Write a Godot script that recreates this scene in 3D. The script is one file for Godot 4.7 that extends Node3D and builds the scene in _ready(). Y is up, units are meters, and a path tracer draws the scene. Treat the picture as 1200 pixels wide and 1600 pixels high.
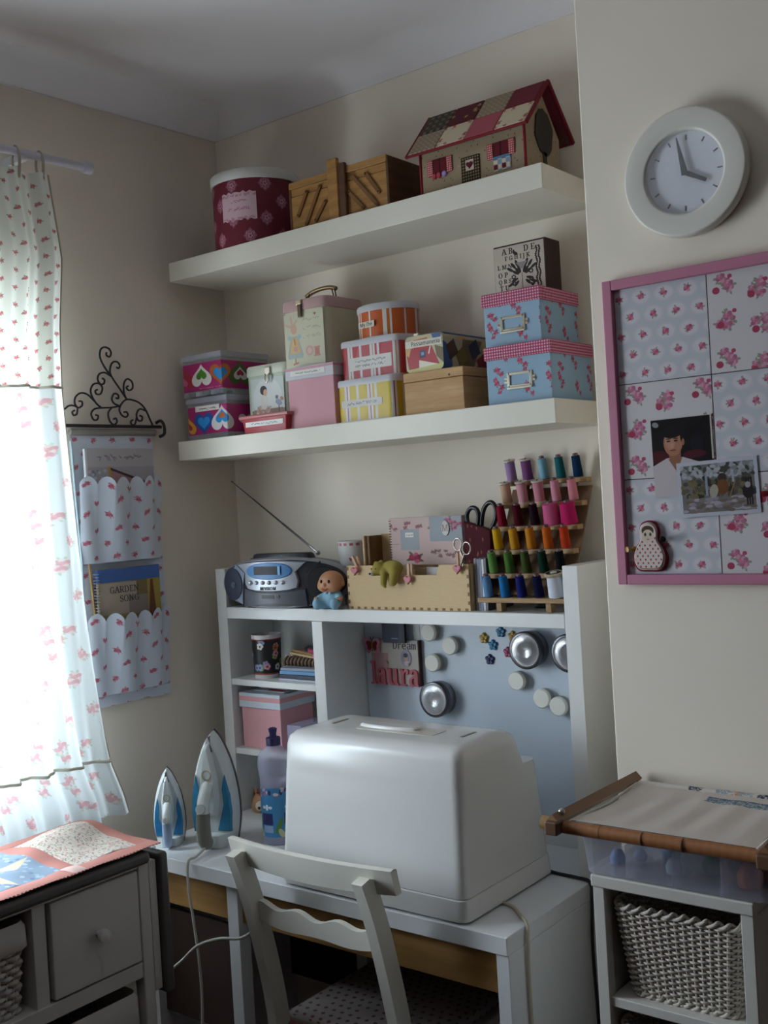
extends Node3D
# A sewing corner: alcove with two floating shelves, a desk with a hutch, a chimney breast on the right and a curtained window on the left.

const LEAN := -0.039   # the left wall is a little out of square with the back wall
var M := {}
var used := {}
var rng := RandomNumberGenerator.new()


func _ready():
	rng.seed = 7
	# ---- camera
	var cam := Camera3D.new()
	cam.name = "camera"
	cam.fov = 2.0 * rad_to_deg(atan(800.0 / 1698.73))
	cam.near = 0.02
	cam.far = 60.0
	add_child(cam)
	var yaw = 0.6669
	var pitch = -0.0113
	var roll = -0.0588
	var fwd = Vector3(-sin(yaw) * cos(pitch), sin(pitch), -cos(yaw) * cos(pitch))
	var right = Vector3(cos(yaw), 0, -sin(yaw))
	var up = right.cross(fwd)
	var r2 = right * cos(roll) + up * sin(roll)
	var u2 = up * cos(roll) - right * sin(roll)
	cam.transform = Transform3D(Basis(r2, u2, -fwd), Vector3(2.205, 1.514, 2.138))
	cam.current = true
	# ---- sky, exposure
	var env := Environment.new()
	var sky := Sky.new()
	var sm := ProceduralSkyMaterial.new()
	sm.sky_top_color = Color(0.62, 0.76, 0.95)
	sm.sky_horizon_color = Color(0.86, 0.93, 1.0)
	sm.ground_horizon_color = Color(0.62, 0.66, 0.66)
	sm.ground_bottom_color = Color(0.45, 0.47, 0.42)
	sm.sky_energy_multiplier = 1.0
	sky.sky_material = sm
	env.background_mode = Environment.BG_SKY
	env.sky = sky
	env.background_energy_multiplier = SKY_ENERGY
	env.tonemap_mode = Environment.TONE_MAPPER_LINEAR
	env.tonemap_exposure = EXPOSURE
	env.sdfgi_enabled = true
	env.ssao_enabled = true
	env.ssil_enabled = true
	var we := WorldEnvironment.new()
	we.name = "world"
	we.environment = env
	add_child(we)
	# ---- overcast daylight coming through the window of the left wall
	var al := AreaLight3D.new()
	al.name = "window_daylight"
	al.area_size = Vector2(1.0, 1.12)
	al.light_energy = WINDOW_ENERGY
	al.light_color = Color(0.90, 0.96, 1.0)
	al.shadow_enabled = true
	al.transform = Transform3D(Basis(Vector3.UP, LEAN), Vector3.ZERO) * Transform3D(Basis(Vector3.UP, -PI / 2), Vector3(-0.24, 1.44, 1.14))
	add_child(al)

	setting()
	shelves()
	top_shelf_things()
	lower_shelf_things()
	hutch()
	hutch_top_things()
	spool_rack()
	hutch_inside_things()
	desk()
	desk_things()
	chair()
	left_wall_things()
	cart()
	right_things()
	wall_things()


const SKY_ENERGY := 3.0
const WINDOW_ENERGY := 7.4
const EXPOSURE := 1.0


# ------------------------------------------------------------------ naming
func numbered(called: String) -> String:
	if not used.has(called):
		used[called] = 0
		return called
	used[called] += 1
	return "%s_%03d" % [called, used[called]]


func tag(o, label, category, group = ""):
	o.set_meta("label", label)
	o.set_meta("category", category)
	if group:
		o.set_meta("group", group)
	return o


func thing(called, label, category, at = Vector3.ZERO, turn = 0.0, group = ""):
	var o := Node3D.new()
	o.name = numbered(called)
	add_child(o)
	o.position = at
	o.rotation.y = turn
	return tag(o, label, category, group)


func part(parent, called, mesh, mat, at = Vector3.ZERO, rot = Vector3.ZERO):
	var o := MeshInstance3D.new()
	o.name = called
	o.mesh = mesh
	o.material_override = mat
	o.position = at
	o.rotation = rot
	parent.add_child(o, true)
	return o


func single(called, label, category, mesh, mat, at = Vector3.ZERO, rot = Vector3.ZERO, group = ""):
	var o = part(self, numbered(called), mesh, mat, at, rot)
	return tag(o, label, category, group)


func struct(called, mesh, mat, at = Vector3.ZERO, rot = Vector3.ZERO):
	var o = part(self, called, mesh, mat, at, rot)
	o.set_meta("kind", "structure")
	return o


func stuff(o):
	o.set_meta("kind", "stuff")
	return o


func left_frame() -> Basis:
	return Basis(Vector3.UP, LEAN)


# ------------------------------------------------------------------ materials
func mt(c, rough = 0.6, metal = 0.0):
	var col: Color = Color(c) if c is String else c
	var key = [col, rough, metal]
	if not M.has(key):
		var m := StandardMaterial3D.new()
		m.albedo_color = col
		m.roughness = rough
		m.metallic = metal
		M[key] = m
	return M[key]


func mx(t, rough = 0.7, su = 1.0, sv = 1.0, tint = Color.WHITE):
	var m := StandardMaterial3D.new()
	m.albedo_texture = t
	m.albedo_color = tint
	m.roughness = rough
	m.uv1_scale = Vector3(su, sv, 1)
	return m


func glassy(c, alpha, rough = 0.1):
	var m := StandardMaterial3D.new()
	m.transparency = BaseMaterial3D.TRANSPARENCY_ALPHA
	m.albedo_color = Color(c.r, c.g, c.b, alpha)
	m.roughness = rough
	return m


# ------------------------------------------------------------------ mesh building
class MB extends RefCounted:
	var st := SurfaceTool.new()
	var x := Transform3D()
	var n := 0

	func _init():
		st.begin(Mesh.PRIMITIVE_TRIANGLES)

	func at(p: Vector3, rot := Vector3.ZERO) -> MB:
		x = Transform3D(Basis.from_euler(rot), p)
		return self

	func v(p: Vector3, nn: Vector3, uv := Vector2.ZERO):
		st.set_normal((x.basis * nn).normalized())
		st.set_uv(uv)
		st.add_vertex(x * p)
		n += 1

	func tri(a, b, c, na, nb, nc, ua = Vector2.ZERO, ub = Vector2.ZERO, uc = Vector2.ZERO):
		v(a, na, ua)
		v(c, nc, uc)
		v(b, nb, ub)

	func quad(a, b, c, d, na, nb, nc, nd, ua = Vector2.ZERO, ub = Vector2.ZERO, uc = Vector2.ZERO, ud = Vector2.ZERO):
		tri(a, b, c, na, nb, nc, ua, ub, uc)
		tri(a, c, d, na, nc, nd, ua, uc, ud)

	# A surface through rows of points. Rows run "up" and points run counter-clockwise seen from outside.
	func skin(P: Array, closed := false, crease := 0.6, us = 1.0, vs = 1.0, uo = 0.0, vo = 0.0):
		var rows = P.size()
		var cols = P[0].size()
		var nq = cols if closed else cols - 1
		var best = -1.0
		var ul := [0.0]
		for i in rows:
			var acc = [0.0]
			for j in nq:
				acc.append(acc[j] + P[i][j].distance_to(P[i][(j + 1) % cols]))
			if acc[nq] > best:
				best = acc[nq]
				ul = acc
		var vl := [0.0]
		for i in rows - 1:
			vl.append(vl[i] + P[i][0].distance_to(P[i + 1][0]) + 1e-7)
		var F := []
		for i in rows - 1:
			var row := PackedVector3Array()
			for j in nq:
				var k = (j + 1) % cols
				var d1: Vector3 = P[i + 1][k] - P[i][j]
				var d2: Vector3 = P[i + 1][j] - P[i][k]
				row.append(d1.cross(d2).normalized())
			F.append(row)
		for i in rows - 1:
			for j in nq:
				var f: Vector3 = F[i][j]
				var N := []
				for q in [[0, 0], [0, 1], [1, 1], [1, 0]]:
					var s := Vector3.ZERO
					for di in [-1, 0]:
						var ii = i + q[0] + di
						if ii < 0 or ii > rows - 2:
							continue
						for dj in [-1, 0]:
							var jj = j + q[1] + dj
							if closed:
								jj = (jj + nq) % nq
							elif jj < 0 or jj > nq - 1:
								continue
							var g: Vector3 = F[ii][jj]
							if g.dot(f) > crease:
								s += g
					N.append(s.normalized() if s.length() > 1e-6 else f)
				var k = (j + 1) % cols
				var u0 = uo + us * ul[j] / max(best, 1e-7)
				var u1 = uo + us * ul[j + 1] / max(best, 1e-7)
				var v0 = vo + vs * (1.0 - vl[i] / vl[rows - 1])
				var v1 = vo + vs * (1.0 - vl[i + 1] / vl[rows - 1])
				quad(P[i][j], P[i][k], P[i + 1][k], P[i + 1][j], N[0], N[1], N[2], N[3], Vector2(u0, v0), Vector2(u1, v0), Vector2(u1, v1), Vector2(u0, v1))

	# Rounded box round c. unit: each face maps 0..1, otherwise the UVs are metres.
	func box(s: Vector3, c := Vector3.ZERO, r := 0.0, unit := false):
		var h = s / 2
		r = min(r, min(h.x, min(h.y, h.z)) * 0.98)
		var faces = [[Vector3.RIGHT, Vector3.UP, Vector3.BACK], [Vector3.FORWARD, Vector3.UP, Vector3.RIGHT], [Vector3.LEFT, Vector3.UP, Vector3.FORWARD], [Vector3.BACK, Vector3.UP, Vector3.LEFT], [Vector3.RIGHT, Vector3.FORWARD, Vector3.UP], [Vector3.RIGHT, Vector3.BACK, Vector3.DOWN]]
		for f in faces:
			var hu = abs(f[0].dot(h))
			var hv = abs(f[1].dot(h))
			var hn = abs(f[2].dot(h))
			var us = [-hu, hu] if r <= 0 else [-hu, -hu + r, hu - r, hu]
			var vs = [-hv, hv] if r <= 0 else [-hv, -hv + r, hv - r, hv]
			var pos = []
			for b in vs:
				var row = []
				for a in us:
					var p = f[0] * a + f[1] * b + f[2] * hn
					var nn = f[2]
					if r > 0:
						var inn = p.clamp(-(h - Vector3(r, r, r)), h - Vector3(r, r, r))
						nn = (p - inn).normalized()
						p = inn + nn * r
					var uv = Vector2(0.5 + 0.5 * a / hu, 0.5 - 0.5 * b / hv) if unit else Vector2(a, -b)
					row.append([p + c, nn, uv])
				pos.append(row)
			for i in vs.size() - 1:
				for j in us.size() - 1:
					var A = pos[i][j]
					var B = pos[i][j + 1]
					var C = pos[i + 1][j + 1]
					var D = pos[i + 1][j]
					quad(A[0], B[0], C[0], D[0], A[1], B[1], C[1], D[1], A[2], B[2], C[2], D[2])

	# Turned shape about y. prof: points (radius, height) from bottom to top.
	func lathe(prof: Array, seg := 24, crease := 0.6, us = 1.0, vs = 1.0):
		var P := []
		for p in prof:
			var row := PackedVector3Array()
			for j in seg:
				var a = -TAU * j / seg
				row.append(Vector3(p.x * cos(a), p.y, p.x * sin(a)))
			P.append(row)
		skin(P, true, crease, us, vs)

	func tube(pts: Array, r, sides := 8, closed := false, caps := true, flat := 1.0):
		var n2 = pts.size()
		var P := []
		var t0 = (pts[1] - pts[0]).normalized()
		var nn = t0.cross(Vector3.UP)
		if nn.length() < 0.05:
			nn = t0.cross(Vector3.RIGHT)
		nn = nn.normalized()
		for i in n2:
			var t: Vector3
			if closed:
				t = (pts[(i + 1) % n2] - pts[(i + n2 - 1) % n2]).normalized()
			else:
				t = (pts[min(i + 1, n2 - 1)] - pts[max(i - 1, 0)]).normalized()
			nn = (nn - t * nn.dot(t)).normalized()
			var bb = t.cross(nn)
			var rr = r[i] if r is Array else r
			var row := PackedVector3Array()
			for j in sides:
				var a = TAU * j / sides
				row.append(pts[i] + (nn * cos(a) + bb * sin(a) * flat) * rr)
			P.append(row)
		if closed:
			P.append(P[0])
		skin(P, true, 0.3)
		if caps and not closed:
			for e in [0, n2 - 1]:
				var row = P[e]
				var nrm = (pts[0] - pts[1]).normalized() if e == 0 else (pts[n2 - 1] - pts[n2 - 2]).normalized()
				for j in sides:
					var k = (j + 1) % sides
					if e == 0:
						tri(pts[e], row[k], row[j], nrm, nrm, nrm)
					else:
						tri(pts[e], row[j], row[k], nrm, nrm, nrm)

	# Star-shaped outline (counter-clockwise in x,y) carried through rings [z, scale x, scale y], capped at both ends.
	func loft(poly: PackedVector2Array, rings: Array, crease := 0.6, ctr := Vector2.ZERO, bands := 1):
		if Geometry2D.is_polygon_clockwise(poly):
			poly.reverse()
		var P := []
		for q in rings:
			var row := PackedVector3Array()
			for p in poly:
				row.append(Vector3(ctr.x + (p.x - ctr.x) * q[1], ctr.y + (p.y - ctr.y) * q[2], q[0]))
			P.append(row)
		skin(P, true, crease)
		var lo = poly[0]
		var hi = poly[0]
		for p in poly:
			lo = lo.min(p)
			hi = hi.max(p)
		for e in [0, 1]:
			var row = P[0] if e == 0 else P[P.size() - 1]
			var z = rings[0][0] if e == 0 else rings[rings.size() - 1][0]
			var nrm = Vector3.FORWARD if e == 0 else Vector3.BACK
			var c = Vector3(ctr.x, ctr.y, z)
			for j in row.size():
				var k = (j + 1) % row.size()
				var ua = (poly[j] - lo) / (hi - lo)
				var ub = (poly[k] - lo) / (hi - lo)
				var uc = (ctr - lo) / (hi - lo)
				ua.y = 1 - ua.y
				ub.y = 1 - ub.y
				uc.y = 1 - uc.y
				for g in bands:
					var g0 = float(g) / bands
					var g1 = float(g + 1) / bands
					var a0 = c.lerp(row[j], g0)
					var a1 = c.lerp(row[j], g1)
					var b0 = c.lerp(row[k], g0)
					var b1 = c.lerp(row[k], g1)
					var t = [uc.lerp(ua, g0), uc.lerp(ua, g1), uc.lerp(ub, g1), uc.lerp(ub, g0)]
					if e == 0:
						tri(a1, b0, b1, nrm, nrm, nrm, t[1], t[3], t[2])
						if g:
							tri(a1, a0, b0, nrm, nrm, nrm, t[1], t[0], t[3])
					else:
						tri(a1, b1, b0, nrm, nrm, nrm, t[1], t[2], t[3])
						if g:
							tri(a1, b0, a0, nrm, nrm, nrm, t[1], t[3], t[0])

	# Any simple outline between z0 and z1.
	func prism(poly: PackedVector2Array, z0: float, z1: float, crease := 0.75):
		if Geometry2D.is_polygon_clockwise(poly):
			poly.reverse()
		var a := PackedVector3Array()
		var b := PackedVector3Array()
		var lo = poly[0]
		var hi = poly[0]
		for p in poly:
			a.append(Vector3(p.x, p.y, z0))
			b.append(Vector3(p.x, p.y, z1))
			lo = lo.min(p)
			hi = hi.max(p)
		skin([a, b], true, crease)
		var t = Geometry2D.triangulate_polygon(poly)
		for i in range(0, t.size(), 3):
			var q = [poly[t[i]], poly[t[i + 1]], poly[t[i + 2]]]
			if (q[1] - q[0]).cross(q[2] - q[0]) < 0:
				q = [q[0], q[2], q[1]]
			var u = []
			for w in q:
				var k = (w - lo) / (hi - lo)
				u.append(Vector2(k.x, 1 - k.y))
			tri(Vector3(q[0].x, q[0].y, z1), Vector3(q[1].x, q[1].y, z1), Vector3(q[2].x, q[2].y, z1), Vector3.BACK, Vector3.BACK, Vector3.BACK, u[0], u[1], u[2])
			tri(Vector3(q[0].x, q[0].y, z0), Vector3(q[2].x, q[2].y, z0), Vector3(q[1].x, q[1].y, z0), Vector3.FORWARD, Vector3.FORWARD, Vector3.FORWARD, u[0], u[2], u[1])

	func grid(f: Callable, nu: int, nv: int, us = 1.0, vs = 1.0):
		var P := []
		for i in nv + 1:
			var row := PackedVector3Array()
			for j in nu + 1:
				row.append(f.call(float(j) / nu, float(i) / nv))
			P.append(row)
		skin(P, false, 0.2, us, vs)

	# Smooth blob: surface nets of a signed distance.
	func blob(f: Callable, lo: Vector3, hi: Vector3, cell: float):
		var d = ((hi - lo) / cell).ceil()
		var nx = int(d.x) + 1
		var ny = int(d.y) + 1
		var nz = int(d.z) + 1
		var S := PackedFloat32Array()
		S.resize(nx * ny * nz)
		for k in nz:
			for j in ny:
				for i in nx:
					S[i + nx * (j + ny * k)] = f.call(lo + Vector3(i, j, k) * cell)
		var V := {}
		for k in nz - 1:
			for j in ny - 1:
				for i in nx - 1:
					var c = Vector3.ZERO
					var m = 0
					for e in EDGES:
						var a: Vector3i = e[0]
						var b: Vector3i = e[1]
						var sa = S[i + a.x + nx * (j + a.y + ny * (k + a.z))]
						var sb = S[i + b.x + nx * (j + b.y + ny * (k + b.z))]
						if (sa < 0) != (sb < 0):
							c += Vector3(a) + Vector3(b - a) * (sa / (sa - sb))
							m += 1
					if m:
						V[Vector3i(i, j, k)] = lo + (Vector3(i, j, k) + c / m) * cell
		var G := {}
		for q in V:
			var p: Vector3 = V[q]
			var h = cell * 0.5
			G[q] = Vector3(f.call(p + Vector3(h, 0, 0)) - f.call(p - Vector3(h, 0, 0)), f.call(p + Vector3(0, h, 0)) - f.call(p - Vector3(0, h, 0)), f.call(p + Vector3(0, 0, h)) - f.call(p - Vector3(0, 0, h))).normalized()
		for q in V:
			for ax in 3:
				var o1 = Vector3i.ZERO
				var o2 = Vector3i.ZERO
				var ee = Vector3i.ZERO
				ee[ax] = 1
				o1[(ax + 1) % 3] = -1
				o2[(ax + 2) % 3] = -1
				if not (V.has(q + o1) and V.has(q + o2) and V.has(q + o1 + o2)):
					continue
				var t: Vector3i = q + ee
				if t.x >= nx or t.y >= ny or t.z >= nz:
					continue
				var sa = S[q.x + nx * (q.y + ny * q.z)]
				var sb = S[t.x + nx * (t.y + ny * t.z)]
				if (sa < 0) == (sb < 0):
					continue
				var L = [q, q + o1, q + o1 + o2, q + o2]
				if sa >= 0:
					L.reverse()
				quad(V[L[0]], V[L[1]], V[L[2]], V[L[3]], G[L[0]], G[L[1]], G[L[2]], G[L[3]])

	const EDGES := [[Vector3i(0, 0, 0), Vector3i(1, 0, 0)], [Vector3i(0, 1, 0), Vector3i(1, 1, 0)], [Vector3i(0, 0, 1), Vector3i(1, 0, 1)], [Vector3i(0, 1, 1), Vector3i(1, 1, 1)], [Vector3i(0, 0, 0), Vector3i(0, 1, 0)], [Vector3i(1, 0, 0), Vector3i(1, 1, 0)], [Vector3i(0, 0, 1), Vector3i(0, 1, 1)], [Vector3i(1, 0, 1), Vector3i(1, 1, 1)], [Vector3i(0, 0, 0), Vector3i(0, 0, 1)], [Vector3i(1, 0, 0), Vector3i(1, 0, 1)], [Vector3i(0, 1, 0), Vector3i(0, 1, 1)], [Vector3i(1, 1, 0), Vector3i(1, 1, 1)]]

	func mesh() -> ArrayMesh:
		st.index()
		return st.commit()


func bx(s, r = 0.0, c = Vector3.ZERO, unit = false):
	var b := MB.new()
	b.box(s, c, r, unit)
	return b.mesh()


func lathe(prof, seg = 24, crease = 0.6):
	var b := MB.new()
	b.lathe(prof, seg, crease)
	return b.mesh()


func tube(pts, r, sides = 8, closed = false):
	var b := MB.new()
	b.tube(pts, r, sides, closed)
	return b.mesh()


func prism(poly, z0, z1):
	var b := MB.new()
	b.prism(PackedVector2Array(poly), z0, z1)
	return b.mesh()


func loft(poly, rings, crease = 0.6, ctr = Vector2.ZERO, bands = 1):
	var b := MB.new()
	b.loft(PackedVector2Array(poly), rings, crease, ctr, bands)
	return b.mesh()


func ball(r, seg = 14, sy = 1.0):
	var prof = []
	for i in seg / 2 + 1:
		var a = -PI / 2 + PI * i / (seg / 2)
		prof.append(Vector2(max(r * cos(a), 0.00005), r * sy * sin(a)))
	return lathe(prof, seg, -1.0)


# a part bent backwards towards its ends: z loses k * x * x, measured in the axes of the thing it belongs to
func bend(thing_, k):
	for o in thing_.find_children("*", "MeshInstance3D", true, false):
		var T := Transform3D()
		var q = o
		while q != thing_:
			T = q.transform * T
			q = q.get_parent()
		var arr: Array = o.mesh.surface_get_arrays(0)
		var V: PackedVector3Array = arr[Mesh.ARRAY_VERTEX]
		var N: PackedVector3Array = arr[Mesh.ARRAY_NORMAL]
		var I := T.affine_inverse()
		for i in V.size():
			var p = T * V[i]
			var n = T.basis * N[i]
			var d = 2.0 * k * p.x
			p.z -= k * p.x * p.x
			V[i] = I * p
			N[i] = (I.basis * Vector3(n.x + d * n.z, n.y, n.z)).normalized()
		arr[Mesh.ARRAY_VERTEX] = V
		arr[Mesh.ARRAY_NORMAL] = N
		var m := ArrayMesh.new()
		m.add_surface_from_arrays(Mesh.PRIMITIVE_TRIANGLES, arr)
		o.mesh = m


func disc(r, t, seg = 24, bevel = 0.0):   # a flat round piece whose axis is z, back at 0 and front at t
	var poly = PackedVector2Array()
	for i in seg:
		poly.append(Vector2(cos(TAU * i / seg), sin(TAU * i / seg)) * r)
	var k = (r - bevel) / r
	return loft(poly, [[0.0, 1, 1], [t - bevel, 1, 1], [t, k, k]] if bevel > 0 else [[0.0, 1, 1], [t, 1, 1]])


func spline(pts: Array, n = 6, closed = false) -> Array:
	var out = []
	var m = pts.size()
	for i in (m if closed else m - 1):
		var a = pts[(i - 1 + m) % m] if closed else pts[max(i - 1, 0)]
		var b = pts[i]
		var c = pts[(i + 1) % m]
		var d = pts[(i + 2) % m] if closed else pts[min(i + 2, m - 1)]
		for k in n:
			var t = float(k) / n
			out.append(b.cubic_interpolate(c, a, d, t))
	if not closed:
		out.append(pts[m - 1])
	return out


func ellipse_poly(rx, ry, n = 32, c = Vector2.ZERO, e = 2.0):
	var p = PackedVector2Array()
	for i in n:
		var a = TAU * i / n
		p.append(c + Vector2(sign(cos(a)) * pow(abs(cos(a)), 2.0 / e) * rx, sign(sin(a)) * pow(abs(sin(a)), 2.0 / e) * ry))
	return p


func round_rect(w, h, r, n = 5):
	var p = PackedVector2Array()
	for q in [[1, 1, 0.0], [-1, 1, PI / 2], [-1, -1, PI], [1, -1, 1.5 * PI]]:
		for i in n + 1:
			var a = q[2] + PI / 2 * i / n
			p.append(Vector2(q[0] * (w / 2 - r), q[1] * (h / 2 - r)) + Vector2(cos(a), sin(a)) * r)
	return p


func heart_poly(s, n = 28):
	var p = PackedVector2Array()
	for i in n:
		var t = TAU * i / n
		p.append(Vector2(16 * pow(sin(t), 3), 13 * cos(t) - 5 * cos(2 * t) - 2 * cos(3 * t) - cos(4 * t)) * s / 32.0)
	p.reverse()
	return p


func lettering(parent, text, size, mat, at, rot = Vector3.ZERO, font = "Droid Sans", deep = 0.0006, bold = false):
	var tm := TextMesh.new()
	var f := SystemFont.new()
	f.font_names = PackedStringArray([font])
	if bold:
		f.font_weight = 700
	tm.font = f
	tm.text = text
	tm.font_size = 32
	tm.pixel_size = size / 32.0
	tm.depth = deep
	tm.curve_step = 2.0
	return part(parent, "lettering", tm, mat, at, rot)


# ------------------------------------------------------------------ printed patterns
func img(w, h, c) -> Image:
	var im := Image.create(w, h, false, Image.FORMAT_RGB8)
	im.fill(Color(c) if c is String else c)
	return im


func tx(im: Image) -> ImageTexture:
	return ImageTexture.create_from_image(im)


func dot(im: Image, cx, cy, rx, ry, col, ang = 0.0, wrap = true):
	if col is String:
		col = Color(col)
	var w = im.get_width()
	var h = im.get_height()
	var m = ceil(max(rx, ry))
	var ca = cos(ang)
	var sa = sin(ang)
	for y in range(int(cy - m), int(cy + m) + 1):
		for x in range(int(cx - m), int(cx + m) + 1):
			var dx = x - cx
			var dy = y - cy
			var a = (dx * ca + dy * sa) / rx
			var b = (dy * ca - dx * sa) / ry
			if a * a + b * b <= 1.0:
				if wrap:
					im.set_pixel(posmod(x, w), posmod(y, h), col)
				elif x >= 0 and y >= 0 and x < w and y < h:
					im.set_pixel(x, y, col)


func rect(im: Image, x, y, w, h, c):
	im.fill_rect(Rect2i(int(x), int(y), int(w), int(h)), Color(c) if c is String else c)


func seg(im: Image, x0, y0, x1, y1, t, c):
	var n = int(max(abs(x1 - x0), abs(y1 - y0)) / max(t * 0.5, 0.5)) + 1
	for i in n + 1:
		dot(im, lerpf(x0, x1, float(i) / n), lerpf(y0, y1, float(i) / n), t, t, c, 0.0, false)


func fillpoly(im: Image, pts, c):
	var poly = PackedVector2Array(pts)
	var lo = poly[0]
	var hi = poly[0]
	for p in poly:
		lo = lo.min(p)
		hi = hi.max(p)
	var col = Color(c) if c is String else c
	for y in range(max(int(lo.y), 0), min(int(hi.y) + 1, im.get_height())):
		for x in range(max(int(lo.x), 0), min(int(hi.x) + 1, im.get_width())):
			if Geometry2D.is_point_in_polygon(Vector2(x, y), poly):
				im.set_pixel(x, y, col)


func heart(im: Image, cx, cy, s, c, flip = false, sy = 1.0):
	var pts = []
	for p in heart_poly(s, 40):
		pts.append(Vector2(cx + p.x, cy + (p.y if flip else -p.y) * sy))
	fillpoly(im, pts, c)


func rose(im: Image, x, y, s, cols, leaf = Color("#7d8a6a")):
	for k in 4:
		var a = rng.randf() * TAU
		dot(im, x + cos(a) * s * 1.1, y + sin(a) * s * 1.1, s * 0.5, s * 0.22, leaf, a)
	for k in 6:
		var a = TAU * k / 6 + rng.randf()
		dot(im, x + cos(a) * s * 0.55, y + sin(a) * s * 0.55, s * 0.55, s * 0.45, cols[k % cols.size()], a)
	dot(im, x, y, s * 0.4, s * 0.4, cols[0])
	dot(im, x + s * 0.1, y, s * 0.2, s * 0.14, cols[cols.size() - 1], 0.5)


func scribble(im: Image, x, y, w, h, c):
	var p = x
	while p < x + w:
		var l = rng.randf_range(0.5, 1.3) * h
		seg(im, p, y + rng.randf_range(-0.4, 0.4) * h, p + l * 0.4, y + rng.randf_range(-0.4, 0.4) * h, max(h * 0.09, 0.6), c)
		p += h * (0.35 if rng.randf() < 0.85 else 0.9)


func wood(base, dark, along_x = true, n = 256, streak = 9.0):
	var im := img(n, n, base)
	var no := FastNoiseLite.new()
	no.seed = rng.randi() % 1000
	no.frequency = 0.02
	var a := Color(base)
	var b := Color(dark)
	for y in n:
		for x in n:
			var u = x if along_x else y
			var v = y if along_x else x
			var t = 0.5 + 0.5 * sin((v + 10.0 * no.get_noise_2d(u * 0.5, v * 0.8)) * 0.22)
			t = t * 0.35 + (0.5 + 0.5 * no.get_noise_2d(u * 0.6, v * streak)) * 0.65
			im.set_pixel(x, y, a.lerp(b, clamp(t, 0, 1)))
	return tx(im)


func checks(n, cell, a, b, c):
	var im := img(n, n, a)
	for y in n:
		for x in n:
			var p = int(x / cell) % 2
			var q = int(y / cell) % 2
			im.set_pixel(x, y, Color(c) if p and q else (Color(b) if p or q else Color(a)))
	return tx(im)


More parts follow.
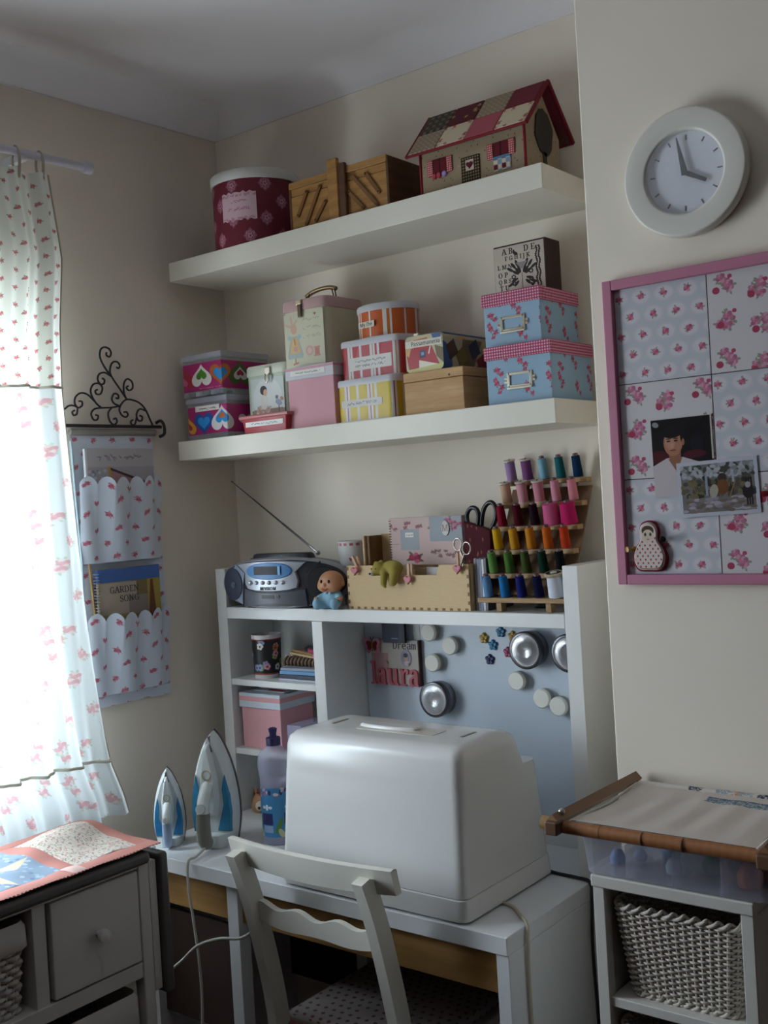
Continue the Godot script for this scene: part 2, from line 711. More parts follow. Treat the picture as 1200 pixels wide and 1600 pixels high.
# ------------------------------------------------------------------ the room
func setting():
	var cream = StandardMaterial3D.new()
	cream.albedo_color = Color("#eadfd0")
	cream.roughness = 0.9
	var nz := NoiseTexture2D.new()
	var fn := FastNoiseLite.new()
	fn.seed = 3
	fn.frequency = 0.05
	nz.noise = fn
	nz.width = 256
	nz.height = 256
	nz.seamless = true
	nz.as_normal_map = true
	nz.bump_strength = 0.6
	cream.normal_enabled = true
	cream.normal_texture = nz
	cream.normal_scale = 0.15
	cream.uv1_triplanar = true
	cream.uv1_world_triplanar = true
	cream.uv1_scale = Vector3(6, 6, 6)
	var white = mt("#e6e0e1", 0.85)
	var far = mt("#94796a", 0.8)
	var panel = mt("#2a201c", 0.6)   # dark wainscot on the walls behind the camera
	var H = 2.6
	struct("wall_back", bx(Vector3(4.4, H, 0.15), 0, Vector3(1.8, H / 2, -0.075)), cream)
	var b := MB.new()
	var z0 = 0.64
	var z1 = 1.64
	var y0 = 0.88
	var y1 = 2.0
	b.box(Vector3(0.2, H, z0 + 0.15), Vector3(-0.1, H / 2, (z0 - 0.15) / 2))
	b.box(Vector3(0.2, H, 3.8 - z1), Vector3(-0.1, H / 2, (3.8 + z1) / 2))
	b.box(Vector3(0.2, y0, z1 - z0), Vector3(-0.1, y0 / 2, (z0 + z1) / 2))
	b.box(Vector3(0.2, H - y1, z1 - z0), Vector3(-0.1, (H + y1) / 2, (z0 + z1) / 2))
	struct("wall_left", b.mesh(), cream, Vector3.ZERO, Vector3(0, LEAN, 0))
	struct("wall_chimney", bx(Vector3(1.5, H, 0.36), 0.004, Vector3(1.288 + 0.75, H / 2, 0.15)), cream)
	struct("wall_right", bx(Vector3(0.15, H, 4.0), 0, Vector3(3.675, H / 2, 1.85)), far)
	struct("wall_rear", bx(Vector3(4.4, H, 0.15), 0, Vector3(1.8, H / 2, 3.675)), far)
	struct("trim_4", bx(Vector3(0.02, 2.1, 4.0), 0.003, Vector3(3.59, 1.05, 1.85)), panel)
	struct("trim_5", bx(Vector3(4.2, 2.1, 0.02), 0.003, Vector3(1.8, 1.05, 3.59)), panel)
	struct("ceiling", bx(Vector3(4.6, 0.15, 4.2), 0, Vector3(1.8, H + 0.075, 1.8)), white)
	# coving between the walls and the ceiling
	var cove = [Vector2(0, 0), Vector2(0.006, 0)]
	for i in 13:
		var a = PI / 2 * i / 12
		cove.append(Vector2(0.085 - 0.081 * cos(a), 0.0651 * sin(a)).lerp(Vector2(0.004 + 0.081 * i / 12.0, 0.0651 * i / 12.0), 0.6))
	cove.append(Vector2(0.085, 0.075))
	cove.append(Vector2(0, 0.075))
	var soft = [Vector2(0, 0), Vector2(0.003, 0)]
	for i in 13:
		var a = PI / 2 * i / 12
		soft.append(Vector2(0.085 - 0.082 * cos(a), 0.0651 * sin(a)))
	soft.append_array([Vector2(0.085, 0.075), Vector2(0, 0.075)])
	for q in [["trim_1", Vector3(0, 2.535, 0), LEAN, 3.7, -0.1], ["trim_2", Vector3(3.7, 2.535, 0), -PI / 2, 3.9, -0.1], ["trim_3", Vector3(2.8, 2.535, 0.33), -PI / 2, 1.512, 0.0]]:
		struct(q[0], prism(cove if q[0] == "trim_1" else soft, q[4], q[3]), mt("#f3f0f3", 0.7) if q[0] == "trim_1" else white, q[1], Vector3(0, q[2], 0))
	# floor of dark boards
	var fl = struct("floor", bx(Vector3(4.6, 0.12, 4.2), 0, Vector3(1.8, -0.068, 1.8)), mt("#2e1a14", 0.6))
	var w1 = mx(wood("#5b3427", "#3f221a", true, 128), 0.45)
	var w2 = mx(wood("#633b2c", "#45271d", true, 128), 0.45)
	for i in 16:
		part(fl, "plank", bx(Vector3(3.0, 0.008, 0.118), 0.001, Vector3(1.5, -0.004, 0.06 + i * 0.12), true), w1 if i % 3 else w2)
	# window: frame, mullion, sill and panes in the left wall
	var win := Node3D.new()
	win.name = "window_1"
	add_child(win)
	win.set_meta("kind", "structure")
	win.rotation.y = LEAN
	var wp = mt("#eceeee", 0.45)
	var zc = (z0 + z1) / 2
	var yc = (y0 + y1) / 2
	for s in [-1, 1]:
		part(win, "window_frame", bx(Vector3(0.06, y1 - y0, 0.06), 0.004), wp, Vector3(-0.13, yc, zc + s * ((z1 - z0) / 2 - 0.03)))
		part(win, "window_frame", bx(Vector3(0.06, 0.06, z1 - z0), 0.004), wp, Vector3(-0.13, yc + s * ((y1 - y0) / 2 - 0.03), zc))
		part(win, "pane", bx(Vector3(0.005, y1 - y0 - 0.12, (z1 - z0) / 2 - 0.09)), glassy(Color(1, 1, 1), 0.05, 0.02), Vector3(-0.13, yc, zc + s * ((z1 - z0) / 4 - 0.015)))
	part(win, "mullion", bx(Vector3(0.06, y1 - y0 - 0.12, 0.07), 0.004), wp, Vector3(-0.13, yc, zc))
	part(win, "window_sill", bx(Vector3(0.16, 0.03, z1 - z0 + 0.08), 0.006), wp, Vector3(-0.04, y0 - 0.014, zc))


func shelves():
	var w = mt("#e0dacc", 0.45)
	single("floating_shelf", "upper thick white floating shelf, carrying the burgundy hat box and the fabric house", "shelf", bx(Vector3(1.112, 0.05, 0.228), 0.002), w, Vector3(0.592, 2.137, 0.114), Vector3.ZERO, "floating shelves")
	single("floating_shelf", "lower thick white floating shelf, carrying the storage tins and blue floral boxes", "shelf", bx(Vector3(1.118, 0.05, 0.228), 0.002), w, Vector3(0.589, 1.671, 0.114), Vector3.ZERO, "floating shelves")


# a box of card: body, overhanging lid; returns the thing
func lid_box(called, label, category, at, size, lid_h, over, body_m, lid_m, group = ""):
	var t = thing(called, label, category, at, 0.0, group)
	part(t, "body", bx(Vector3(size.x, size.y - 0.002, size.z), 0.002, Vector3(0, size.y / 2 - 0.001, 0)), body_m)
	part(t, "lid", bx(Vector3(size.x + over * 2, lid_h, size.z + over * 2), 0.003, Vector3(0, size.y - lid_h / 2, 0)), lid_m)
	return t


func card(w, h, d = 0.0006):
	return bx(Vector3(w, h, d), 0, Vector3(0, 0, d / 2), true)


func note(w_px, h_px, lines, ink = Color("#55555c"), paper = "#efece4"):
	var im = img(w_px, h_px, paper)
	for i in lines:
		scribble(im, w_px * 0.15, h_px * (i + 1.0) / (lines + 1.0), w_px * 0.7, h_px * 0.5 / lines, ink)
	return mx(tx(im), 0.8)


func q2(c, dx, dy):
	return Vector2(c[0] + dx, c[1] + dy)


func top_shelf_things():
	var Y = 2.162
	# --- damask hat box
	var im = img(256, 256, "#6d1429")
	for q in [[64, 64], [192, 192]]:
		fillpoly(im, [q2(q, 0, -62), q2(q, 54, 0), q2(q, 0, 62), q2(q, -54, 0)], "#8d465c")
		for r in [[46, "#995a70"], [36, "#a5697d"], [26, "#823a52"], [17, "#c08a9a"], [8, "#7a2840"]]:
			for k in 8:
				var a = TAU * k / 8
				dot(im, q[0] + cos(a) * r[0] * 0.55, q[1] + sin(a) * r[0] * 0.62, r[0] * 0.42, r[0] * 0.3, Color(r[1]), a)
		for k in 10:
			dot(im, q[0] + sin(k * 2.1) * 34, q[1] + cos(k * 2.1) * 38, 6, 6, Color("#b07d8b"))
			dot(im, q[0] + sin(k * 1.3) * 16, q[1] + cos(k * 1.3) * 18, 4, 4, Color("#c79aa3"))
	var t = thing("hat_box", "round burgundy damask hat box with white lid and pink paper label", "hat box", Vector3(0.257, Y, 0.116))
	part(t, "body", lathe([Vector2(0.110, 0.0), Vector2(0.110, 0.17)], 48), mx(tx(im), 0.65, 8, 2))
	part(t, "bottom", lathe([Vector2(0.0001, 0.0005), Vector2(0.1095, 0.0005), Vector2(0.1095, 0.002), Vector2(0.0001, 0.002)], 48), mt("#5d1426"))
	part(t, "lid", lathe([Vector2(0.110, 0.163), Vector2(0.113, 0.163), Vector2(0.1145, 0.165), Vector2(0.1145, 0.186), Vector2(0.111, 0.189), Vector2(0.0001, 0.19)], 48), mt("#d9d8d2", 0.5))
	var b := MB.new()
	var lab = img(128, 96, "#d9b7bf")
	for k in 40:
		dot(lab, rng.randf() * 128, [8, 88][k % 2] + rng.randf() * 4, 4, 4, Color("#c08f9c"), 0, false)
	scribble(lab, 40, 30, 50, 12, Color("#b06b80"))
	scribble(lab, 25, 58, 80, 14, Color("#b06b80"))
	var P = []
	for i in 7:
		var row = PackedVector3Array()
		for j in 13:
			var a = -0.42 + 0.86 * j / 12.0
			var rr = 0.1112 + 0.0004 * sin(i * 3.0 + j)
			var e = 0.003 * sin(j * 2.6) if i in [0, 6] else 0.0
			row.append(Vector3(sin(a) * rr, 0.062 + 0.068 * i / 6.0 + e, cos(a) * rr))
		P.append(row)
	b.skin(P, false, 0.2)
	part(t, "paper_label", b.mesh(), mx(tx(lab), 0.8), Vector3.ZERO, Vector3(0, 0.33, 0))
	# --- wooden cantilever sewing box
	var wm = mx(wood("#b98a4c", "#8f6330", true), 0.5, 4, 4)
	var wd = mx(wood("#6a4526", "#4b2f1a", true), 0.5, 4, 4)
	t = thing("sewing_box", "folding wooden cantilever sewing box with diagonal arms and upright handle", "sewing box", Vector3(0.598, Y, 0.12))
	part(t, "body", bx(Vector3(0.30, 0.085, 0.16), 0.002, Vector3(0, 0.0425, 0)), wm)
	for s in [-1, 1]:
		part(t, "side_panel", bx(Vector3(0.007, 0.116, 0.162), 0.001, Vector3(s * 0.147, 0.0585, 0)), wd)
		part(t, "lid", bx(Vector3(0.147, 0.016, 0.166), 0.002, Vector3(s * 0.0745, 0.111, 0)), wm)
		part(t, "tray", bx(Vector3(0.146, 0.017, 0.158), 0.001, Vector3(s * 0.074, 0.0943, 0)), wm)
	part(t, "handle", bx(Vector3(0.03, 0.142, 0.012), 0.003, Vector3(-0.002, 0.071, 0.089)), wm)
	part(t, "handle", bx(Vector3(0.022, 0.128, 0.012), 0.003, Vector3(0.021, 0.064, 0.085)), wd)
	part(t, "rail", bx(Vector3(0.02, 0.014, 0.17), 0.004, Vector3(0, 0.128, 0)), wm)
	var am = mt("#7a5226", 0.5)
	for q in [[-0.092, 0.087, -0.122, 0.038], [-0.05, 0.091, -0.098, 0.013], [-0.036, 0.053, -0.068, 0.016], [0.037, 0.056, 0.075, 0.016], [0.046, 0.095, 0.115, 0.014], [0.088, 0.088, 0.122, 0.041]]:
		var d = Vector2(q[2] - q[0], q[3] - q[1])
		var arm = part(t, "arm", loft(round_rect(d.length() + 0.01, 0.009, 0.0045), [[0.0, 1, 1], [0.0035, 1, 1], [0.004, 0.97, 0.85]]), am, Vector3((q[0] + q[2]) / 2, (q[1] + q[3]) / 2, 0.0805), Vector3(0, 0, d.angle()))
		for s in [-1, 1]:
			part(arm, "rivet", disc(0.002, 0.0055, 10), mt("#5a5248", 0.3, 0.8), Vector3(s * d.length() / 2, 0, 0))
	house()


func house():
	var Y = 2.162
	var t = thing("fabric_house", "quilted fabric cottage sewing caddy with patchwork roof and gingham shutters", "fabric house", Vector3(0.96, Y, 0.115))
	var calico = img(128, 128, "#9d8a70")
	for k in 26:
		dot(calico, rng.randf() * 128, rng.randf() * 128, 3, 2, Color(["#7c5d48", "#b59f80", "#7f4a40"][k % 3]), rng.randf() * 3)
	var cm = mx(tx(calico), 0.95, 11, 11)
	# walls: prism with gable
	var hw = 0.074
	part(t, "wall", bx(Vector3(0.262, 0.1, hw * 2), 0.004, Vector3(0, 0.05, 0)), cm)
	for s in [-1, 1]:
		part(t, "gable", prism([Vector2(-hw, 0.096), Vector2(hw, 0.096), Vector2(0, 0.19)], -0.003, 0.003), cm, Vector3(s * 0.127, 0, 0), Vector3(0, PI / 2, 0))
	# tree patch on the right end
	var tree = PackedVector2Array()
	for i in 26:
		var a = TAU * i / 26
		tree.append(Vector2(cos(a) * 0.036, 0.098 + sin(a) * 0.048) * (1.0 + 0.0 * i) + Vector2(0.003 * sin(a * 5), 0.003 * cos(a * 7)))
	part(t, "tree_crown", prism(tree, 0, 0.003), mt("#3b3631", 0.95), Vector3(0.131, 0, -0.004), Vector3(0, PI / 2, 0))
	part(t, "tree_trunk", bx(Vector3(0.003, 0.055, 0.014), 0.001, Vector3(0.1325, 0.03, -0.004)), mt("#3f3630", 0.95))
	# roof patches: two rows of four on either slope
	var plaid = checks(32, 4, "#4a4034", "#37302a", "#6d5f4a")
	var beige = checks(32, 2, "#9a8770", "#8a7660", "#a8967d")
	var bur = img(96, 96, "#54151f")
	for k in 5:
		rose(bur, rng.randf() * 96, rng.randf() * 96, 6, [Color("#a98d4f"), Color("#8a6b4a")], Color("#6d5a35"))
	var flor = img(96, 96, "#cdbfa2")
	for k in 3:
		rose(flor, rng.randf() * 96, rng.randf() * 96, 8, [Color("#a8574f"), Color("#7d4040"), Color("#c59a7a")], Color("#6d6b4a"))
	var mats = {"p": mx(plaid, 0.95, 14, 14), "g": mx(beige, 0.95, 10, 10), "b": mx(tx(bur), 0.95, 14, 14), "f": mx(tx(flor), 0.95, 16, 16), "k": mt("#a8525c", 0.95), "r": mt("#6d1f2c", 0.95)}
	var slope = Vector2(0.098, -0.108)
	var L = slope.length()
	for side in [1, -1]:
		var o = part(t, "roof", bx(Vector3(0.302, L, 0.005), 0.002, Vector3(0, -L / 2, 0)), mt("#6d1f2c", 0.95), Vector3(0, 0.2, 0), Vector3(-side * (PI / 2 - atan2(0.108, 0.098)), 0 if side > 0 else PI, 0) if side > 0 else Vector3(0, 0, 0))
		if side < 0:
			o.basis = Basis(Vector3.UP, PI) * Basis(Vector3.RIGHT, -(PI / 2 - atan2(0.108, 0.098)))
		var up_row = ["p", "b", "g", "r"]
		var lo_row = ["g", "f", "k", "f"]
		for i in 4:
			part(o, "roof_patch", bx(Vector3(0.073, L * 0.5 - 0.002, 0.007), 0.003), mats[up_row[i]], Vector3(-0.111 + i * 0.074, -L * 0.25, 0.001))
			part(o, "roof_patch", bx(Vector3(0.073, L * 0.5 - 0.002, 0.007), 0.003), mats[lo_row[i]], Vector3(-0.111 + i * 0.074, -L * 0.75, 0.001))
		part(o, "eave_trim", tube([Vector3(-0.152, -L, 0), Vector3(0.152, -L, 0)], 0.0032, 6), mt("#7e1626", 0.9))
		for s in [-1, 1]:
			part(o, "verge_trim", tube([Vector3(s * 0.151, -L, 0), Vector3(s * 0.151, 0, 0)], 0.0042, 6), mt("#6f0f1f", 0.9))
	for s in [-1, 1]:
		part(t, "corner_trim", tube([Vector3(s * 0.131, 0.002, hw), Vector3(s * 0.131, 0.098, hw)], 0.003, 6), mt("#861628", 0.9))
	# windows, shutters, door
	var ging = mx(checks(16, 2, "#d8c6bd", "#b4545a", "#a4232f"), 0.95, 55, 55)
	for q in [[-0.08, 0.062, 0.034, 0.034], [0.074, 0.061, 0.036, 0.032]]:
		var w = part(t, "window", bx(Vector3(q[2], q[3], 0.003), 0.001), mt("#5f0f1c", 0.95), Vector3(q[0], q[1], hw + 0.001))
		part(w, "glazing_bar", bx(Vector3(0.002, q[3], 0.004)), mt("#2a0a10", 0.9))
		for s in [-1, 1]:
			part(w, "shutter", bx(Vector3(0.014, q[3], 0.005), 0.001), ging, Vector3(s * (q[2] / 2 + 0.008), 0, 0))
	var door = part(t, "door", bx(Vector3(0.046, 0.055, 0.004), 0.001, Vector3(0, 0.0275, 0)), mx(checks(16, 2, "#9b8a5c", "#3a2c22", "#20160f"), 0.95, 40, 40), Vector3(-0.002, 0.01, hw + 0.001))
	part(door, "heart_panel", bx(Vector3(0.02, 0.022, 0.002)), mt("#c8b7a8", 0.95), Vector3(0, 0.036, 0.0025))
	part(door, "heart", prism(heart_poly(0.016), 0, 0.002), mt("#5a1420", 0.95), Vector3(0, 0.036, 0.0036))
	for q in [[-0.094, "#a8303e"], [-0.082, "#b03646"], [-0.068, "#9a86b8"]]:
		part(t, "button_flower", disc(0.0065, 0.005, 10, 0.002), mt(q[1], 0.6), Vector3(q[0], 0.043, hw + 0.001))
	var chk = part(t, "window_box", bx(Vector3(0.042, 0.026, 0.004), 0.001), mx(checks(16, 4, "#5f1520", "#cfc4b4", "#7d98a8"), 0.95, 25, 25), Vector3(0.076, 0.031, hw + 0.001))
	part(chk, "quilt_edge", bx(Vector3(0.042, 0.006, 0.005), 0.001), mt("#4d7f9e", 0.9), Vector3(0, 0.014, 0))


func lower_shelf_things():
	var Y = 1.6964
	# --- two clear plastic tubs with a band of hearts
	var im = img(384, 160, "#b0256f")
	heart(im, 12, 90, 86, "#a8283a", true, 1.5)
	heart(im, 0, 100, 40, "#c9648a", true, 1.5)
	heart(im, 85, 80, 92, "#e8e4e2", true, 1.55)
	heart(im, 85, 68, 48, "#4f8a2c", true, 1.5)
	heart(im, 170, 72, 92, "#cc6a26", false, 1.5)
	heart(im, 170, 74, 62, "#2e96e0", false, 1.4)
	heart(im, 258, 78, 104, "#4d6b2a", true, 1.5)
	heart(im, 258, 76, 58, "#e8e4e2", true, 1.5)
	heart(im, 258, 68, 32, "#a8283a", true, 1.4)
	heart(im, 350, 84, 80, "#d9d0d2", false, 1.6)
	scribble(im, 72, 148, 96, 7, Color("#e8d8dc"))
	var up = mx(tx(im), 0.35)
	im = img(384, 160, "#b0256f")
	heart(im, 0, 112, 70, "#dba52a", true, 1.6)
	heart(im, 0, 112, 34, "#a8283a", true, 1.5)
	heart(im, 71, 92, 88, "#2356a8", false, 1.6)
	heart(im, 71, 92, 56, "#2e96e0", false, 1.5)
	heart(im, 155, 86, 100, "#e8e4e2", true, 1.6)
	heart(im, 155, 72, 58, "#2e96e0", true, 1.5)
	heart(im, 155, 64, 30, "#cc6a26", true, 1.4)
	heart(im, 260, 92, 70, "#d9d0d2", false, 1.3)
	heart(im, 335, 86, 90, "#4d6b2a", true, 1.5)
	var lo = mx(tx(im), 0.35)
	var clear = glassy(Color(0.86, 0.87, 0.92), 0.16, 0.12)
	for q in [[Vector3(0.114, Y, 0.112), 0.148, "lower clear plastic tub, its pink band showing a blue heart and a paper strip", lo], [Vector3(0.103, Y + 0.113, 0.112), 0.146, "upper clear plastic tub, its pink band showing a green heart inside a white one", up]]:
		var t = thing("storage_tub", q[2], "tub", q[0], 0.0, "heart patterned tubs")
		var w = q[1]
		var tub = MB.new()
		for s in [-1, 1]:
			tub.box(Vector3(0.0015, 0.094, 0.17), Vector3(s * (w / 2 - 0.001), 0.048, 0))
			tub.box(Vector3(w, 0.094, 0.0015), Vector3(0, 0.048, s * 0.0845))
		tub.box(Vector3(w, 0.002, 0.17), Vector3(0, 0.001, 0))
		part(t, "tub", tub.mesh(), clear)
		part(t, "lid", bx(Vector3(w + 0.008, 0.016, 0.178), 0.004, Vector3(0, 0.103, 0)), glassy(Color(0.82, 0.82, 0.88), 0.5, 0.2))
		var hb := MB.new()
		var strip = []
		for y in [0.015, 0.087]:
			strip.append(PackedVector3Array([Vector3(-w / 2 + 0.002, y, 0.0856), Vector3(w / 2 - 0.001, y, 0.0856), Vector3(w / 2 + 0.0006, y, 0.084), Vector3(w / 2 + 0.0006, y, -0.084)]))
		hb.skin(strip, false, 0.8)
		part(t, "heart_band", hb.mesh(), q[3])
		if q[3] == up:
			for k in 9:
				part(t, "stored_reel", lathe([Vector2(0.0001, 0), Vector2(0.011, 0), Vector2(0.011, 0.012), Vector2(0.0001, 0.012)], 10), mt(["#3a3f66", "#c9c9d2", "#2a2a33", "#8a8fb0"][k % 4], 0.4), Vector3(-0.055 + 0.028 * (k % 5), 0.002, 0.07 - 0.05 * (k / 5)))
		else:
			part(t, "paper_label", card(0.09, 0.014), note(128, 22, 1), Vector3(0.004, 0.081, 0.0868))
	# --- green tin with a picture of a lady
	var g = mt("#b8c2ae", 0.4)
	var t = thing("picture_tin", "pale green metal tin with clasp and picture of a seated lady in a floral dress", "tin", Vector3(0.286, Y, 0.092))
	var outline = round_rect(0.15, 0.116, 0.022)
	part(t, "body", loft(outline, [[0.0, 1, 1], [0.15, 1, 1]]), g, Vector3.ZERO, Vector3(-PI / 2, 0, 0))
	part(t, "lid", loft(outline, [[0.0, 1.02, 1.02], [0.001, 1.035, 1.035], [0.02, 1.035, 1.035], [0.026, 0.99, 0.99]]), mt("#c9cdb9", 0.4), Vector3(0, 0.15, 0), Vector3(-PI / 2, 0, 0))
	im = img(192, 192, "#c3cbc6")
	rect(im, 0, 130, 192, 62, "#8a7260")
	dot(im, 95, 86, 86, 84, Color("#d3d6d4"), 0, false)
	rect(im, 12, 128, 168, 64, "#8d7562")
	dot(im, 66, 150, 44, 42, Color("#b9968a"), 0, false)
	for k in 60:
		dot(im, 30 + rng.randf() * 80, 116 + rng.randf() * 62, 5, 3, Color(["#c98f6a", "#8a8a76", "#cfc3b5", "#a86a62"][k % 4]), rng.randf() * 3, false)
	dot(im, 74, 96, 22, 34, Color("#d3cfc8"), 0.1, false)
	dot(im, 72, 50, 20, 19, Color("#2a2422"), 0, false)
	dot(im, 82, 60, 12, 14, Color("#cfa690"), 0, false)
	seg(im, 158, 178, 158, 118, 2.5, Color("#5d3a30"))
	dot(im, 158, 106, 20, 12, Color("#8f98b0"), 0.4, false)
	dot(im, 148, 84, 9, 8, Color("#6d6a7d"), 0, false)
	dot(im, 176, 92, 10, 8, Color("#a87868"), 0.6, false)
	part(t, "picture", card(0.114, 0.118), mx(tx(im), 0.45), Vector3(0.004, 0.0835, 0.0582))
	var st = mt("#d6d0c2", 0.3, 0.8)
	var cl = part(t, "clasp", bx(Vector3(0.02, 0.022, 0.006), 0.003), st, Vector3(0.012, 0.158, 0.063))
	part(cl, "hasp", tube([Vector3(-0.006, -0.006, 0.003), Vector3(-0.007, -0.022, 0.005), Vector3(0, -0.03, 0.005), Vector3(0.007, -0.022, 0.005), Vector3(0.006, -0.006, 0.003)], 0.0022, 6), st)
	# --- small red plastic box
	t = thing("small_box", "small red plastic box with white handwritten label, in front of the green tin", "box", Vector3(0.334, Y, 0.186))
	part(t, "body", loft(round_rect(0.156, 0.058, 0.006), [[0.0, 0.93, 0.9], [0.036, 1, 1]]), mt("#a82a35", 0.4), Vector3.ZERO, Vector3(-PI / 2, 0, 0))
	part(t, "lid", bx(Vector3(0.168, 0.009, 0.066), 0.003, Vector3(0, 0.0405, 0)), mt("#bd6a6d", 0.35))
	part(t, "paper_label", card(0.128, 0.012), note(256, 26, 1, Color("#6a76b0")), Vector3(0, 0.0225, 0.0285))
	# --- pink card box with striped lid
	var lidim = img(16, 64, "#d5d2d4")
	rect(lidim, 0, 0, 16, 24, "#d9a5b0")
	t = thing("card_box", "pink card box with white and pink striped lid, under the rabbit tin", "box", Vector3(0.478, Y, 0.12))
	part(t, "body", bx(Vector3(0.146, 0.145, 0.155), 0.002, Vector3(0, 0.0725, 0)), mt("#d9a4ae", 0.75))
	part(t, "lid", bx(Vector3(0.154, 0.030, 0.163), 0.002, Vector3(0, 0.132, 0)), mt("#d3d1d6", 0.7))
	part(t, "lid_stripe", bx(Vector3(0.1545, 0.008, 0.1635), 0.002, Vector3(0, 0.142, 0)), mt("#d69fac", 0.7))
	part(t, "paper_label", card(0.11, 0.012), note(256, 28, 1, Color("#707072")), Vector3(-0.004, 0.132, 0.0822))
	# --- cream tin with rabbit picture and handle
	t = thing("picture_tin", "tall cream tin with pink lid, carrying handle and rabbit in a dress", "tin", Vector3(0.441, Y + 0.1475, 0.095))
	outline = round_rect(0.145, 0.146, 0.02)
	part(t, "body", loft(outline, [[0.0, 1, 1], [0.145, 1, 1]]), mt("#cfccb2", 0.4), Vector3.ZERO, Vector3(-PI / 2, 0, 0))
	part(t, "lid", loft(outline, [[0.0, 1.0, 1.0], [0.001, 1.03, 1.03], [0.022, 1.03, 1.03], [0.027, 0.99, 0.99]]), mt("#c9a5a4", 0.4), Vector3(0, 0.14, 0), Vector3(-PI / 2, 0, 0))
	im = img(192, 208, "#cfccb2")
	seg(im, 40, 52, 34, 12, 5, Color("#d4b49f"))
	seg(im, 40, 52, 62, 28, 5, Color("#d4b49f"))
	seg(im, 36, 52, 8, 40, 5, Color("#d4b49f"))
	fillpoly(im, [Vector2(32, 88), Vector2(64, 88), Vector2(88, 160), Vector2(84, 172), Vector2(14, 172), Vector2(10, 160)], "#a8b3b0")
	fillpoly(im, [Vector2(34, 92), Vector2(62, 92), Vector2(76, 152), Vector2(22, 152)], "#d9b47a")
	dot(im, 46, 60, 15, 19, Color("#d6ae92"), 0, false)
	dot(im, 26, 92, 12, 9, Color("#a8bcc0"), 0.3, false)
	dot(im, 70, 92, 12, 9, Color("#a8bcc0"), -0.3, false)
	seg(im, 46, 96, 50, 120, 1.5, Color("#6d5a46"))
	dot(im, 50, 136, 10, 10, Color("#cf9a94"), 0, false)
	seg(im, 48, 176, 48, 188, 3, Color("#b8735a"))
	seg(im, 38, 194, 60, 190, 3, Color("#b8735a"))
	dot(im, 118, 150, 18, 20, Color("#cfa09c"), 0, false)
	dot(im, 118, 150, 11, 12, Color("#d6c0b0"), 0, false)
	rect(im, 144, 140, 22, 34, "#bf7a6c")
	rect(im, 140, 138, 30, 6, "#c98d7a")
	rect(im, 140, 170, 30, 6, "#c98d7a")
	for k in 3:
		scribble(im, 90, 30 + k * 32, 80, 16, Color("#b5ad97"))
	heart(im, 152, 14, 12, "#a84440")
	part(t, "picture", card(0.128, 0.132), mx(tx(im), 0.45), Vector3(0, 0.07, 0.0732))
	var gold = mt("#9a8466", 0.35, 0.8)
	cl = part(t, "clasp", bx(Vector3(0.018, 0.012, 0.006), 0.002), mt("#c9bda0", 0.3, 0.8), Vector3(-0.008, 0.159, 0.078))
	part(cl, "hasp", bx(Vector3(0.012, 0.032, 0.004), 0.0018), mt("#6d6152", 0.3, 0.8), Vector3(0.002, -0.02, 0.001))
	part(t, "handle", tube(spline([Vector3(-0.052, 0.187, 0), Vector3(-0.03, 0.196, 0), Vector3(0, 0.2, 0), Vector3(0.028, 0.199, 0), Vector3(0.048, 0.193, 0)], 4), 0.0055, 8, false), gold)
	for s in [-1, 1]:
		part(t, "handle_wire", tube([Vector3(s * 0.046, 0.192, 0.004), Vector3(s * 0.052, 0.167, 0.006)], 0.0016, 5), mt("#4d443a", 0.4, 0.8))
		part(t, "handle_wire", tube([Vector3(s * 0.036, 0.195, 0.004), Vector3(s * 0.046, 0.167, 0.006)], 0.0016, 5), mt("#4d443a", 0.4, 0.8))
	# --- striped tins: yellow, red, orange
	striped_tin("striped_tin", "yellow and white striped tin with red pinstripes, standing on the lower shelf", Vector3(0.647, Y, 0.13), Vector3(0.168, 0.098, 0.148), "#c9ad2e", "#a8283a", 0.0, Vector3(-0.01, 0.042, 0), Vector2(0.12, 0.017), 1)
	striped_tin("striped_tin", "red and white striped tin stacked on the yellow tin, with two-line label", Vector3(0.647, Y + 0.0985, 0.112), Vector3(0.172, 0.092, 0.14), "#ad3038", "#c98a4a", 0.0, Vector3(0.004, 0.036, 0), Vector2(0.125, 0.03), 2)
	t = thing("striped_tin", "oval orange striped tin on top of the tin stack, its label reading My Thé", "tin", Vector3(0.652, Y + 0.191, 0.105), 0.0, "striped tins")
	im = img(512, 64, "#c25a1e")
	for k in 5:
		var x0 = k * 104
		rect(im, x0, 0, 12, 64, "#d9d4cc")
		rect(im, x0 + 20, 0, 6, 64, "#d9d4cc")
		rect(im, x0 + 15, 0, 2, 64, "#b98a2e")
		rect(im, x0 + 60, 0, 5, 64, "#d9d4cc")
	part(t, "body", loft(ellipse_poly(0.077, 0.062, 40), [[0.0, 1, 1], [0.066, 1, 1]]), mx(tx(im), 0.4, 1, 1), Vector3.ZERO, Vector3(-PI / 2, 0, 0))
	part(t, "lid", loft(ellipse_poly(0.079, 0.064, 40), [[0.0, 1, 1], [0.013, 1, 1], [0.016, 0.975, 0.97]]), mt("#c9c9cc", 0.35), Vector3(0, 0.063, 0), Vector3(-PI / 2, 0, 0))
	part(t, "base_rim", loft(ellipse_poly(0.079, 0.064, 40), [[0.0, 1, 1], [0.004, 1, 1]]), mt("#c9c9cc", 0.35), Vector3.ZERO, Vector3(-PI / 2, 0, 0))
	var lb = part(t, "paper_label", bx(Vector3(0.052, 0.014, 0.001)), mt("#dcd4c4", 0.8), Vector3(-0.018, 0.033, 0.0625), Vector3(0, -0.12, 0))
	lettering(lb, "My Thé", 0.012, mt("#35302e"), Vector3(0, 0, 0.0006))
	# --- patterned haberdashery tin
	im = img(256, 192, "#b8ad8c")
	rng.seed = 21
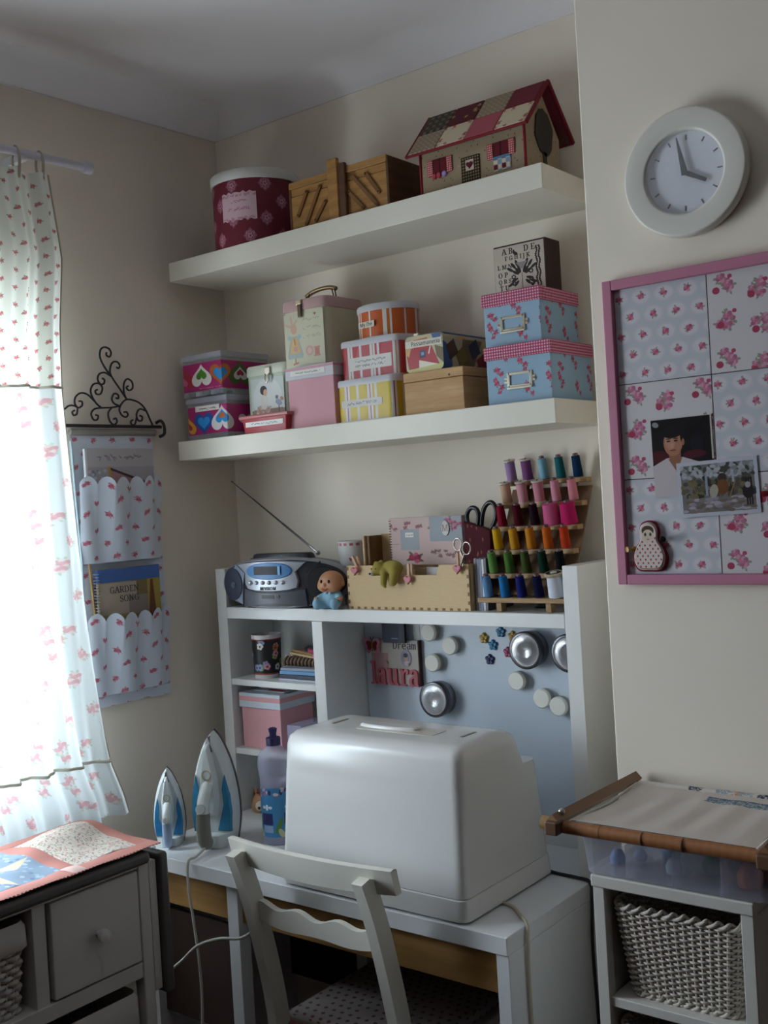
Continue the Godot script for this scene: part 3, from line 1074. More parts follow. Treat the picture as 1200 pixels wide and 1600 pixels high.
	fillpoly(im, [Vector2(0, 70), Vector2(60, 60), Vector2(180, 62), Vector2(240, 190), Vector2(20, 190)], "#a8222e")
	fillpoly(im, [Vector2(60, 20), Vector2(150, 14), Vector2(170, 50), Vector2(20, 52)], "#c05a2a")
	fillpoly(im, [Vector2(180, 0), Vector2(250, 0), Vector2(240, 30), Vector2(196, 34)], "#3a5a8f")
	fillpoly(im, [Vector2(90, 130), Vector2(240, 168), Vector2(86, 186)], "#dcd6c2")
	fillpoly(im, [Vector2(200, 60), Vector2(256, 80), Vector2(256, 160), Vector2(210, 120)], "#6d5a3a")
	rect(im, 96, 82, 42, 38, "#2c3a56")
	rect(im, 106, 90, 20, 18, "#7d93b5")
	seg(im, 170, 66, 158, 100, 4, Color("#d6d2c6"))
	fillpoly(im, [Vector2(0, 176), Vector2(256, 160), Vector2(256, 192), Vector2(0, 192)], "#c9c07a")
	fillpoly(im, [Vector2(0, 60), Vector2(40, 60), Vector2(20, 110), Vector2(0, 90)], "#c79a62")
	var pat = mx(tx(im), 0.4)
	t = thing("haberdashery_tin", "patterned red and beige tin with haberdashery collage, lying on the bare wooden box", "tin", Vector3(0.81, Y + 0.0935, 0.098))
	part(t, "body", loft(round_rect(0.104, 0.082, 0.012), [[-0.092, 0.97, 0.97], [-0.09, 1, 1], [0.09, 1, 1], [0.092, 0.97, 0.97]]), pat, Vector3(0, 0.041, 0))
	part(t, "lid_corner", bx(Vector3(0.05, 0.012, 0.18), 0.004), mt("#34507f", 0.4), Vector3(0.024, 0.077, -0.003))
	part(t, "hinge", bx(Vector3(0.014, 0.012, 0.01), 0.002), mt("#b8b09a", 0.35, 0.7), Vector3(-0.022, 0.082, 0.085))
	for q in [[0.024, 0.03, "#7d6a32"], [-0.03, 0.05, "#2c3a56"], [-0.06, 0.02, "#7a1d28"], [0.06, 0.045, "#5a3a2a"]]:
		part(t, "collage_patch", bx(Vector3(0.0012, 0.034, 0.036), 0), mt(q[2], 0.5), Vector3(0.0521, q[1], q[0]), Vector3(0.5, 0, 0))
	lb = part(t, "paper_label", bx(Vector3(0.098, 0.015, 0.001)), mt("#dcd6c8", 0.8), Vector3(-0.001, 0.063, 0.0925))
	lettering(lb, "Passamaneria", 0.0125, mt("#3a3634"), Vector3(0.006, 0, 0.0006))
	# --- bare wooden box
	t = thing("wooden_box", "plain pale wooden box with small latch hole, underneath the haberdashery tin", "box", Vector3(0.838, Y, 0.12))
	var wm = mx(wood("#c9a270", "#a87d4c", true), 0.6, 3, 3)
	part(t, "body", bx(Vector3(0.158, 0.072, 0.165), 0.002, Vector3(0, 0.036, 0)), wm)
	part(t, "lid", bx(Vector3(0.16, 0.0205, 0.167), 0.002, Vector3(0, 0.0828, 0)), wm)
	part(t, "latch_hole", disc(0.0025, 0.001, 10), mt("#4d3420"), Vector3(0.044, 0.078, 0.0832))
	# --- blue floral boxes
	var fl = img(256, 256, "#93aec4")
	for q in [[40, 50], [170, 30], [100, 140], [220, 150], [30, 200], [160, 230]]:
		for k in 3:
			rose(fl, q[0] + rng.randf_range(-24, 24), q[1] + k * 19, 12.5 - k * 1.8, [Color("#b54a66"), Color("#c66a80"), Color("#a33a58")], Color("#5f7068"))
	var fm = mx(tx(fl), 0.75, 8, 8)
	var gm = mx(checks(16, 2, "#d8c9cf", "#b5486a", "#9a2b50"), 0.75, 42, 42)
	for q in [[Vector3(1.052, Y, 0.113), Vector3(0.153, 0.122, 0.175), "larger pale blue rose-print box with gingham lid, bottom of the pair", Vector3(0.003, 0.048, 0)], [Vector3(1.035, Y + 0.122, 0.107), Vector3(0.136, 0.113, 0.158), "smaller pale blue rose-print box with gingham lid, stacked under the stencilled box", Vector3(0.002, 0.045, 0)]]:
		t = lid_box("storage_box", q[2], "storage box", q[0], q[1], 0.028, 0.004, fm, gm, "blue floral boxes")
		var h = part(t, "label_holder", null, null, q[3] + Vector3(0, 0, q[1].z / 2))
		var fr := MB.new()
		for s in [-1, 1]:
			fr.box(Vector3(0.054, 0.006, 0.003), Vector3(0, s * 0.013, 0.0015), 0.001)
			fr.box(Vector3(0.007, 0.032, 0.003), Vector3(s * 0.0265, 0, 0.0015), 0.001)
			fr.box(Vector3(0.008, 0.012, 0.002), Vector3(s * 0.033, 0, 0.001), 0.0008)
		fr.box(Vector3(0.06, 0.006, 0.005), Vector3(0, -0.0165, 0.0025), 0.002)
		h.mesh = fr.mesh()
		h.material_override = mt("#d6d0c0", 0.25, 0.85)
		for s in [-1, 1]:
			part(h, "rivet", disc(0.002, 0.003, 8), mt("#a39a88", 0.3, 0.9), Vector3(s * 0.034, 0, 0.001))
	# --- stencilled box
	im = img(256, 256, "#bfb3a6")
	var ink = Color("#2e2526")
	for q in [[0.35, 60], [0.62, 46], [0.95, 58], [-0.35, 60], [-0.62, 46], [-0.95, 58]]:
		var a = q[0]
		for k in [40, 74]:
			dot(im, 140 + sin(a) * k, 165 - cos(a) * k, 7, 20, ink, a, false)
	for q in [[1.9, 40], [2.4, 44], [-1.9, 40], [-2.4, 44], [2.1, 66], [-2.1, 66]]:
		dot(im, 140 + sin(q[0]) * q[1], 165 - cos(q[0]) * q[1], 7, 18, ink, q[0], false)
	seg(im, 140, 150, 140, 235, 2, ink)
	fillpoly(im, [Vector2(110, 92), Vector2(170, 92), Vector2(140, 130)], "#8d8582")
	for q in [[96, 162], [96, 194], [186, 146], [186, 186]]:
		for k in 7:
			dot(im, q[0] + cos(k * 0.9) * 9, q[1] + sin(k * 0.9) * 9, 4, 4, ink, 0, false)
	heart(im, 192, 214, 24, ink)
	dot(im, 110, 42, 14, 8, ink, 0.6, false)
	dot(im, 104, 34, 5, 14, ink, -0.3, false)
	for k in 22:
		for s in [-7, 7]:
			dot(im, 224 + s + 3 * sin(k), 28 + k * 9.4, 6, 4.5, ink, k + s, false)
	rect(im, 120, 232, 40, 8, "#2e2526")
	t = thing("stencilled_box", "square dark wooden box with black alphabet and plant stencil on cream front", "box", Vector3(1.022, Y + 0.2352, 0.088), 0.0)
	part(t, "body", bx(Vector3(0.128, 0.112, 0.062), 0.002, Vector3(0, 0.056, 0)), mx(wood("#3a211b", "#281510", false), 0.6, 5, 5))
	var pl = part(t, "front_panel", bx(Vector3(0.122, 0.106, 0.001), 0, Vector3.ZERO, true), mx(tx(im), 0.8), Vector3(-0.001, 0.055, 0.0315))
	for q in [["A B", -0.028, 0.042, 0.017], ["D E", 0.026, 0.042, 0.017], ["F G H I J K", -0.004, 0.027, 0.0125], ["L M N", -0.036, 0.01, 0.0125], ["O P", -0.041, -0.007, 0.0145], ["Q R S", -0.037, -0.021, 0.0125], ["T U", -0.039, -0.035, 0.0145], ["V W", -0.036, -0.047, 0.0115]]:
		lettering(pl, q[0], q[3], mt("#2e2526", 0.8), Vector3(q[1], q[2], 0.0006), Vector3.ZERO, "Droid Serif", 0.0004, true)


func striped_tin(called, label, at, s, c, pin, turn, lab_at, lab_size, lines):
	var t = thing(called, label, "tin", at, turn, "striped tins")
	var per = 2 * (s.x + s.z)
	var n = 512
	var im = img(n, 64, c)
	for k in 4:
		dot(im, rng.randf() * n, 30, 26, 40, Color(c).lightened(0.12))
	for k in 9:
		var x0 = k * n / 9.0
		rect(im, x0, 0, 13, 64, "#d5d3d6")
		rect(im, x0 + 6, 0, 2, 64, pin)
		if k % 2:
			rect(im, x0 + 30, 0, 6, 64, "#d5d3d6")
		else:
			rect(im, x0 + 13, 0, 5, 64, c)
			rect(im, x0 + 18, 0, 6, 64, "#d5d3d6")
	var o = round_rect(s.x, s.z, 0.016, 6)
	part(t, "body", loft(o, [[0.0, 1, 1], [s.y - 0.01, 1, 1]]), mx(tx(im), 0.4), Vector3.ZERO, Vector3(-PI / 2, 0, 0))
	part(t, "lid", loft(o, [[0.0, 1.025, 1.025], [0.012, 1.025, 1.025], [0.015, 1.0, 1.0]]), mt("#cdccd0", 0.35), Vector3(0, s.y - 0.015, 0), Vector3(-PI / 2, 0, 0))
	part(t, "base_rim", loft(o, [[0.0, 1.012, 1.012], [0.003, 1.012, 1.012]]), mt("#c4c3c7", 0.35), Vector3.ZERO, Vector3(-PI / 2, 0, 0))
	part(t, "paper_label", card(lab_size.x, lab_size.y), note(256, int(256 * lab_size.y / lab_size.x), lines, Color("#7d7a86"), "#dfdcd6"), lab_at + Vector3(0, 0, s.z / 2 + 0.0004))
	return t


func hutch():
	var w = mt("#e4e4e2", 0.4)
	var t = thing("desk_hutch", "white hutch with cubbyholes and magnetic back board standing on the desk", "hutch", Vector3(0, 0.72, 0))
	var d = 0.172
	var z = 0.0885
	for x in [0.1015, 1.1295]:
		part(t, "side_panel", bx(Vector3(0.035, 0.6376, d), 0.0015), w, Vector3(x, 0.3188, z))
	part(t, "top_board", bx(Vector3(0.9925, 0.03, d), 0.0015), w, Vector3(0.6155, 0.5236, z))
	part(t, "divider", bx(Vector3(0.034, 0.508, d - 0.004), 0.0015), w, Vector3(0.4295, 0.254, z))
	part(t, "cubby_shelf", bx(Vector3(0.293, 0.016, d - 0.006), 0.001), w, Vector3(0.2657, 0.343, z))
	part(t, "cubby_shelf", bx(Vector3(0.293, 0.016, d - 0.006), 0.001), w, Vector3(0.2657, 0.163, z))
	part(t, "back_panel", bx(Vector3(0.99, 0.51, 0.006), 0), w, Vector3(0.6155, 0.255, 0.005))
	part(t, "foot_rail", bx(Vector3(0.664, 0.035, 0.012), 0.001), w, Vector3(0.7795, 0.0175, 0.02))
	single("magnetic_board", "pale blue-white magnetic board fixed inside the right half of the hutch", "magnetic board", bx(Vector3(0.6625, 0.468, 0.006), 0.001), mt("#ccd6e2", 0.3), Vector3(0.7795, 0.756 + 0.234, 0.0115))


func hutch_top_things():
	var Y = 1.2586
	boombox(Y)
	doll(Vector3(0.4725, Y, 0.158))
	# --- cup with red hearts
	var im = img(256, 128, "#d5d3d2")
	for k in 16:
		rect(im, k * 16, 4, 9, 5, "#b5606a")
	for k in 4:
		heart(im, 32 + k * 64, 66, 46, "#c98a92")
		heart(im, 32 + k * 64, 66, 32, "#d3b9bc")
		heart(im, 32 + k * 64, 66, 14, "#b55a66")
		heart(im, 64 + k * 64, 36, 10, "#b55a66")
	cup("heart_cup", "white tumbler cup with red hearts and a dotted red rim, behind the doll", Vector3(0.458, Y, 0.047), 0.4, 0.03, 0.0425, 0.158, mx(tx(im), 0.5), mt("#d5d3d2", 0.5))
	# --- grey book end beside the organizer
	single("grey_booklet", "thin grey booklet standing between the doll and the plywood organizer", "booklet", bx(Vector3(0.014, 0.058, 0.09), 0.001), mt("#8f8c90", 0.6), Vector3(0.5135, Y + 0.029, 0.095))
	# --- plywood letter organizer
	var ply = mx(wood("#d9be94", "#c9a878", true), 0.6, 3.5, 3.5)
	var edge = mt("#8a6a44", 0.7)
	var t = thing("desk_organizer", "pale plywood desk organizer box with notched front and finger joints", "organizer", Vector3(0.699, Y, 0))
	var x0 = -0.174
	var x1 = 0.174
	part(t, "front_board", prism([Vector2(x0, 0.0), Vector2(x1, 0), Vector2(x1, 0.103), Vector2(0.095, 0.103), Vector2(0.088, 0.08), Vector2(-0.09, 0.079), Vector2(-0.096, 0.103), Vector2(x0, 0.103)], 0.154, 0.160), ply)
	part(t, "back_board", bx(Vector3(0.348, 0.103, 0.006)), ply, Vector3(0, 0.0515, 0.045))
	for s in [-1, 1]:
		part(t, "side_board", bx(Vector3(0.006, 0.103, 0.112)), ply, Vector3(s * 0.171, 0.0515, 0.1))
	part(t, "bottom_board", bx(Vector3(0.336, 0.006, 0.108)), ply, Vector3(0, 0.004, 0.1))
	for k in 17:
		part(t, "finger_joint", bx(Vector3(0.008, 0.006, 0.0006)), edge, Vector3(-0.164 + k * 0.0205, 0.0032, 0.1602))
	for s in [-1, 1]:
		for k in 5:
			part(t, "finger_joint", bx(Vector3(0.005, 0.008, 0.0006)), edge, Vector3(s * 0.1712, 0.018 + k * 0.0195, 0.1602))
	# --- things standing in it and behind it
	im = img(160, 120, "#d3b8b4")
	rng.seed = 33
	for k in 18:
		rose(im, rng.randf() * 160, 10 + rng.randf() * 18, 4.5, [Color("#a85a70"), Color("#bf8a92"), Color("#7d6a5a")])
		rose(im, 90 + rng.randf() * 70, 84 + rng.randf() * 16, 3.5, [Color("#a85a70"), Color("#bf8a92"), Color("#6d6a5a")])
	rect(im, 24, 30, 42, 52, "#a8adb4")
	rect(im, 90, 0, 70, 62, "#a5abb2")
	for k in 6:
		rose(im, 118 + rng.randf() * 40, 8 + rng.randf() * 24, 6, [Color("#b56a86"), Color("#c98aa0"), Color("#a85070")])
	rose(im, 54, 102, 13, [Color("#b0405e"), Color("#c76a84"), Color("#96304c")], Color("#5d6648"))
	rect(im, 0, 66, 20, 2, "#b8979a")
	t = thing("spiral_album", "rose-print spiral-bound album with grey patches and an oval letter M tag", "album", Vector3(0.711, Y + 0.098, 0.083), 0.0)
	part(t, "cover", bx(Vector3(0.208, 0.112, 0.014), 0.001, Vector3(0, 0.056, 0), true), mx(tx(im), 0.8))
	var sp := MB.new()
	for k in 17:
		var ring = []
		for j in 10:
			var a = TAU * j / 10
			ring.append(Vector3(-0.103 + 0.004 * cos(a), 0.006 + k * 0.0062, 0.0 + 0.009 * sin(a)))
		sp.tube(ring, 0.0009, 5, true)
	part(t, "spiral", sp.mesh(), mt("#4a4442", 0.4, 0.7))
	var tg = part(t, "name_tag", loft(ellipse_poly(0.0105, 0.0175, 24), [[0.0, 1, 1], [0.0025, 1, 1], [0.003, 0.93, 0.93]]), mt("#cfc8c8", 0.6), Vector3(0.059, 0.084, 0.007))
	lettering(tg, "M", 0.021, mt("#a58d6a"), Vector3(0, 0, 0.0032), Vector3.ZERO, "Droid Serif")
	part(t, "paper_label", card(0.024, 0.011), note(64, 30, 1), Vector3(-0.046, 0.071, 0.0072))
	t = thing("leaning_tray", "tilted pale wooden tray leaning behind the organizer, left of the spiral album", "tray", Vector3(0.568, Y, 0.075))
	part(t, "back_board", bx(Vector3(0.07, 0.172, 0.006), 0.001, Vector3(0.012, 0.086, -0.03)), ply)
	part(t, "side_board", bx(Vector3(0.012, 0.17, 0.05), 0.002, Vector3(-0.026, 0.085, -0.003)), mx(wood("#8a6236", "#6d4a28", false), 0.6, 4, 4))
	part(t, "side_edge", bx(Vector3(0.007, 0.171, 0.012), 0.002, Vector3(-0.0345, 0.0855, 0.022)), ply)
	single("paper_sheet", "white folded paper standing in the organizer notch", "paper", bx(Vector3(0.07, 0.088, 0.003), 0.001), mt("#cfcac6", 0.8), Vector3(0.77, Y + 0.0515, 0.125), Vector3(0, 0, 0))
	single("kraft_card", "brown kraft card inside the organizer, beside the white paper", "card", bx(Vector3(0.05, 0.086, 0.003), 0.001), mt("#a58d68", 0.8), Vector3(0.722, Y + 0.0505, 0.118))
	bear(Vector3(0.652, Y, 0.163))
	var peg_at = [[Vector3(0.556, Y + 0.096, 0.161), "pink wooden clothes peg clipped to the organizer's left end", 0.45], [Vector3(0.712, Y + 0.075, 0.161), "pink wooden clothes peg clipped beside the yellow bear", 0.0], [Vector3(0.849, Y + 0.098, 0.161), "pink wooden clothes peg clipped to the organizer's right end, near the scissors", 0.0]]
	for q in peg_at:
		t = thing("clothes_peg", q[1], "clothes peg", q[0], 0.0, "pink clothes pegs")
		part(t, "leg", loft(round_rect(0.006, 0.04, 0.002), [[0.0, 1, 1], [0.005, 1, 1]]), mt("#c9a080", 0.6), Vector3(0, 0.012, 0), Vector3(0, 0, q[2]))
		part(t, "leg", loft(round_rect(0.006, 0.024, 0.002), [[-0.014, 1, 1], [-0.008, 1, 1]]), mt("#c9a080", 0.6), Vector3(0, 0.018, 0), Vector3(0, 0, q[2]))
		part(t, "heart", loft(heart_poly(0.022), [[0.005, 1, 1], [0.009, 1, 1], [0.0105, 0.85, 0.85]]), mt("#c4707a", 0.5), Vector3(0.0, -0.004, 0))
	# --- scissors in a red pouch, small scissors
	var red = img(96, 96, "#4d1320")
	for k in 7:
		rose(red, rng.randf() * 96, rng.randf() * 96, 5, [Color("#8a6a3a"), Color("#8f4a46")], Color("#5f4a30"))
	t = thing("scissors_pouch", "dark red floral fabric pouch holding scissors, leaning beside the spool rack", "pouch", Vector3(0.862, Y, 0.092), 0.0)
	part(t, "pouch", loft(PackedVector2Array([Vector2(-0.02, 0.04), Vector2(0.012, 0.03), Vector2(0.034, 0.11), Vector2(0.036, 0.175), Vector2(0.0, 0.186), Vector2(-0.036, 0.197), Vector2(-0.034, 0.12)]), [[-0.008, 0.94, 0.96], [-0.005, 1, 1], [0.005, 1, 1], [0.009, 0.94, 0.96]], 0.6, Vector2(0, 0.11)), mx(tx(red), 0.95, 2, 2))
	t = thing("scissors", "large scissors with black looped handles standing in the red pouch", "scissors", Vector3(0.862, Y, 0.092))
	var blk = mt("#17151a", 0.35)
	part(t, "handle", tube(spline([Vector3(-0.012, 0.17, 0), Vector3(-0.027, 0.188, 0), Vector3(-0.03, 0.21, 0), Vector3(-0.018, 0.225, 0), Vector3(-0.003, 0.222, 0), Vector3(0.001, 0.205, 0), Vector3(-0.004, 0.182, 0)], 5, true), 0.0052, 8, true), blk)
	part(t, "handle", tube(spline([Vector3(0.006, 0.17, -0.004), Vector3(0.006, 0.195, -0.004), Vector3(0.014, 0.222, -0.004), Vector3(0.028, 0.235, -0.004), Vector3(0.04, 0.232, -0.004), Vector3(0.046, 0.215, -0.004), Vector3(0.042, 0.195, -0.004), Vector3(0.028, 0.176, -0.004)], 5, true), 0.0054, 8, true), blk)
	part(t, "blade", bx(Vector3(0.014, 0.13, 0.003), 0.001), mt("#9a9a9e", 0.25, 0.9), Vector3(-0.002, 0.112, 0.0))
	var sil = mt("#b5aaa2", 0.22, 0.9)
	t = thing("embroidery_scissors", "small silver embroidery scissors hanging on the organizer corner", "scissors", Vector3(0.868, Y + 0.122, 0.165))
	for q in [[-0.016, 0.026, 0.0], [0.009, 0.017, 0.003]]:
		var ring = []
		for j in 16:
			var a = TAU * j / 16
			ring.append(Vector3(q[0] + 0.0105 * cos(a), q[1] + 0.0135 * sin(a), q[2]))
		part(t, "finger_loop", tube(ring, 0.0016, 6, true), sil)
	part(t, "blade", tube([Vector3(-0.011, 0.013, 0), Vector3(-0.002, -0.006, 0.001), Vector3(-0.008, -0.03, 0.001)], [0.002, 0.0022, 0.0008], 6), sil)
	part(t, "blade", tube([Vector3(0.003, 0.006, 0.003), Vector3(-0.004, -0.008, 0.003), Vector3(-0.012, -0.028, 0.003)], [0.002, 0.0022, 0.0008], 6), sil)
	# --- striped magazines between the organizer and the rack
	for k in 5:
		single("magazine", ["silver-grey spined magazine, against the organizer", "white spined magazine, second from the organizer", "blue-grey spined magazine, middle of the five magazines", "thin white magazine, fourth from the organizer", "dark spined magazine, nearest the spool rack"][k], "magazine", bx(Vector3(0.0062, 0.115 - 0.002 * (k % 2), 0.105), 0.0008), mt(["#8d8f9c", "#c9ccd4", "#7d88a4", "#d5d6da", "#5d5a62"][k], 0.45), Vector3(0.8795 + k * 0.0064, Y + 0.0575 - 0.001 * (k % 2), 0.09), Vector3.ZERO, "magazines beside the organizer")
	# --- black gadget under the rack
	t = thing("clip_gadget", "small black clip gadget with a silver wheel, under the spool rack", "gadget", Vector3(1.02, Y, 0.07))
	part(t, "body", bx(Vector3(0.03, 0.022, 0.02), 0.003), mt("#141216", 0.4), Vector3(-0.02, 0.011, 0))
	part(t, "rod", tube([Vector3(-0.006, 0.012, 0), Vector3(0.06, 0.012, 0)], 0.002, 8), mt("#77747a", 0.3, 0.9))
	part(t, "wheel", lathe([Vector2(0.0001, -0.002), Vector2(0.011, -0.002), Vector2(0.012, 0), Vector2(0.011, 0.002), Vector2(0.0001, 0.002)], 20), mt("#c9c6c9", 0.25, 0.8), Vector3(0.01, 0.0125, 0), Vector3(0, 0.4, PI / 2))
	part(t, "knob", ball(0.005, 10), mt("#d0cdd0", 0.3, 0.6), Vector3(-0.001, 0.012, 0.004))


func cup(called, label, at, turn, r0, r1, h, printed, plain):
	var t = thing(called, label, "cup", at, turn)
	part(t, "body", lathe([Vector2(r0, 0), Vector2(r1, h)], 36), printed)
	part(t, "inside", lathe([Vector2(r1, h), Vector2(r1 - 0.002, h), Vector2(r0 - 0.001, 0.005), Vector2(0.0001, 0.005)], 36), plain)
	part(t, "bottom", lathe([Vector2(0.0001, 0.0002), Vector2(r0, 0.0002)], 36), plain)
	return t


func boombox(Y):
	var t = thing("boombox", "silver and dark grey portable radio with two speakers, blue display and aerial", "radio", Vector3(0.30, Y, 0.1155), 0.17)
	var dark = mt("#3a3b44", 0.4)
	var sil = mt("#a4a7b0", 0.3, 0.5)
	var c = Vector2(0, 0.065)
	var o = ellipse_poly(0.205, 0.063, 56, c, 2.35)
	part(t, "body", loft(o, [[-0.03, 0.8, 0.84], [-0.018, 0.87, 0.95], [0.03, 0.9, 0.99], [0.052, 1.0, 1.0], [0.06, 1.0, 1.0], [0.072, 0.985, 0.975]], 0.5, c, 8), mt("#4a4b54", 0.35))
	part(t, "rim", loft(o, [[0.058, 1.0, 1.0], [0.061, 1.015, 1.04], [0.069, 1.012, 1.03], [0.0745, 0.975, 0.95]], 0.5, c, 8), sil)
	var face = 0.0745
	part(t, "face", loft(o, [[face - 0.004, 0.965, 0.94], [face + 0.002, 0.965, 0.94], [face + 0.0035, 0.95, 0.92]], 0.6, c, 8), mt("#23242c", 0.4))
	# left speaker wing
	var wing = PackedVector2Array()
	for i in 15:
		var a = deg_to_rad(112 + 136.0 * i / 14)
		wing.append(c + Vector2(sign(cos(a)) * pow(abs(cos(a)), 2.0 / 2.35) * 0.195, sign(sin(a)) * pow(abs(sin(a)), 2.0 / 2.35) * 0.056))
	var lw = PackedVector2Array([Vector2(-0.098, 0.092), Vector2(-0.135, 0.1175)])
	for p in wing:
		if p.x < -0.132:
			lw.append(p)
	lw.append_array(PackedVector2Array([Vector2(-0.112, 0.011), Vector2(-0.108, 0.06)]))
	var wg = part(t, "speaker_panel", loft(lw, [[face + 0.003, 1, 1], [face + 0.006, 1, 1], [face + 0.008, 0.97, 0.96]], 0.6, Vector2(-0.14, 0.063), 4), mt("#9aa6b8", 0.3, 0.4))
	var spk = part(wg, "speaker_cone", disc(0.039, 0.003, 32, 0.0012), mt("#2f3547", 0.7), Vector3(-0.148, 0.0635, face + 0.0078))
	spk.scale = Vector3(1.0, 1.08, 1)
	part(wg, "speaker_badge", disc(0.0095, 0.006, 20, 0.002), mt("#8f9db0", 0.2, 0.8), Vector3(-0.143, 0.0615, face + 0.0085))
	var rw = PackedVector2Array()
	for p in lw:
		rw.append(Vector2(-p.x, p.y))
	rw.reverse()
	wg = part(t, "speaker_panel", loft(rw, [[face + 0.003, 1, 1], [face + 0.006, 1, 1], [face + 0.008, 0.97, 0.96]], 0.6, Vector2(0.14, 0.063), 4), mt("#24232a", 0.4))
	part(wg, "speaker_cone", disc(0.041, 0.003, 32, 0.0012), mt("#16151b", 0.7), Vector3(0.142, 0.0635, face + 0.0078))
	part(wg, "speaker_badge", disc(0.009, 0.006, 20, 0.002), mt("#33323a", 0.3, 0.7), Vector3(0.14, 0.0615, face + 0.0085))
	# control panel with display
	part(t, "control_panel", loft(PackedVector2Array([Vector2(-0.088, 0.052), Vector2(-0.06, 0.047), Vector2(0.0, 0.045), Vector2(0.045, 0.047), Vector2(0.072, 0.053), Vector2(0.077, 0.07), Vector2(0.07, 0.094), Vector2(0.1, 0.117), Vector2(0.03, 0.122), Vector2(-0.06, 0.121), Vector2(-0.124, 0.116), Vector2(-0.095, 0.094), Vector2(-0.096, 0.066)]), [[face + 0.003, 1, 1], [face + 0.009, 1, 1], [face + 0.011, 0.98, 0.96]], 0.6, Vector2(-0.01, 0.082), 5), sil)
	var disp = part(t, "display_surround", loft(ellipse_poly(0.073, 0.0215, 36, Vector2.ZERO, 2.2), [[0.0, 1, 1], [0.003, 1, 1], [0.004, 0.97, 0.93]]), mt("#3f78ae", 0.3), Vector3(-0.012, 0.097, face + 0.0105))
	part(disp, "display", bx(Vector3(0.078, 0.021, 0.002), 0.0008), mt("#0c0d13", 0.5), Vector3(-0.005, 0.0015, 0.0058))
	part(disp, "display_edge", bx(Vector3(0.008, 0.022, 0.002), 0.0008), mt("#7fb4e0", 0.3), Vector3(0.038, 0.0015, 0.0058))
	for k in 6:
		part(t, "button", ball(0.0075 if k == 0 else 0.0062, 12, 0.9), mt("#c5c8ce", 0.25, 0.6), Vector3(-0.075 + k * 0.0215, 0.0675 - 0.0 * k, face + 0.011))
	lettering(t, "NEVIROM", 0.0115, mt("#1c1c22"), Vector3(-0.016, 0.0525, face + 0.0113), Vector3.ZERO, "Droid Sans", 0.0005, true)
	# tape door
	part(t, "tape_door", loft(PackedVector2Array([Vector2(-0.108, 0.006), Vector2(0.098, 0.006), Vector2(0.094, 0.05), Vector2(0.06, 0.045), Vector2(0.0, 0.041), Vector2(-0.06, 0.043), Vector2(-0.103, 0.054)]), [[face + 0.003, 1, 1], [face + 0.006, 1, 1], [face + 0.0075, 0.985, 0.96]], 0.6, Vector2(-0.005, 0.025), 5), mt("#454650", 0.35))
	part(t, "tape_slot", bx(Vector3(0.04, 0.009, 0.001), 0.0004), mt("#0e0d12", 0.4), Vector3(-0.02, 0.031, face + 0.0078))
	part(t, "tape_knob", disc(0.0045, 0.002, 14), mt("#0f0e14", 0.2), Vector3(0.014, 0.0315, face + 0.0076))
	part(t, "top_handle", loft(round_rect(0.2, 0.04, 0.018), [[0.0, 1, 1], [0.01, 0.96, 0.9], [0.014, 0.9, 0.8]]), mt("#26262c", 0.4), Vector3(-0.015, 0.124, 0.018), Vector3(-PI / 2, 0, 0))
	part(t, "top_button", ball(0.006, 10), mt("#b5b8c0", 0.25, 0.7), Vector3(-0.115, 0.122, 0.03))
	for s in [-1, 1]:
		part(t, "foot", bx(Vector3(0.03, 0.0065, 0.05), 0.002), mt("#1c1c22", 0.5), Vector3(s * 0.1, 0.0033, 0.035))
	bend(t, 1.05)
	t.scale = Vector3(0.937, 0.98, 1.0)
	var I = t.transform.affine_inverse()
	var base = I * Vector3(0.387, 1.391, 0.105)
	var tip = I * Vector3(0.09, 1.586, 0.1)
	var an = part(t, "aerial", tube([base, base.lerp(tip, 0.4), base.lerp(tip, 0.401), base.lerp(tip, 0.75), base.lerp(tip, 0.751), tip], [0.0032, 0.003, 0.0024, 0.0022, 0.0016, 0.0014], 8), mt("#9c9ca0", 0.25, 0.9))
	part(an, "aerial_tip", ball(0.0026, 8), mt("#9c9ca0", 0.25, 0.9), tip)
	part(an, "aerial_joint", ball(0.006, 10), mt("#8f8f94", 0.3, 0.8), base)


static func cap(p: Vector3, a: Vector3, b: Vector3, ra: float, rb: float) -> float:
	var d = b - a
	var h = clampf((p - a).dot(d) / maxf(d.length_squared(), 1e-9), 0.0, 1.0)
	return (p - a - d * h).length() - lerpf(ra, rb, h)


static func ell(p: Vector3, c: Vector3, r: Vector3) -> float:
	var q = (p - c) / r
	return (q.length() - 1.0) * minf(r.x, minf(r.y, r.z))


static func smin(a: float, b: float, k: float) -> float:
	var h = clampf(0.5 + 0.5 * (b - a) / k, 0.0, 1.0)
	return lerpf(b, a, h) - k * h * (1.0 - h)


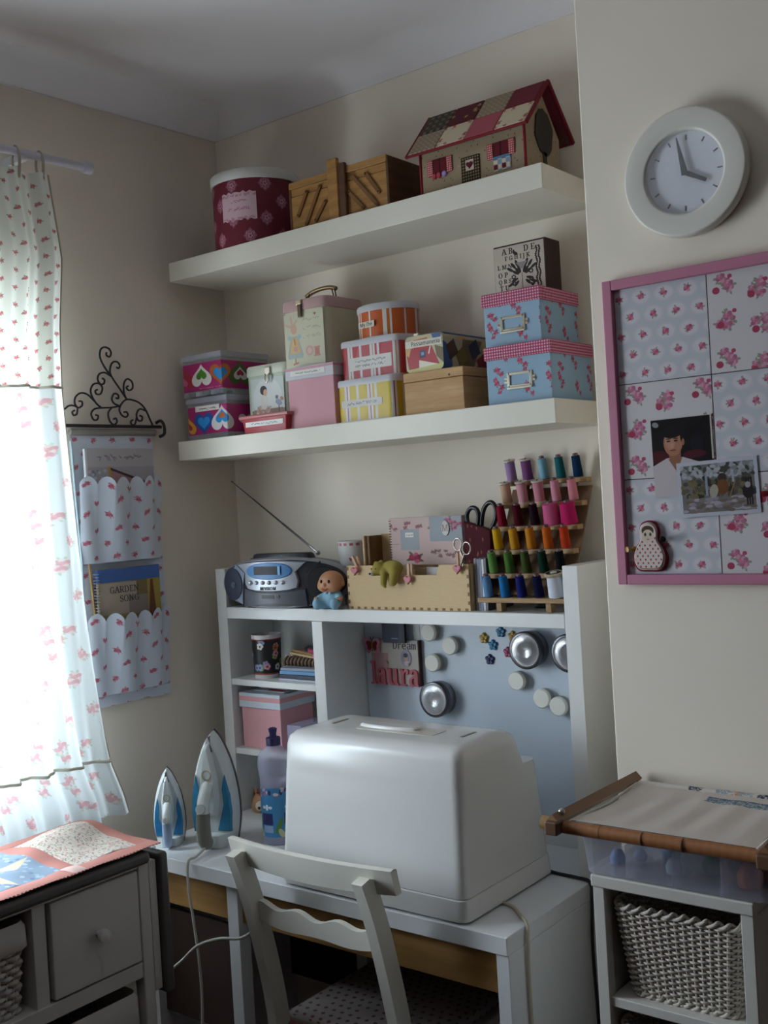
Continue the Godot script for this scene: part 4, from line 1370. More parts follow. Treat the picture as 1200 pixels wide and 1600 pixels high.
func doll(at):
	var t = thing("baby_doll", "small sitting baby doll with bald rubbery head and pale blue romper", "doll", at, 0.1)
	t.scale = Vector3.ONE * 0.88
	var skin = mt("#c98f6a", 0.45)
	var blue = mt("#8fbcd4", 0.6)
	var b := MB.new()
	b.blob(func(p):
		var d = ell(p, Vector3(0, 0.073, 0), Vector3(0.036, 0.0315, 0.033))
		d = smin(d, ell(p, Vector3(-0.017, 0.063, 0.013), Vector3(0.018, 0.016, 0.018)), 0.008)
		d = smin(d, ell(p, Vector3(0.017, 0.063, 0.013), Vector3(0.018, 0.016, 0.018)), 0.008)
		d = smin(d, ell(p, Vector3(0, 0.068, 0.034), Vector3(0.0045, 0.004, 0.004)), 0.003)
		d = smin(d, ell(p, Vector3(-0.037, 0.068, -0.002), Vector3(0.004, 0.008, 0.006)), 0.002)
		d = smin(d, ell(p, Vector3(0.037, 0.068, -0.002), Vector3(0.004, 0.008, 0.006)), 0.002)
		d = smin(d, cap(p, Vector3(0, 0.02, 0), Vector3(0, 0.05, 0), 0.015, 0.011), 0.006)
		for s in [-1.0, 1.0]:
			d = smin(d, cap(p, Vector3(s * 0.02, 0.036, 0.0), Vector3(s * 0.036, 0.03, 0.014), 0.008, 0.006), 0.004)
			d = smin(d, cap(p, Vector3(s * 0.036, 0.03, 0.014), Vector3(s * 0.041, 0.028, 0.022), 0.0065, 0.006), 0.003)
			d = min(d, cap(p, Vector3(s * 0.036, 0.03, 0.022), Vector3(s * 0.0335, 0.033, 0.026), 0.0028, 0.0022))
		return d, Vector3(-0.055, 0.0, -0.04), Vector3(0.055, 0.11, 0.045), 0.0022)
	part(t, "body", b.mesh(), skin)
	b = MB.new()
	b.blob(func(p):
		var d = ell(p, Vector3(0, 0.027, 0), Vector3(0.028, 0.029, 0.023))
		for s in [-1.0, 1.0]:
			d = smin(d, cap(p, Vector3(s * 0.018, 0.038, 0.0), Vector3(s * 0.034, 0.031, 0.013), 0.0105, 0.0085), 0.006)
			d = smin(d, cap(p, Vector3(s * 0.016, 0.016, 0.006), Vector3(s * 0.028, 0.013, 0.03), 0.013, 0.012), 0.006)
			d = smin(d, ell(p, Vector3(s * 0.0295, 0.016, 0.034), Vector3(0.012, 0.016, 0.012)), 0.004)
		return maxf(d, -p.y), Vector3(-0.055, -0.003, -0.03), Vector3(0.055, 0.06, 0.052), 0.0024)
	part(t, "romper", b.mesh(), blue)
	for s in [-1, 1]:
		var e = part(t, "eye", ball(0.0048, 10, 1.35), mt("#d8d2c8", 0.2), Vector3(s * 0.0125, 0.077, 0.0285))
		part(e, "pupil", ball(0.004, 8, 1.4), mt("#171312", 0.15), Vector3(0.0006, 0, 0.0026))
		part(t, "collar", ball(0.006, 8, 0.6), mt("#a9cfe2", 0.6), Vector3(s * 0.007, 0.045, 0.018))
	part(t, "mouth", tube([Vector3(-0.009, 0.058, 0.032), Vector3(-0.004, 0.0545, 0.0345), Vector3(0.004, 0.0545, 0.0345), Vector3(0.009, 0.058, 0.032)], [0.001, 0.0022, 0.0022, 0.001], 6), mt("#a83a3a", 0.4))
	part(t, "hair_curl", tube([Vector3(0, 0.103, 0), Vector3(0.003, 0.108, 0.003), Vector3(0.0, 0.109, 0.006)], [0.003, 0.002, 0.001], 6), mt("#7a4a2c", 0.6))


func bear(at):
	var t = thing("toy_bear", "little mustard yellow toy bear slumped over the organizer's front edge", "toy bear", at)
	var b := MB.new()
	b.blob(func(p):
		var d = ell(p, Vector3(0.012, 0.098, -0.002), Vector3(0.028, 0.017, 0.016))
		d = smin(d, ell(p, Vector3(-0.022, 0.097, 0.006), Vector3(0.016, 0.016, 0.014)), 0.006)
		d = smin(d, ell(p, Vector3(-0.03, 0.088, 0.014), Vector3(0.008, 0.008, 0.008)), 0.005)
		d = smin(d, ell(p, Vector3(-0.016, 0.112, 0.003), Vector3(0.005, 0.005, 0.004)), 0.003)
		d = smin(d, ell(p, Vector3(-0.03, 0.109, 0.006), Vector3(0.005, 0.005, 0.004)), 0.003)
		d = smin(d, cap(p, Vector3(-0.004, 0.09, 0.008), Vector3(-0.006, 0.062, 0.012), 0.0095, 0.007), 0.005)
		d = smin(d, cap(p, Vector3(0.026, 0.094, 0.006), Vector3(0.022, 0.066, 0.012), 0.0135, 0.0095), 0.006)
		d = smin(d, cap(p, Vector3(-0.006, 0.062, 0.012), Vector3(-0.001, 0.054, 0.013), 0.006, 0.003), 0.003)
		return d, Vector3(-0.05, 0.04, -0.026), Vector3(0.05, 0.122, 0.034), 0.0022)
	part(t, "body", b.mesh(), mt("#9c8c42", 0.95))
	part(t, "muzzle", ball(0.006, 10), mt("#b8b2a2", 0.9), Vector3(-0.032, 0.086, 0.019))
	part(t, "nose", ball(0.0028, 8), mt("#2a2420", 0.4), Vector3(-0.035, 0.086, 0.0245))
	for x in [-0.034, -0.021]:
		part(t, "eye", ball(0.0018, 8), mt("#1c1816", 0.3), Vector3(x, 0.097, 0.0195))


func spool_rack():
	var Y = 1.2586
	var pine = mx(wood("#b3936a", "#96744c", true, 128), 0.6, 6, 6)
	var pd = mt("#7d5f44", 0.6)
	var t = thing("spool_rack", "stepped pine rack with pegs for thread spools leaning back on the hutch", "rack", Vector3(0, 0, 0))
	for k in 6:
		var y = 1.29 + 0.0496 * k
		var z = 0.155 - 0.0252 * k
		part(t, "ledge", bx(Vector3(0.212, 0.0105, 0.026), 0.0015), pine, Vector3(1.004, y - 0.0055, z + 0.001))
		for i in 5:
			part(t, "peg", tube([Vector3(0.921 + 0.0416 * i - (0.002 if k > 2 else 0.0), y, z), Vector3(0.921 + 0.0416 * i - (0.002 if k > 2 else 0.0), y + 0.05, z + 0.011)], 0.002, 6), mt("#6d5644", 0.6))
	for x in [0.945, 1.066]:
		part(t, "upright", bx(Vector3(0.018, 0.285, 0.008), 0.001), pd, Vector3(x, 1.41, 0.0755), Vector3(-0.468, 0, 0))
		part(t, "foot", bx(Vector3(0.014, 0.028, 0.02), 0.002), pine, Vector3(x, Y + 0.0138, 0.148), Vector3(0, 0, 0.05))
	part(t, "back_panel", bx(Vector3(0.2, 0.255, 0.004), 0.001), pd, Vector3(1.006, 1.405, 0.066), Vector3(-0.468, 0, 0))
	# one spool of each kind, then copies
	var cols = [
		["#5f86b0 light blue|leftmost in the bottom row", "#1f6ea8 azure|second in the bottom row", "#141f68 royal blue|middle of the bottom row", "#0c1236 navy blue|beside the white spool in the bottom row", "#d5d8e6 white|fat one at the right end of the bottom row"],
		["#5d8a46 leaf green|leftmost in the second row up", "#4a7030 grass green|second in the second row up", "#3d4a22 olive green|middle of the second row up", "#0b3022 dark green|fourth in the second row up", "#07080a black|right end of the second row up"],
		["#cfa01c lemon yellow|leftmost in the third row up", "#c48a22 golden yellow|second in the third row up", "#c07a22 amber|middle of the third row up", "#bf5a18 orange|fourth in the third row up", "#b5381a orange red|right end of the third row up"],
		["#7d1026 crimson|leftmost in the fourth row up", "#4d0a1c burgundy|second in the fourth row up", "#210918 dark plum|middle of the fourth row up", "#c45a86 rose pink|fat one in the fourth row up", "#b51f5e magenta|fat one at the right end of the fourth row up"],
		["#c9a487 beige|leftmost in the second row from the top", "#cf94a0 dusty pink|second in the second row from the top", "#cc8494 salmon pink|middle of the second row from the top", "#cf8a9c pastel pink|fourth in the second row from the top", "#cc7f8c candy pink|right end of the second row from the top"],
		["#a384b0 lilac|leftmost in the top row", "#7d4a7d purple|second in the top row", "#7fb0c4 sky blue|middle of the top row", "#1c5f66 teal|fourth in the top row", "#0b2c4d petrol blue|right end of the top row"]]
	var slim = [Vector2(0.0001, 0.002), Vector2(0.0098, 0.002)]
	var fat = [Vector2(0.0001, 0.002), Vector2(0.0165, 0.002)]
	var reel = [Vector2(0.0001, 0.003), Vector2(0.0118, 0.003)]
	for i in 15:
		var f = i / 14.0
		for s in [0.0, 0.0005]:
			slim.append(Vector2(lerpf(0.0104, 0.0088, f) + s, 0.003 + 0.043 * f + s * 2))
			fat.append(Vector2(lerpf(0.0178, 0.0155, f) + s, 0.003 + 0.043 * f + s * 2))
			reel.append(Vector2(0.0112 + s, 0.004 + 0.04 * f + s * 2))
	slim.append(Vector2(0.0001, 0.05))
	fat.append(Vector2(0.0001, 0.05))
	reel.append(Vector2(0.0001, 0.047))
	var meshes = {"slim": lathe(slim, 16), "fat": lathe(fat, 20), "reel": lathe(reel, 18)}
	var protos = {}
	var cap_m = mt("#6a5050", 0.45)
	for k in ["slim", "fat", "reel"]:
		var o := Node3D.new()
		part(o, "thread", meshes[k], null)
		if k == "reel":
			for y in [0.0, 0.0465]:
				part(o, "flange", lathe([Vector2(0.0001, 0), Vector2(0.0132, 0), Vector2(0.0136, 0.0015), Vector2(0.0132, 0.003), Vector2(0.004, 0.003), Vector2(0.0001, 0.0025)], 20), mt("#c9bdb2", 0.4), Vector3(0, y, 0))
		else:
			part(o, "cone_top", lathe([Vector2(0.0001, 0.044), Vector2(0.0062, 0.046), Vector2(0.0056, 0.0525), Vector2(0.0022, 0.0535), Vector2(0.0018, 0.05), Vector2(0.0001, 0.05)], 14), cap_m)
			part(o, "cone_base", lathe([Vector2(0.0001, 0), Vector2(0.0108, 0), Vector2(0.0108, 0.003), Vector2(0.0001, 0.003)], 14), cap_m)
		protos[k] = o
	for k in 6:
		for i in 5:
			var q: PackedStringArray = cols[k][i].split("|")
			var col = q[0].substr(0, 7)
			var nm = q[0].substr(8)
			var kind = "slim"
			if k == 3 and i > 2:
				kind = "fat"
			if (k == 5 and i < 2) or (k == 4 and i < 3):
				kind = "reel"
			if k == 0 and i == 4:
				kind = "fat"
			var o = protos[kind].duplicate()
			o.name = numbered("thread_spool")
			add_child(o)
			o.position = Vector3(0.9185 + 0.0416 * i + (0.0025 if k < 3 else 0.0), 1.29 + 0.0496 * k, 0.155 - 0.0252 * k)
			o.rotation.x = 0.216
			if k == 0 and i == 4:
				o.position.y += 0.001
				var th = o.get_child(0)
				th.scale = Vector3(0.98, 1.0, 0.98)
				part(o, "rim", lathe([Vector2(0.0001, 0.047), Vector2(0.018, 0.047), Vector2(0.0195, 0.049), Vector2(0.0195, 0.053), Vector2(0.017, 0.0545), Vector2(0.016, 0.053), Vector2(0.0001, 0.053)], 24), mt("#b5a68c", 0.4))
				part(o, "cap_ring", lathe([Vector2(0.0001, 0.0532), Vector2(0.0158, 0.0532), Vector2(0.0158, 0.054), Vector2(0.0001, 0.054)], 24), mt("#2a2a30", 0.4))
				part(o, "cap_centre", lathe([Vector2(0.0001, 0.0538), Vector2(0.0075, 0.0538), Vector2(0.007, 0.0552), Vector2(0.0001, 0.0552)], 20), mt("#c9c2bc", 0.4))
			for ch in o.get_children():
				if ch.name.begins_with("thread"):
					ch.material_override = mt(col, 0.75)
					ch.material_override.metallic_specular = 0.25
			tag(o, nm + " thread spool, " + q[1], "thread spool", "thread spools on the rack")
	for k in protos:
		protos[k].free()


func hutch_inside_things():
	var T = 1.071    # top of the upper cubby shelf
	# --- black floral cup
	var im = img(256, 128, "#1c1a1c")
	rng.seed = 5
	for k in 34:
		var c = Color(["#c98a9a", "#d9d4c8", "#b5682e", "#7d93b8", "#8a9a4a"][k % 5])
		var x = rng.randf() * 256
		var y = 16 + rng.randf() * 96
		for j in 5:
			dot(im, x + cos(j * 1.26) * 6, posmod(y + sin(j * 1.26) * 6, 128), 4.5, 4.5, c)
		dot(im, x, y, 3, 3, Color("#5d2a30"))
	rect(im, 0, 0, 256, 12, "#cfc8c4")
	rect(im, 0, 12, 256, 4, "#8a2030")
	rect(im, 0, 112, 256, 4, "#a8402a")
	rect(im, 0, 116, 256, 12, "#c9c2c2")
	cup("floral_cup", "black floral cup with white rim in the upper cubby of the hutch", Vector3(0.2, T, 0.118), 0.0, 0.0345, 0.039, 0.113, mx(tx(im), 0.45), mt("#c9c2c2", 0.5))
	# --- notebooks and bits of lace
	var nb = [["#b8bcc4", 0.006, "pale grey notebook, bottom of the cubby pile"], ["#2c3244", 0.010, "dark blue notebook in the cubby pile, on the pale grey one"], ["#5d8fbc", 0.009, "bright blue notebook in the cubby pile"], ["#8d97a6", 0.007, "slate notebook, top of the cubby pile"]]
	var y = T
	for k in 4:
		single("notebook", nb[k][2], "notebook", bx(Vector3(0.13 - 0.004 * k, nb[k][1], 0.1), 0.0012), mt(nb[k][0], 0.5), Vector3(0.334 - 0.002 * k, y + nb[k][1] / 2, 0.102 - 0.003 * k), Vector3(0, 0.03 * (k - 1), 0), "notebooks in the upper cubby")
		y += nb[k][1]
	var lace := MB.new()
	for k in 13:
		lace.tube(spline([Vector3(-0.075 + k * 0.0125, 0, 0.02), Vector3(-0.073 + k * 0.0125, 0.012, 0.024), Vector3(-0.071 + k * 0.0125, 0.02, 0.015), Vector3(-0.069 + k * 0.0125, 0.012, 0.006), Vector3(-0.067 + k * 0.0125, 0.001, 0.01)], 3), 0.0048, 6)
	var t = thing("lace_trim", "roll of brown looped lace trim lying on the notebooks", "trim", Vector3(0.33, y, 0.09))
	part(t, "band", bx(Vector3(0.15, 0.008, 0.03), 0.003), mt("#6d5848", 0.95), Vector3(0, 0.0042, 0.004))
	stuff(part(t, "loops", lace.mesh(), mt("#7a6452", 0.95)))
	var py = y + 0.024
	t = thing("folding_ruler", "folded yellowish wooden ruler on top of the lace trim", "ruler", Vector3(0.315, py, 0.1), -0.15)
	part(t, "stick", bx(Vector3(0.1, 0.006, 0.014), 0.001), mt("#b59a70", 0.6), Vector3(0, 0.003, 0), Vector3(0, 0, -0.06))
	part(t, "stick", bx(Vector3(0.1, 0.006, 0.014), 0.001), mt("#8a6a3c", 0.6), Vector3(0.004, 0.009, -0.004), Vector3(0, 0.05, -0.08))
	single("trinket_pouch", "dark leather trinket pouch at the back of the lace trim", "pouch", bx(Vector3(0.07, 0.02, 0.03), 0.008), mt("#2c2226", 0.6), Vector3(0.325, py + 0.0105, 0.06))
	var tape = lathe([Vector2(0.012, -0.006), Vector2(0.02, -0.008), Vector2(0.023, -0.005), Vector2(0.023, 0.005), Vector2(0.02, 0.008), Vector2(0.012, 0.006), Vector2(0.012, -0.006)], 24)
	t = thing("tape_measure", "pink round tape measure on the lace trim by the hutch divider", "tape measure", Vector3(0.378, py + 0.009, 0.105))
	part(t, "case", tape, mt("#c46f92", 0.4), Vector3.ZERO, Vector3(0.5, 0, 0.1))
	part(t, "hub", disc(0.012, 0.006, 16), mt("#8d4a5c", 0.5), Vector3(0, -0.001, 0), Vector3(0.5 - PI / 2, 0, 0.1))
	single("pink_bow", "small hot pink bow beside the pink tape measure", "bow", loft(PackedVector2Array([Vector2(0, 0.003), Vector2(0.012, 0.009), Vector2(0.014, 0), Vector2(0.012, -0.009), Vector2(0, -0.003), Vector2(-0.012, -0.009), Vector2(-0.014, 0), Vector2(-0.012, 0.009)]), [[-0.004, 0.8, 0.7], [0, 1, 1], [0.004, 0.8, 0.7]]), mt("#b02a5c", 0.6), Vector3(0.343, py + 0.014, 0.1))
	# --- pink striped box
	var S = 0.891
	t = thing("card_box", "pink card box with white striped lid inside the middle cubby of the hutch", "box", Vector3(0.203, S, 0.094))
	part(t, "body", bx(Vector3(0.138, 0.118, 0.124), 0.002, Vector3(0, 0.059, 0)), mt("#dca2a6", 0.75))
	part(t, "lid", bx(Vector3(0.148, 0.038, 0.132), 0.002, Vector3(0, 0.124, 0)), mt("#cdd3dc", 0.7))
	part(t, "lid_stripe", bx(Vector3(0.1485, 0.015, 0.1325), 0.002, Vector3(0, 0.1285, 0)), mt("#dba0a2", 0.7))
	t = thing("folded_papers", "white and red folded papers lying on the pink striped box", "papers", Vector3(0.215, S + 0.1435, 0.09))
	part(t, "sheet", bx(Vector3(0.11, 0.004, 0.09), 0.002, Vector3(0, 0.002, 0)), mt("#c4c4c8", 0.8))
	part(t, "fold", tube(spline([Vector3(-0.05, 0.008, 0.02), Vector3(-0.02, 0.012, 0.03), Vector3(0.02, 0.01, 0.025), Vector3(0.05, 0.012, 0.03)], 4), 0.006, 8), mt("#c9cbcc", 0.8))
	part(t, "red_print", bx(Vector3(0.05, 0.001, 0.02), 0), mt("#9a3038", 0.8), Vector3(0.02, 0.0047, 0.034))
	single("plastic_sleeve", "clear plastic sleeve standing right of the pink striped box", "plastic sleeve", bx(Vector3(0.05, 0.07, 0.12), 0.003), glassy(Color(0.8, 0.8, 0.92), 0.4, 0.2), Vector3(0.32, S + 0.0355, 0.1))
	# --- on the board: pots, tins, flowers, plaque, booklet
	var Z = 0.0146
	var pots = [[0.667, 1.189, "uppermost, just under the hutch top"], [0.727, 1.159, "right of the uppermost one"], [0.674, 1.116, "above the lower steel tin"], [0.907, 1.086, "alone below the upper steel tin"], [0.97, 1.05, "left one of the touching pair"], [1.011, 1.035, "right one of the touching pair"]]
	var proto = null
	for q in pots:
		var o
		if proto == null:
			o = Node3D.new()
			part(o, "pot", disc(0.021, 0.014, 28, 0.002), mt("#a9a49a", 0.5))
			part(o, "lid", disc(0.022, 0.007, 28, 0.003), mt("#f0ede2", 0.5), Vector3(0, 0, 0.0142))
			proto = o
		else:
			o = proto.duplicate()
		o.name = numbered("magnetic_pot")
		add_child(o)
		o.position = Vector3(q[0] - 0.006, q[1], Z)
		tag(o, "small round white magnetic pot, " + q[2], "magnetic pot", "white magnetic pots")
	var steel = mt("#8b8b90", 0.28, 0.95)
	var tins = [[0.69, 1.031, "clear-lidded steel tin, lower one by itself above the machine cover"], [0.95, 1.159, "clear-lidded steel tin, upper one left of its neighbour at the hutch side"], [1.058, 1.157, "clear-lidded steel tin half hidden by the hutch's right side panel"]]
	proto = null
	for q in tins:
		var o
		if proto == null:
			o = Node3D.new()
			part(o, "tin", disc(0.0405, 0.034, 40, 0.001), steel)
			part(o, "lid_rim", lathe([Vector2(0.033, 0), Vector2(0.0425, 0), Vector2(0.0425, 0.0125), Vector2(0.041, 0.014), Vector2(0.036, 0.014), Vector2(0.035, 0.009)], 40), mt("#5c5a5e", 0.3, 0.9), Vector3(0, 0, 0.022), Vector3(PI / 2, 0, 0))
			part(o, "base_disc", lathe([Vector2(0.0001, 0.0), Vector2(0.016, 0.0), Vector2(0.018, 0.0016), Vector2(0.02, 0.0), Vector2(0.0345, 0.0)], 40), mt("#a5a4a8", 0.22, 0.95), Vector3(0, 0, 0.0345), Vector3(PI / 2, 0, 0))
			part(o, "window", disc(0.0355, 0.001, 40), glassy(Color(1, 1, 1), 0.08, 0.03), Vector3(0, 0, 0.0328 + 0.004))
			proto = o
		else:
			o = proto.duplicate()
		o.name = numbered("spice_tin")
		add_child(o)
		o.position = Vector3(q[0] - 0.012, q[1], Z)
		tag(o, q[2], "tin", "magnetic steel tins")
	var fl = [[0.812, 1.178, "#b8952e", "mustard flower magnet, left of the flower cluster"], [0.859, 1.194, "#2a7aa8", "blue flower magnet at the top of the cluster"], [0.891, 1.185, "#b08a2a", "mustard flower magnet, nearest the steel tin"], [0.836, 1.163, "#2a82ac", "blue flower magnet in the middle of the cluster"], [0.876, 1.148, "#a8305c", "raspberry pink flower magnet"], [0.825, 1.129, "#1f2458", "dark indigo flower magnet, lowest of the cluster"]]
	for q in fl:
		t = thing("flower_magnet", q[3], "magnet", Vector3(q[0] - 0.003, q[1], Z), 0.0, "flower magnets")
		var m = mt(q[2], 0.4)
		for k in 5:
			var a = TAU * k / 5 + 0.3
			part(t, "petal", loft(ellipse_poly(0.0062, 0.0052, 12), [[0.0, 1, 1], [0.003, 1.05, 1.05], [0.006, 0.6, 0.6]]), m, Vector3(cos(a) * 0.0068, sin(a) * 0.0068, 0), Vector3(0, 0, a))
		part(t, "flower_centre", ball(0.0042, 10), mt(Color(q[2]).lightened(0.12), 0.4), Vector3(0, 0, 0.005))
	# plaque
	t = thing("name_plaque", "cream and pink plaque with Dream and a raised pink laura on the magnetic board", "plaque", Vector3(0.549, 1.111, Z))
	part(t, "board", bx(Vector3(0.148, 0.112, 0.012), 0.0015, Vector3(0, 0, 0.006)), mt("#c4bcb4", 0.7))
	part(t, "side_edge", bx(Vector3(0.004, 0.112, 0.0122), 0.0005), mt("#4a2c2c", 0.7), Vector3(0.0745, 0, 0.006))
	part(t, "pink_patch", bx(Vector3(0.05, 0.075, 0.0012), 0.0004), mt("#bd939a", 0.75), Vector3(-0.046, -0.016, 0.0124))
	var pm = mt("#bd5a68", 0.5)
	lettering(t, "laura", 0.074, pm, Vector3(0.001, -0.031, 0.0145), Vector3.ZERO, "Droid Serif", 0.006, true).scale.x = 0.76
	lettering(t, "Dream", 0.024, mt("#4d4a4c", 0.7), Vector3(0.032, 0.042, 0.0126), Vector3.ZERO, "Droid Sans Mono", 0.0008)
	im = img(64, 80, "#a9a2b0")
	dot(im, 32, 36, 20, 24, Color("#8d8aa0"), 0, false)
	dot(im, 32, 40, 13, 16, Color("#bf9184"), 0, false)
	dot(im, 30, 26, 14, 10, Color("#3a3c50"), 0, false)
	dot(im, 36, 64, 18, 12, Color("#c9bcc0"), 0, false)
	dot(im, 52, 68, 9, 7, Color("#8a5a46"), 0.5, false)
	part(t, "portrait", loft(ellipse_poly(0.0155, 0.021, 28), [[0.0, 1, 1], [0.002, 1, 1]]), mx(tx(im), 0.6), Vector3(0.037, 0.012, 0.0122))
	part(t, "leaf", loft(ellipse_poly(0.005, 0.0022, 10), [[0.0, 1, 1], [0.0015, 0.9, 0.9]]), mt("#7d7446", 0.7), Vector3(-0.022, 0.0, 0.013), Vector3(0, 0, -0.7))
	# butterfly
	t = thing("butterfly_magnet", "pink felt butterfly with dark red inner wings on the plaque corner", "butterfly", Vector3(0.485, 1.151, Z + 0.0125))
	for s in [-1, 1]:
		var wing = PackedVector2Array()
		for p in [[0.002, 0.004], [0.01, 0.017], [0.024, 0.02], [0.029, 0.01], [0.022, 0.0], [0.024, -0.012], [0.014, -0.02], [0.004, -0.01]]:
			wing.append(Vector2(p[0] * s, p[1]))
		if s < 0:
			wing.reverse()
		var wn = part(t, "wing", loft(wing, [[0.0, 1, 1], [0.0035, 1, 1], [0.0045, 0.94, 0.94]], 0.6, Vector2(s * 0.014, 0)), mt("#bf7f94", 0.8), Vector3.ZERO, Vector3(0, -s * 0.15, 0))
		var inn = PackedVector2Array()
		for p in wing:
			inn.append(p * 0.62)
		part(wn, "inner_wing", loft(inn, [[0.004, 1, 1], [0.0062, 0.95, 0.95]], 0.6, Vector2(s * 0.0088, 0)), mt("#6d1428", 0.8), Vector3(s * 0.001, 0, 0))
		part(t, "antenna", tube([Vector3(0, 0.012, 0.005), Vector3(s * 0.006, 0.022, 0.006)], 0.001, 5), mt("#2c2a26", 0.6))
	part(t, "butterfly_body", tube([Vector3(0, 0.014, 0.005), Vector3(0, 0, 0.006), Vector3(0, -0.015, 0.005)], [0.0015, 0.0026, 0.0012], 8), mt("#8f7a2a", 0.7))
	t = thing("navy_booklet", "small navy blue booklet clipped under the hutch top, above the plaque", "booklet", Vector3(0.555, 1.194, Z + 0.004))
	part(t, "cover", bx(Vector3(0.064, 0.066, 0.007), 0.001, Vector3(0, 0, 0.0155)), mt("#141a3c", 0.5))
	part(t, "spine", bx(Vector3(0.006, 0.066, 0.0075), 0.001, Vector3(0.0345, 0, 0.0153)), mt("#0d0f22", 0.5))
	part(t, "title_print", bx(Vector3(0.02, 0.003, 0.0005)), mt("#7d86a8", 0.5), Vector3(0.006, -0.022, 0.0192))
	single("white_slip", "blank white paper slip on the board right of the navy booklet", "paper", bx(Vector3(0.02, 0.064, 0.001)), mt("#d3d4d2", 0.7), Vector3(0.613, 1.193, Z + 0.0006))
	# lowest cubby: figurine and jar
	t = thing("pottery_figurine", "small painted pottery figurine with orange and cream stripes behind the large iron", "figurine", Vector3(0.165, 0.72, 0.135))
	part(t, "body", lathe([Vector2(0.0001, 0), Vector2(0.022, 0), Vector2(0.028, 0.012), Vector2(0.024, 0.032), Vector2(0.014, 0.048), Vector2(0.0001, 0.052)], 20), mt("#b58a62", 0.5))
	part(t, "muzzle", ball(0.013, 12), mt("#d6cdbf", 0.5), Vector3(0.014, 0.02, 0.02))
	part(t, "nose", ball(0.004, 8), mt("#1c1816", 0.4), Vector3(0.021, 0.018, 0.031))
	for k in 5:
		part(t, "quill", tube([Vector3(-0.01 + k * 0.006, 0.03, 0.012), Vector3(-0.016 + k * 0.008, 0.062 + 0.006 * (k % 2), 0.012)], [0.004, 0.001], 6), mt(["#b0562a", "#cfa676", "#a8452a"][k % 3], 0.5))
	t = thing("cotton_jar", "glass jar topped with white cotton behind the figurine", "jar", Vector3(0.235, 0.72, 0.095))
	part(t, "jar", lathe([Vector2(0.0001, 0), Vector2(0.026, 0), Vector2(0.026, 0.07), Vector2(0.0245, 0.07), Vector2(0.0245, 0.003), Vector2(0.0001, 0.003)], 24), glassy(Color(0.8, 0.85, 0.85), 0.3, 0.1))
	part(t, "cotton", ball(0.024, 16, 0.9), mt("#cfcfcb", 0.95), Vector3(0, 0.078, 0))
	t = thing("button_dish", "tiny blue and pink dish of beads beside the figurine", "dish", Vector3(0.262, 0.72, 0.19))
	part(t, "dish", lathe([Vector2(0.0001, 0), Vector2(0.018, 0), Vector2(0.024, 0.008), Vector2(0.022, 0.008), Vector2(0.016, 0.003), Vector2(0.0001, 0.003)], 20), mt("#4a68b0", 0.4))
	for k in 5:
		part(t, "bead", ball(0.006, 8), mt(["#b8627a", "#1c2250", "#c98a9a"][k % 3], 0.4), Vector3(cos(k * 1.3) * 0.011, 0.009, sin(k * 1.3) * 0.011))


func desk():
	var w = mt("#e4e5e6", 0.35)
	var t = thing("desk", "white desk with pale wood drawer fronts below the hutch", "desk")
	part(t, "desk_top", bx(Vector3(1.037, 0.034, 0.504), 0.002), w, Vector3(0.6285, 0.703, 0.262))
	part(t, "side_panel", bx(Vector3(0.027, 0.686, 0.488), 0.0015), w, Vector3(1.1335, 0.343, 0.266))
	part(t, "side_panel", bx(Vector3(0.027, 0.686, 0.47), 0.0015), w, Vector3(0.1235, 0.343, 0.25))
	part(t, "leg", bx(Vector3(0.034, 0.686, 0.034), 0.0015), w, Vector3(0.418, 0.343, 0.476))
	part(t, "leg", bx(Vector3(0.034, 0.686, 0.034), 0.0015), w, Vector3(0.418, 0.343, 0.05))
	var wm = mx(wood("#b58a52", "#96703c", true), 0.5, 2.2, 2.2)
	part(t, "drawer", bx(Vector3(0.684, 0.088, 0.016), 0.001), wm, Vector3(0.7775, 0.641, 0.472))
	part(t, "drawer", bx(Vector3(0.262, 0.088, 0.016), 0.001), wm, Vector3(0.269, 0.641, 0.472))
	part(t, "drawer_box", bx(Vector3(0.67, 0.07, 0.4), 0.001), mt("#8d6c42", 0.6), Vector3(0.7775, 0.648, 0.262))
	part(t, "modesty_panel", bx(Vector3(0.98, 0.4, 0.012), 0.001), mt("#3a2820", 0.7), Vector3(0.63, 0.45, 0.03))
	part(t, "low_panel", bx(Vector3(0.262, 0.25, 0.012), 0.001), mt("#36241c", 0.7), Vector3(0.269, 0.45, 0.458))


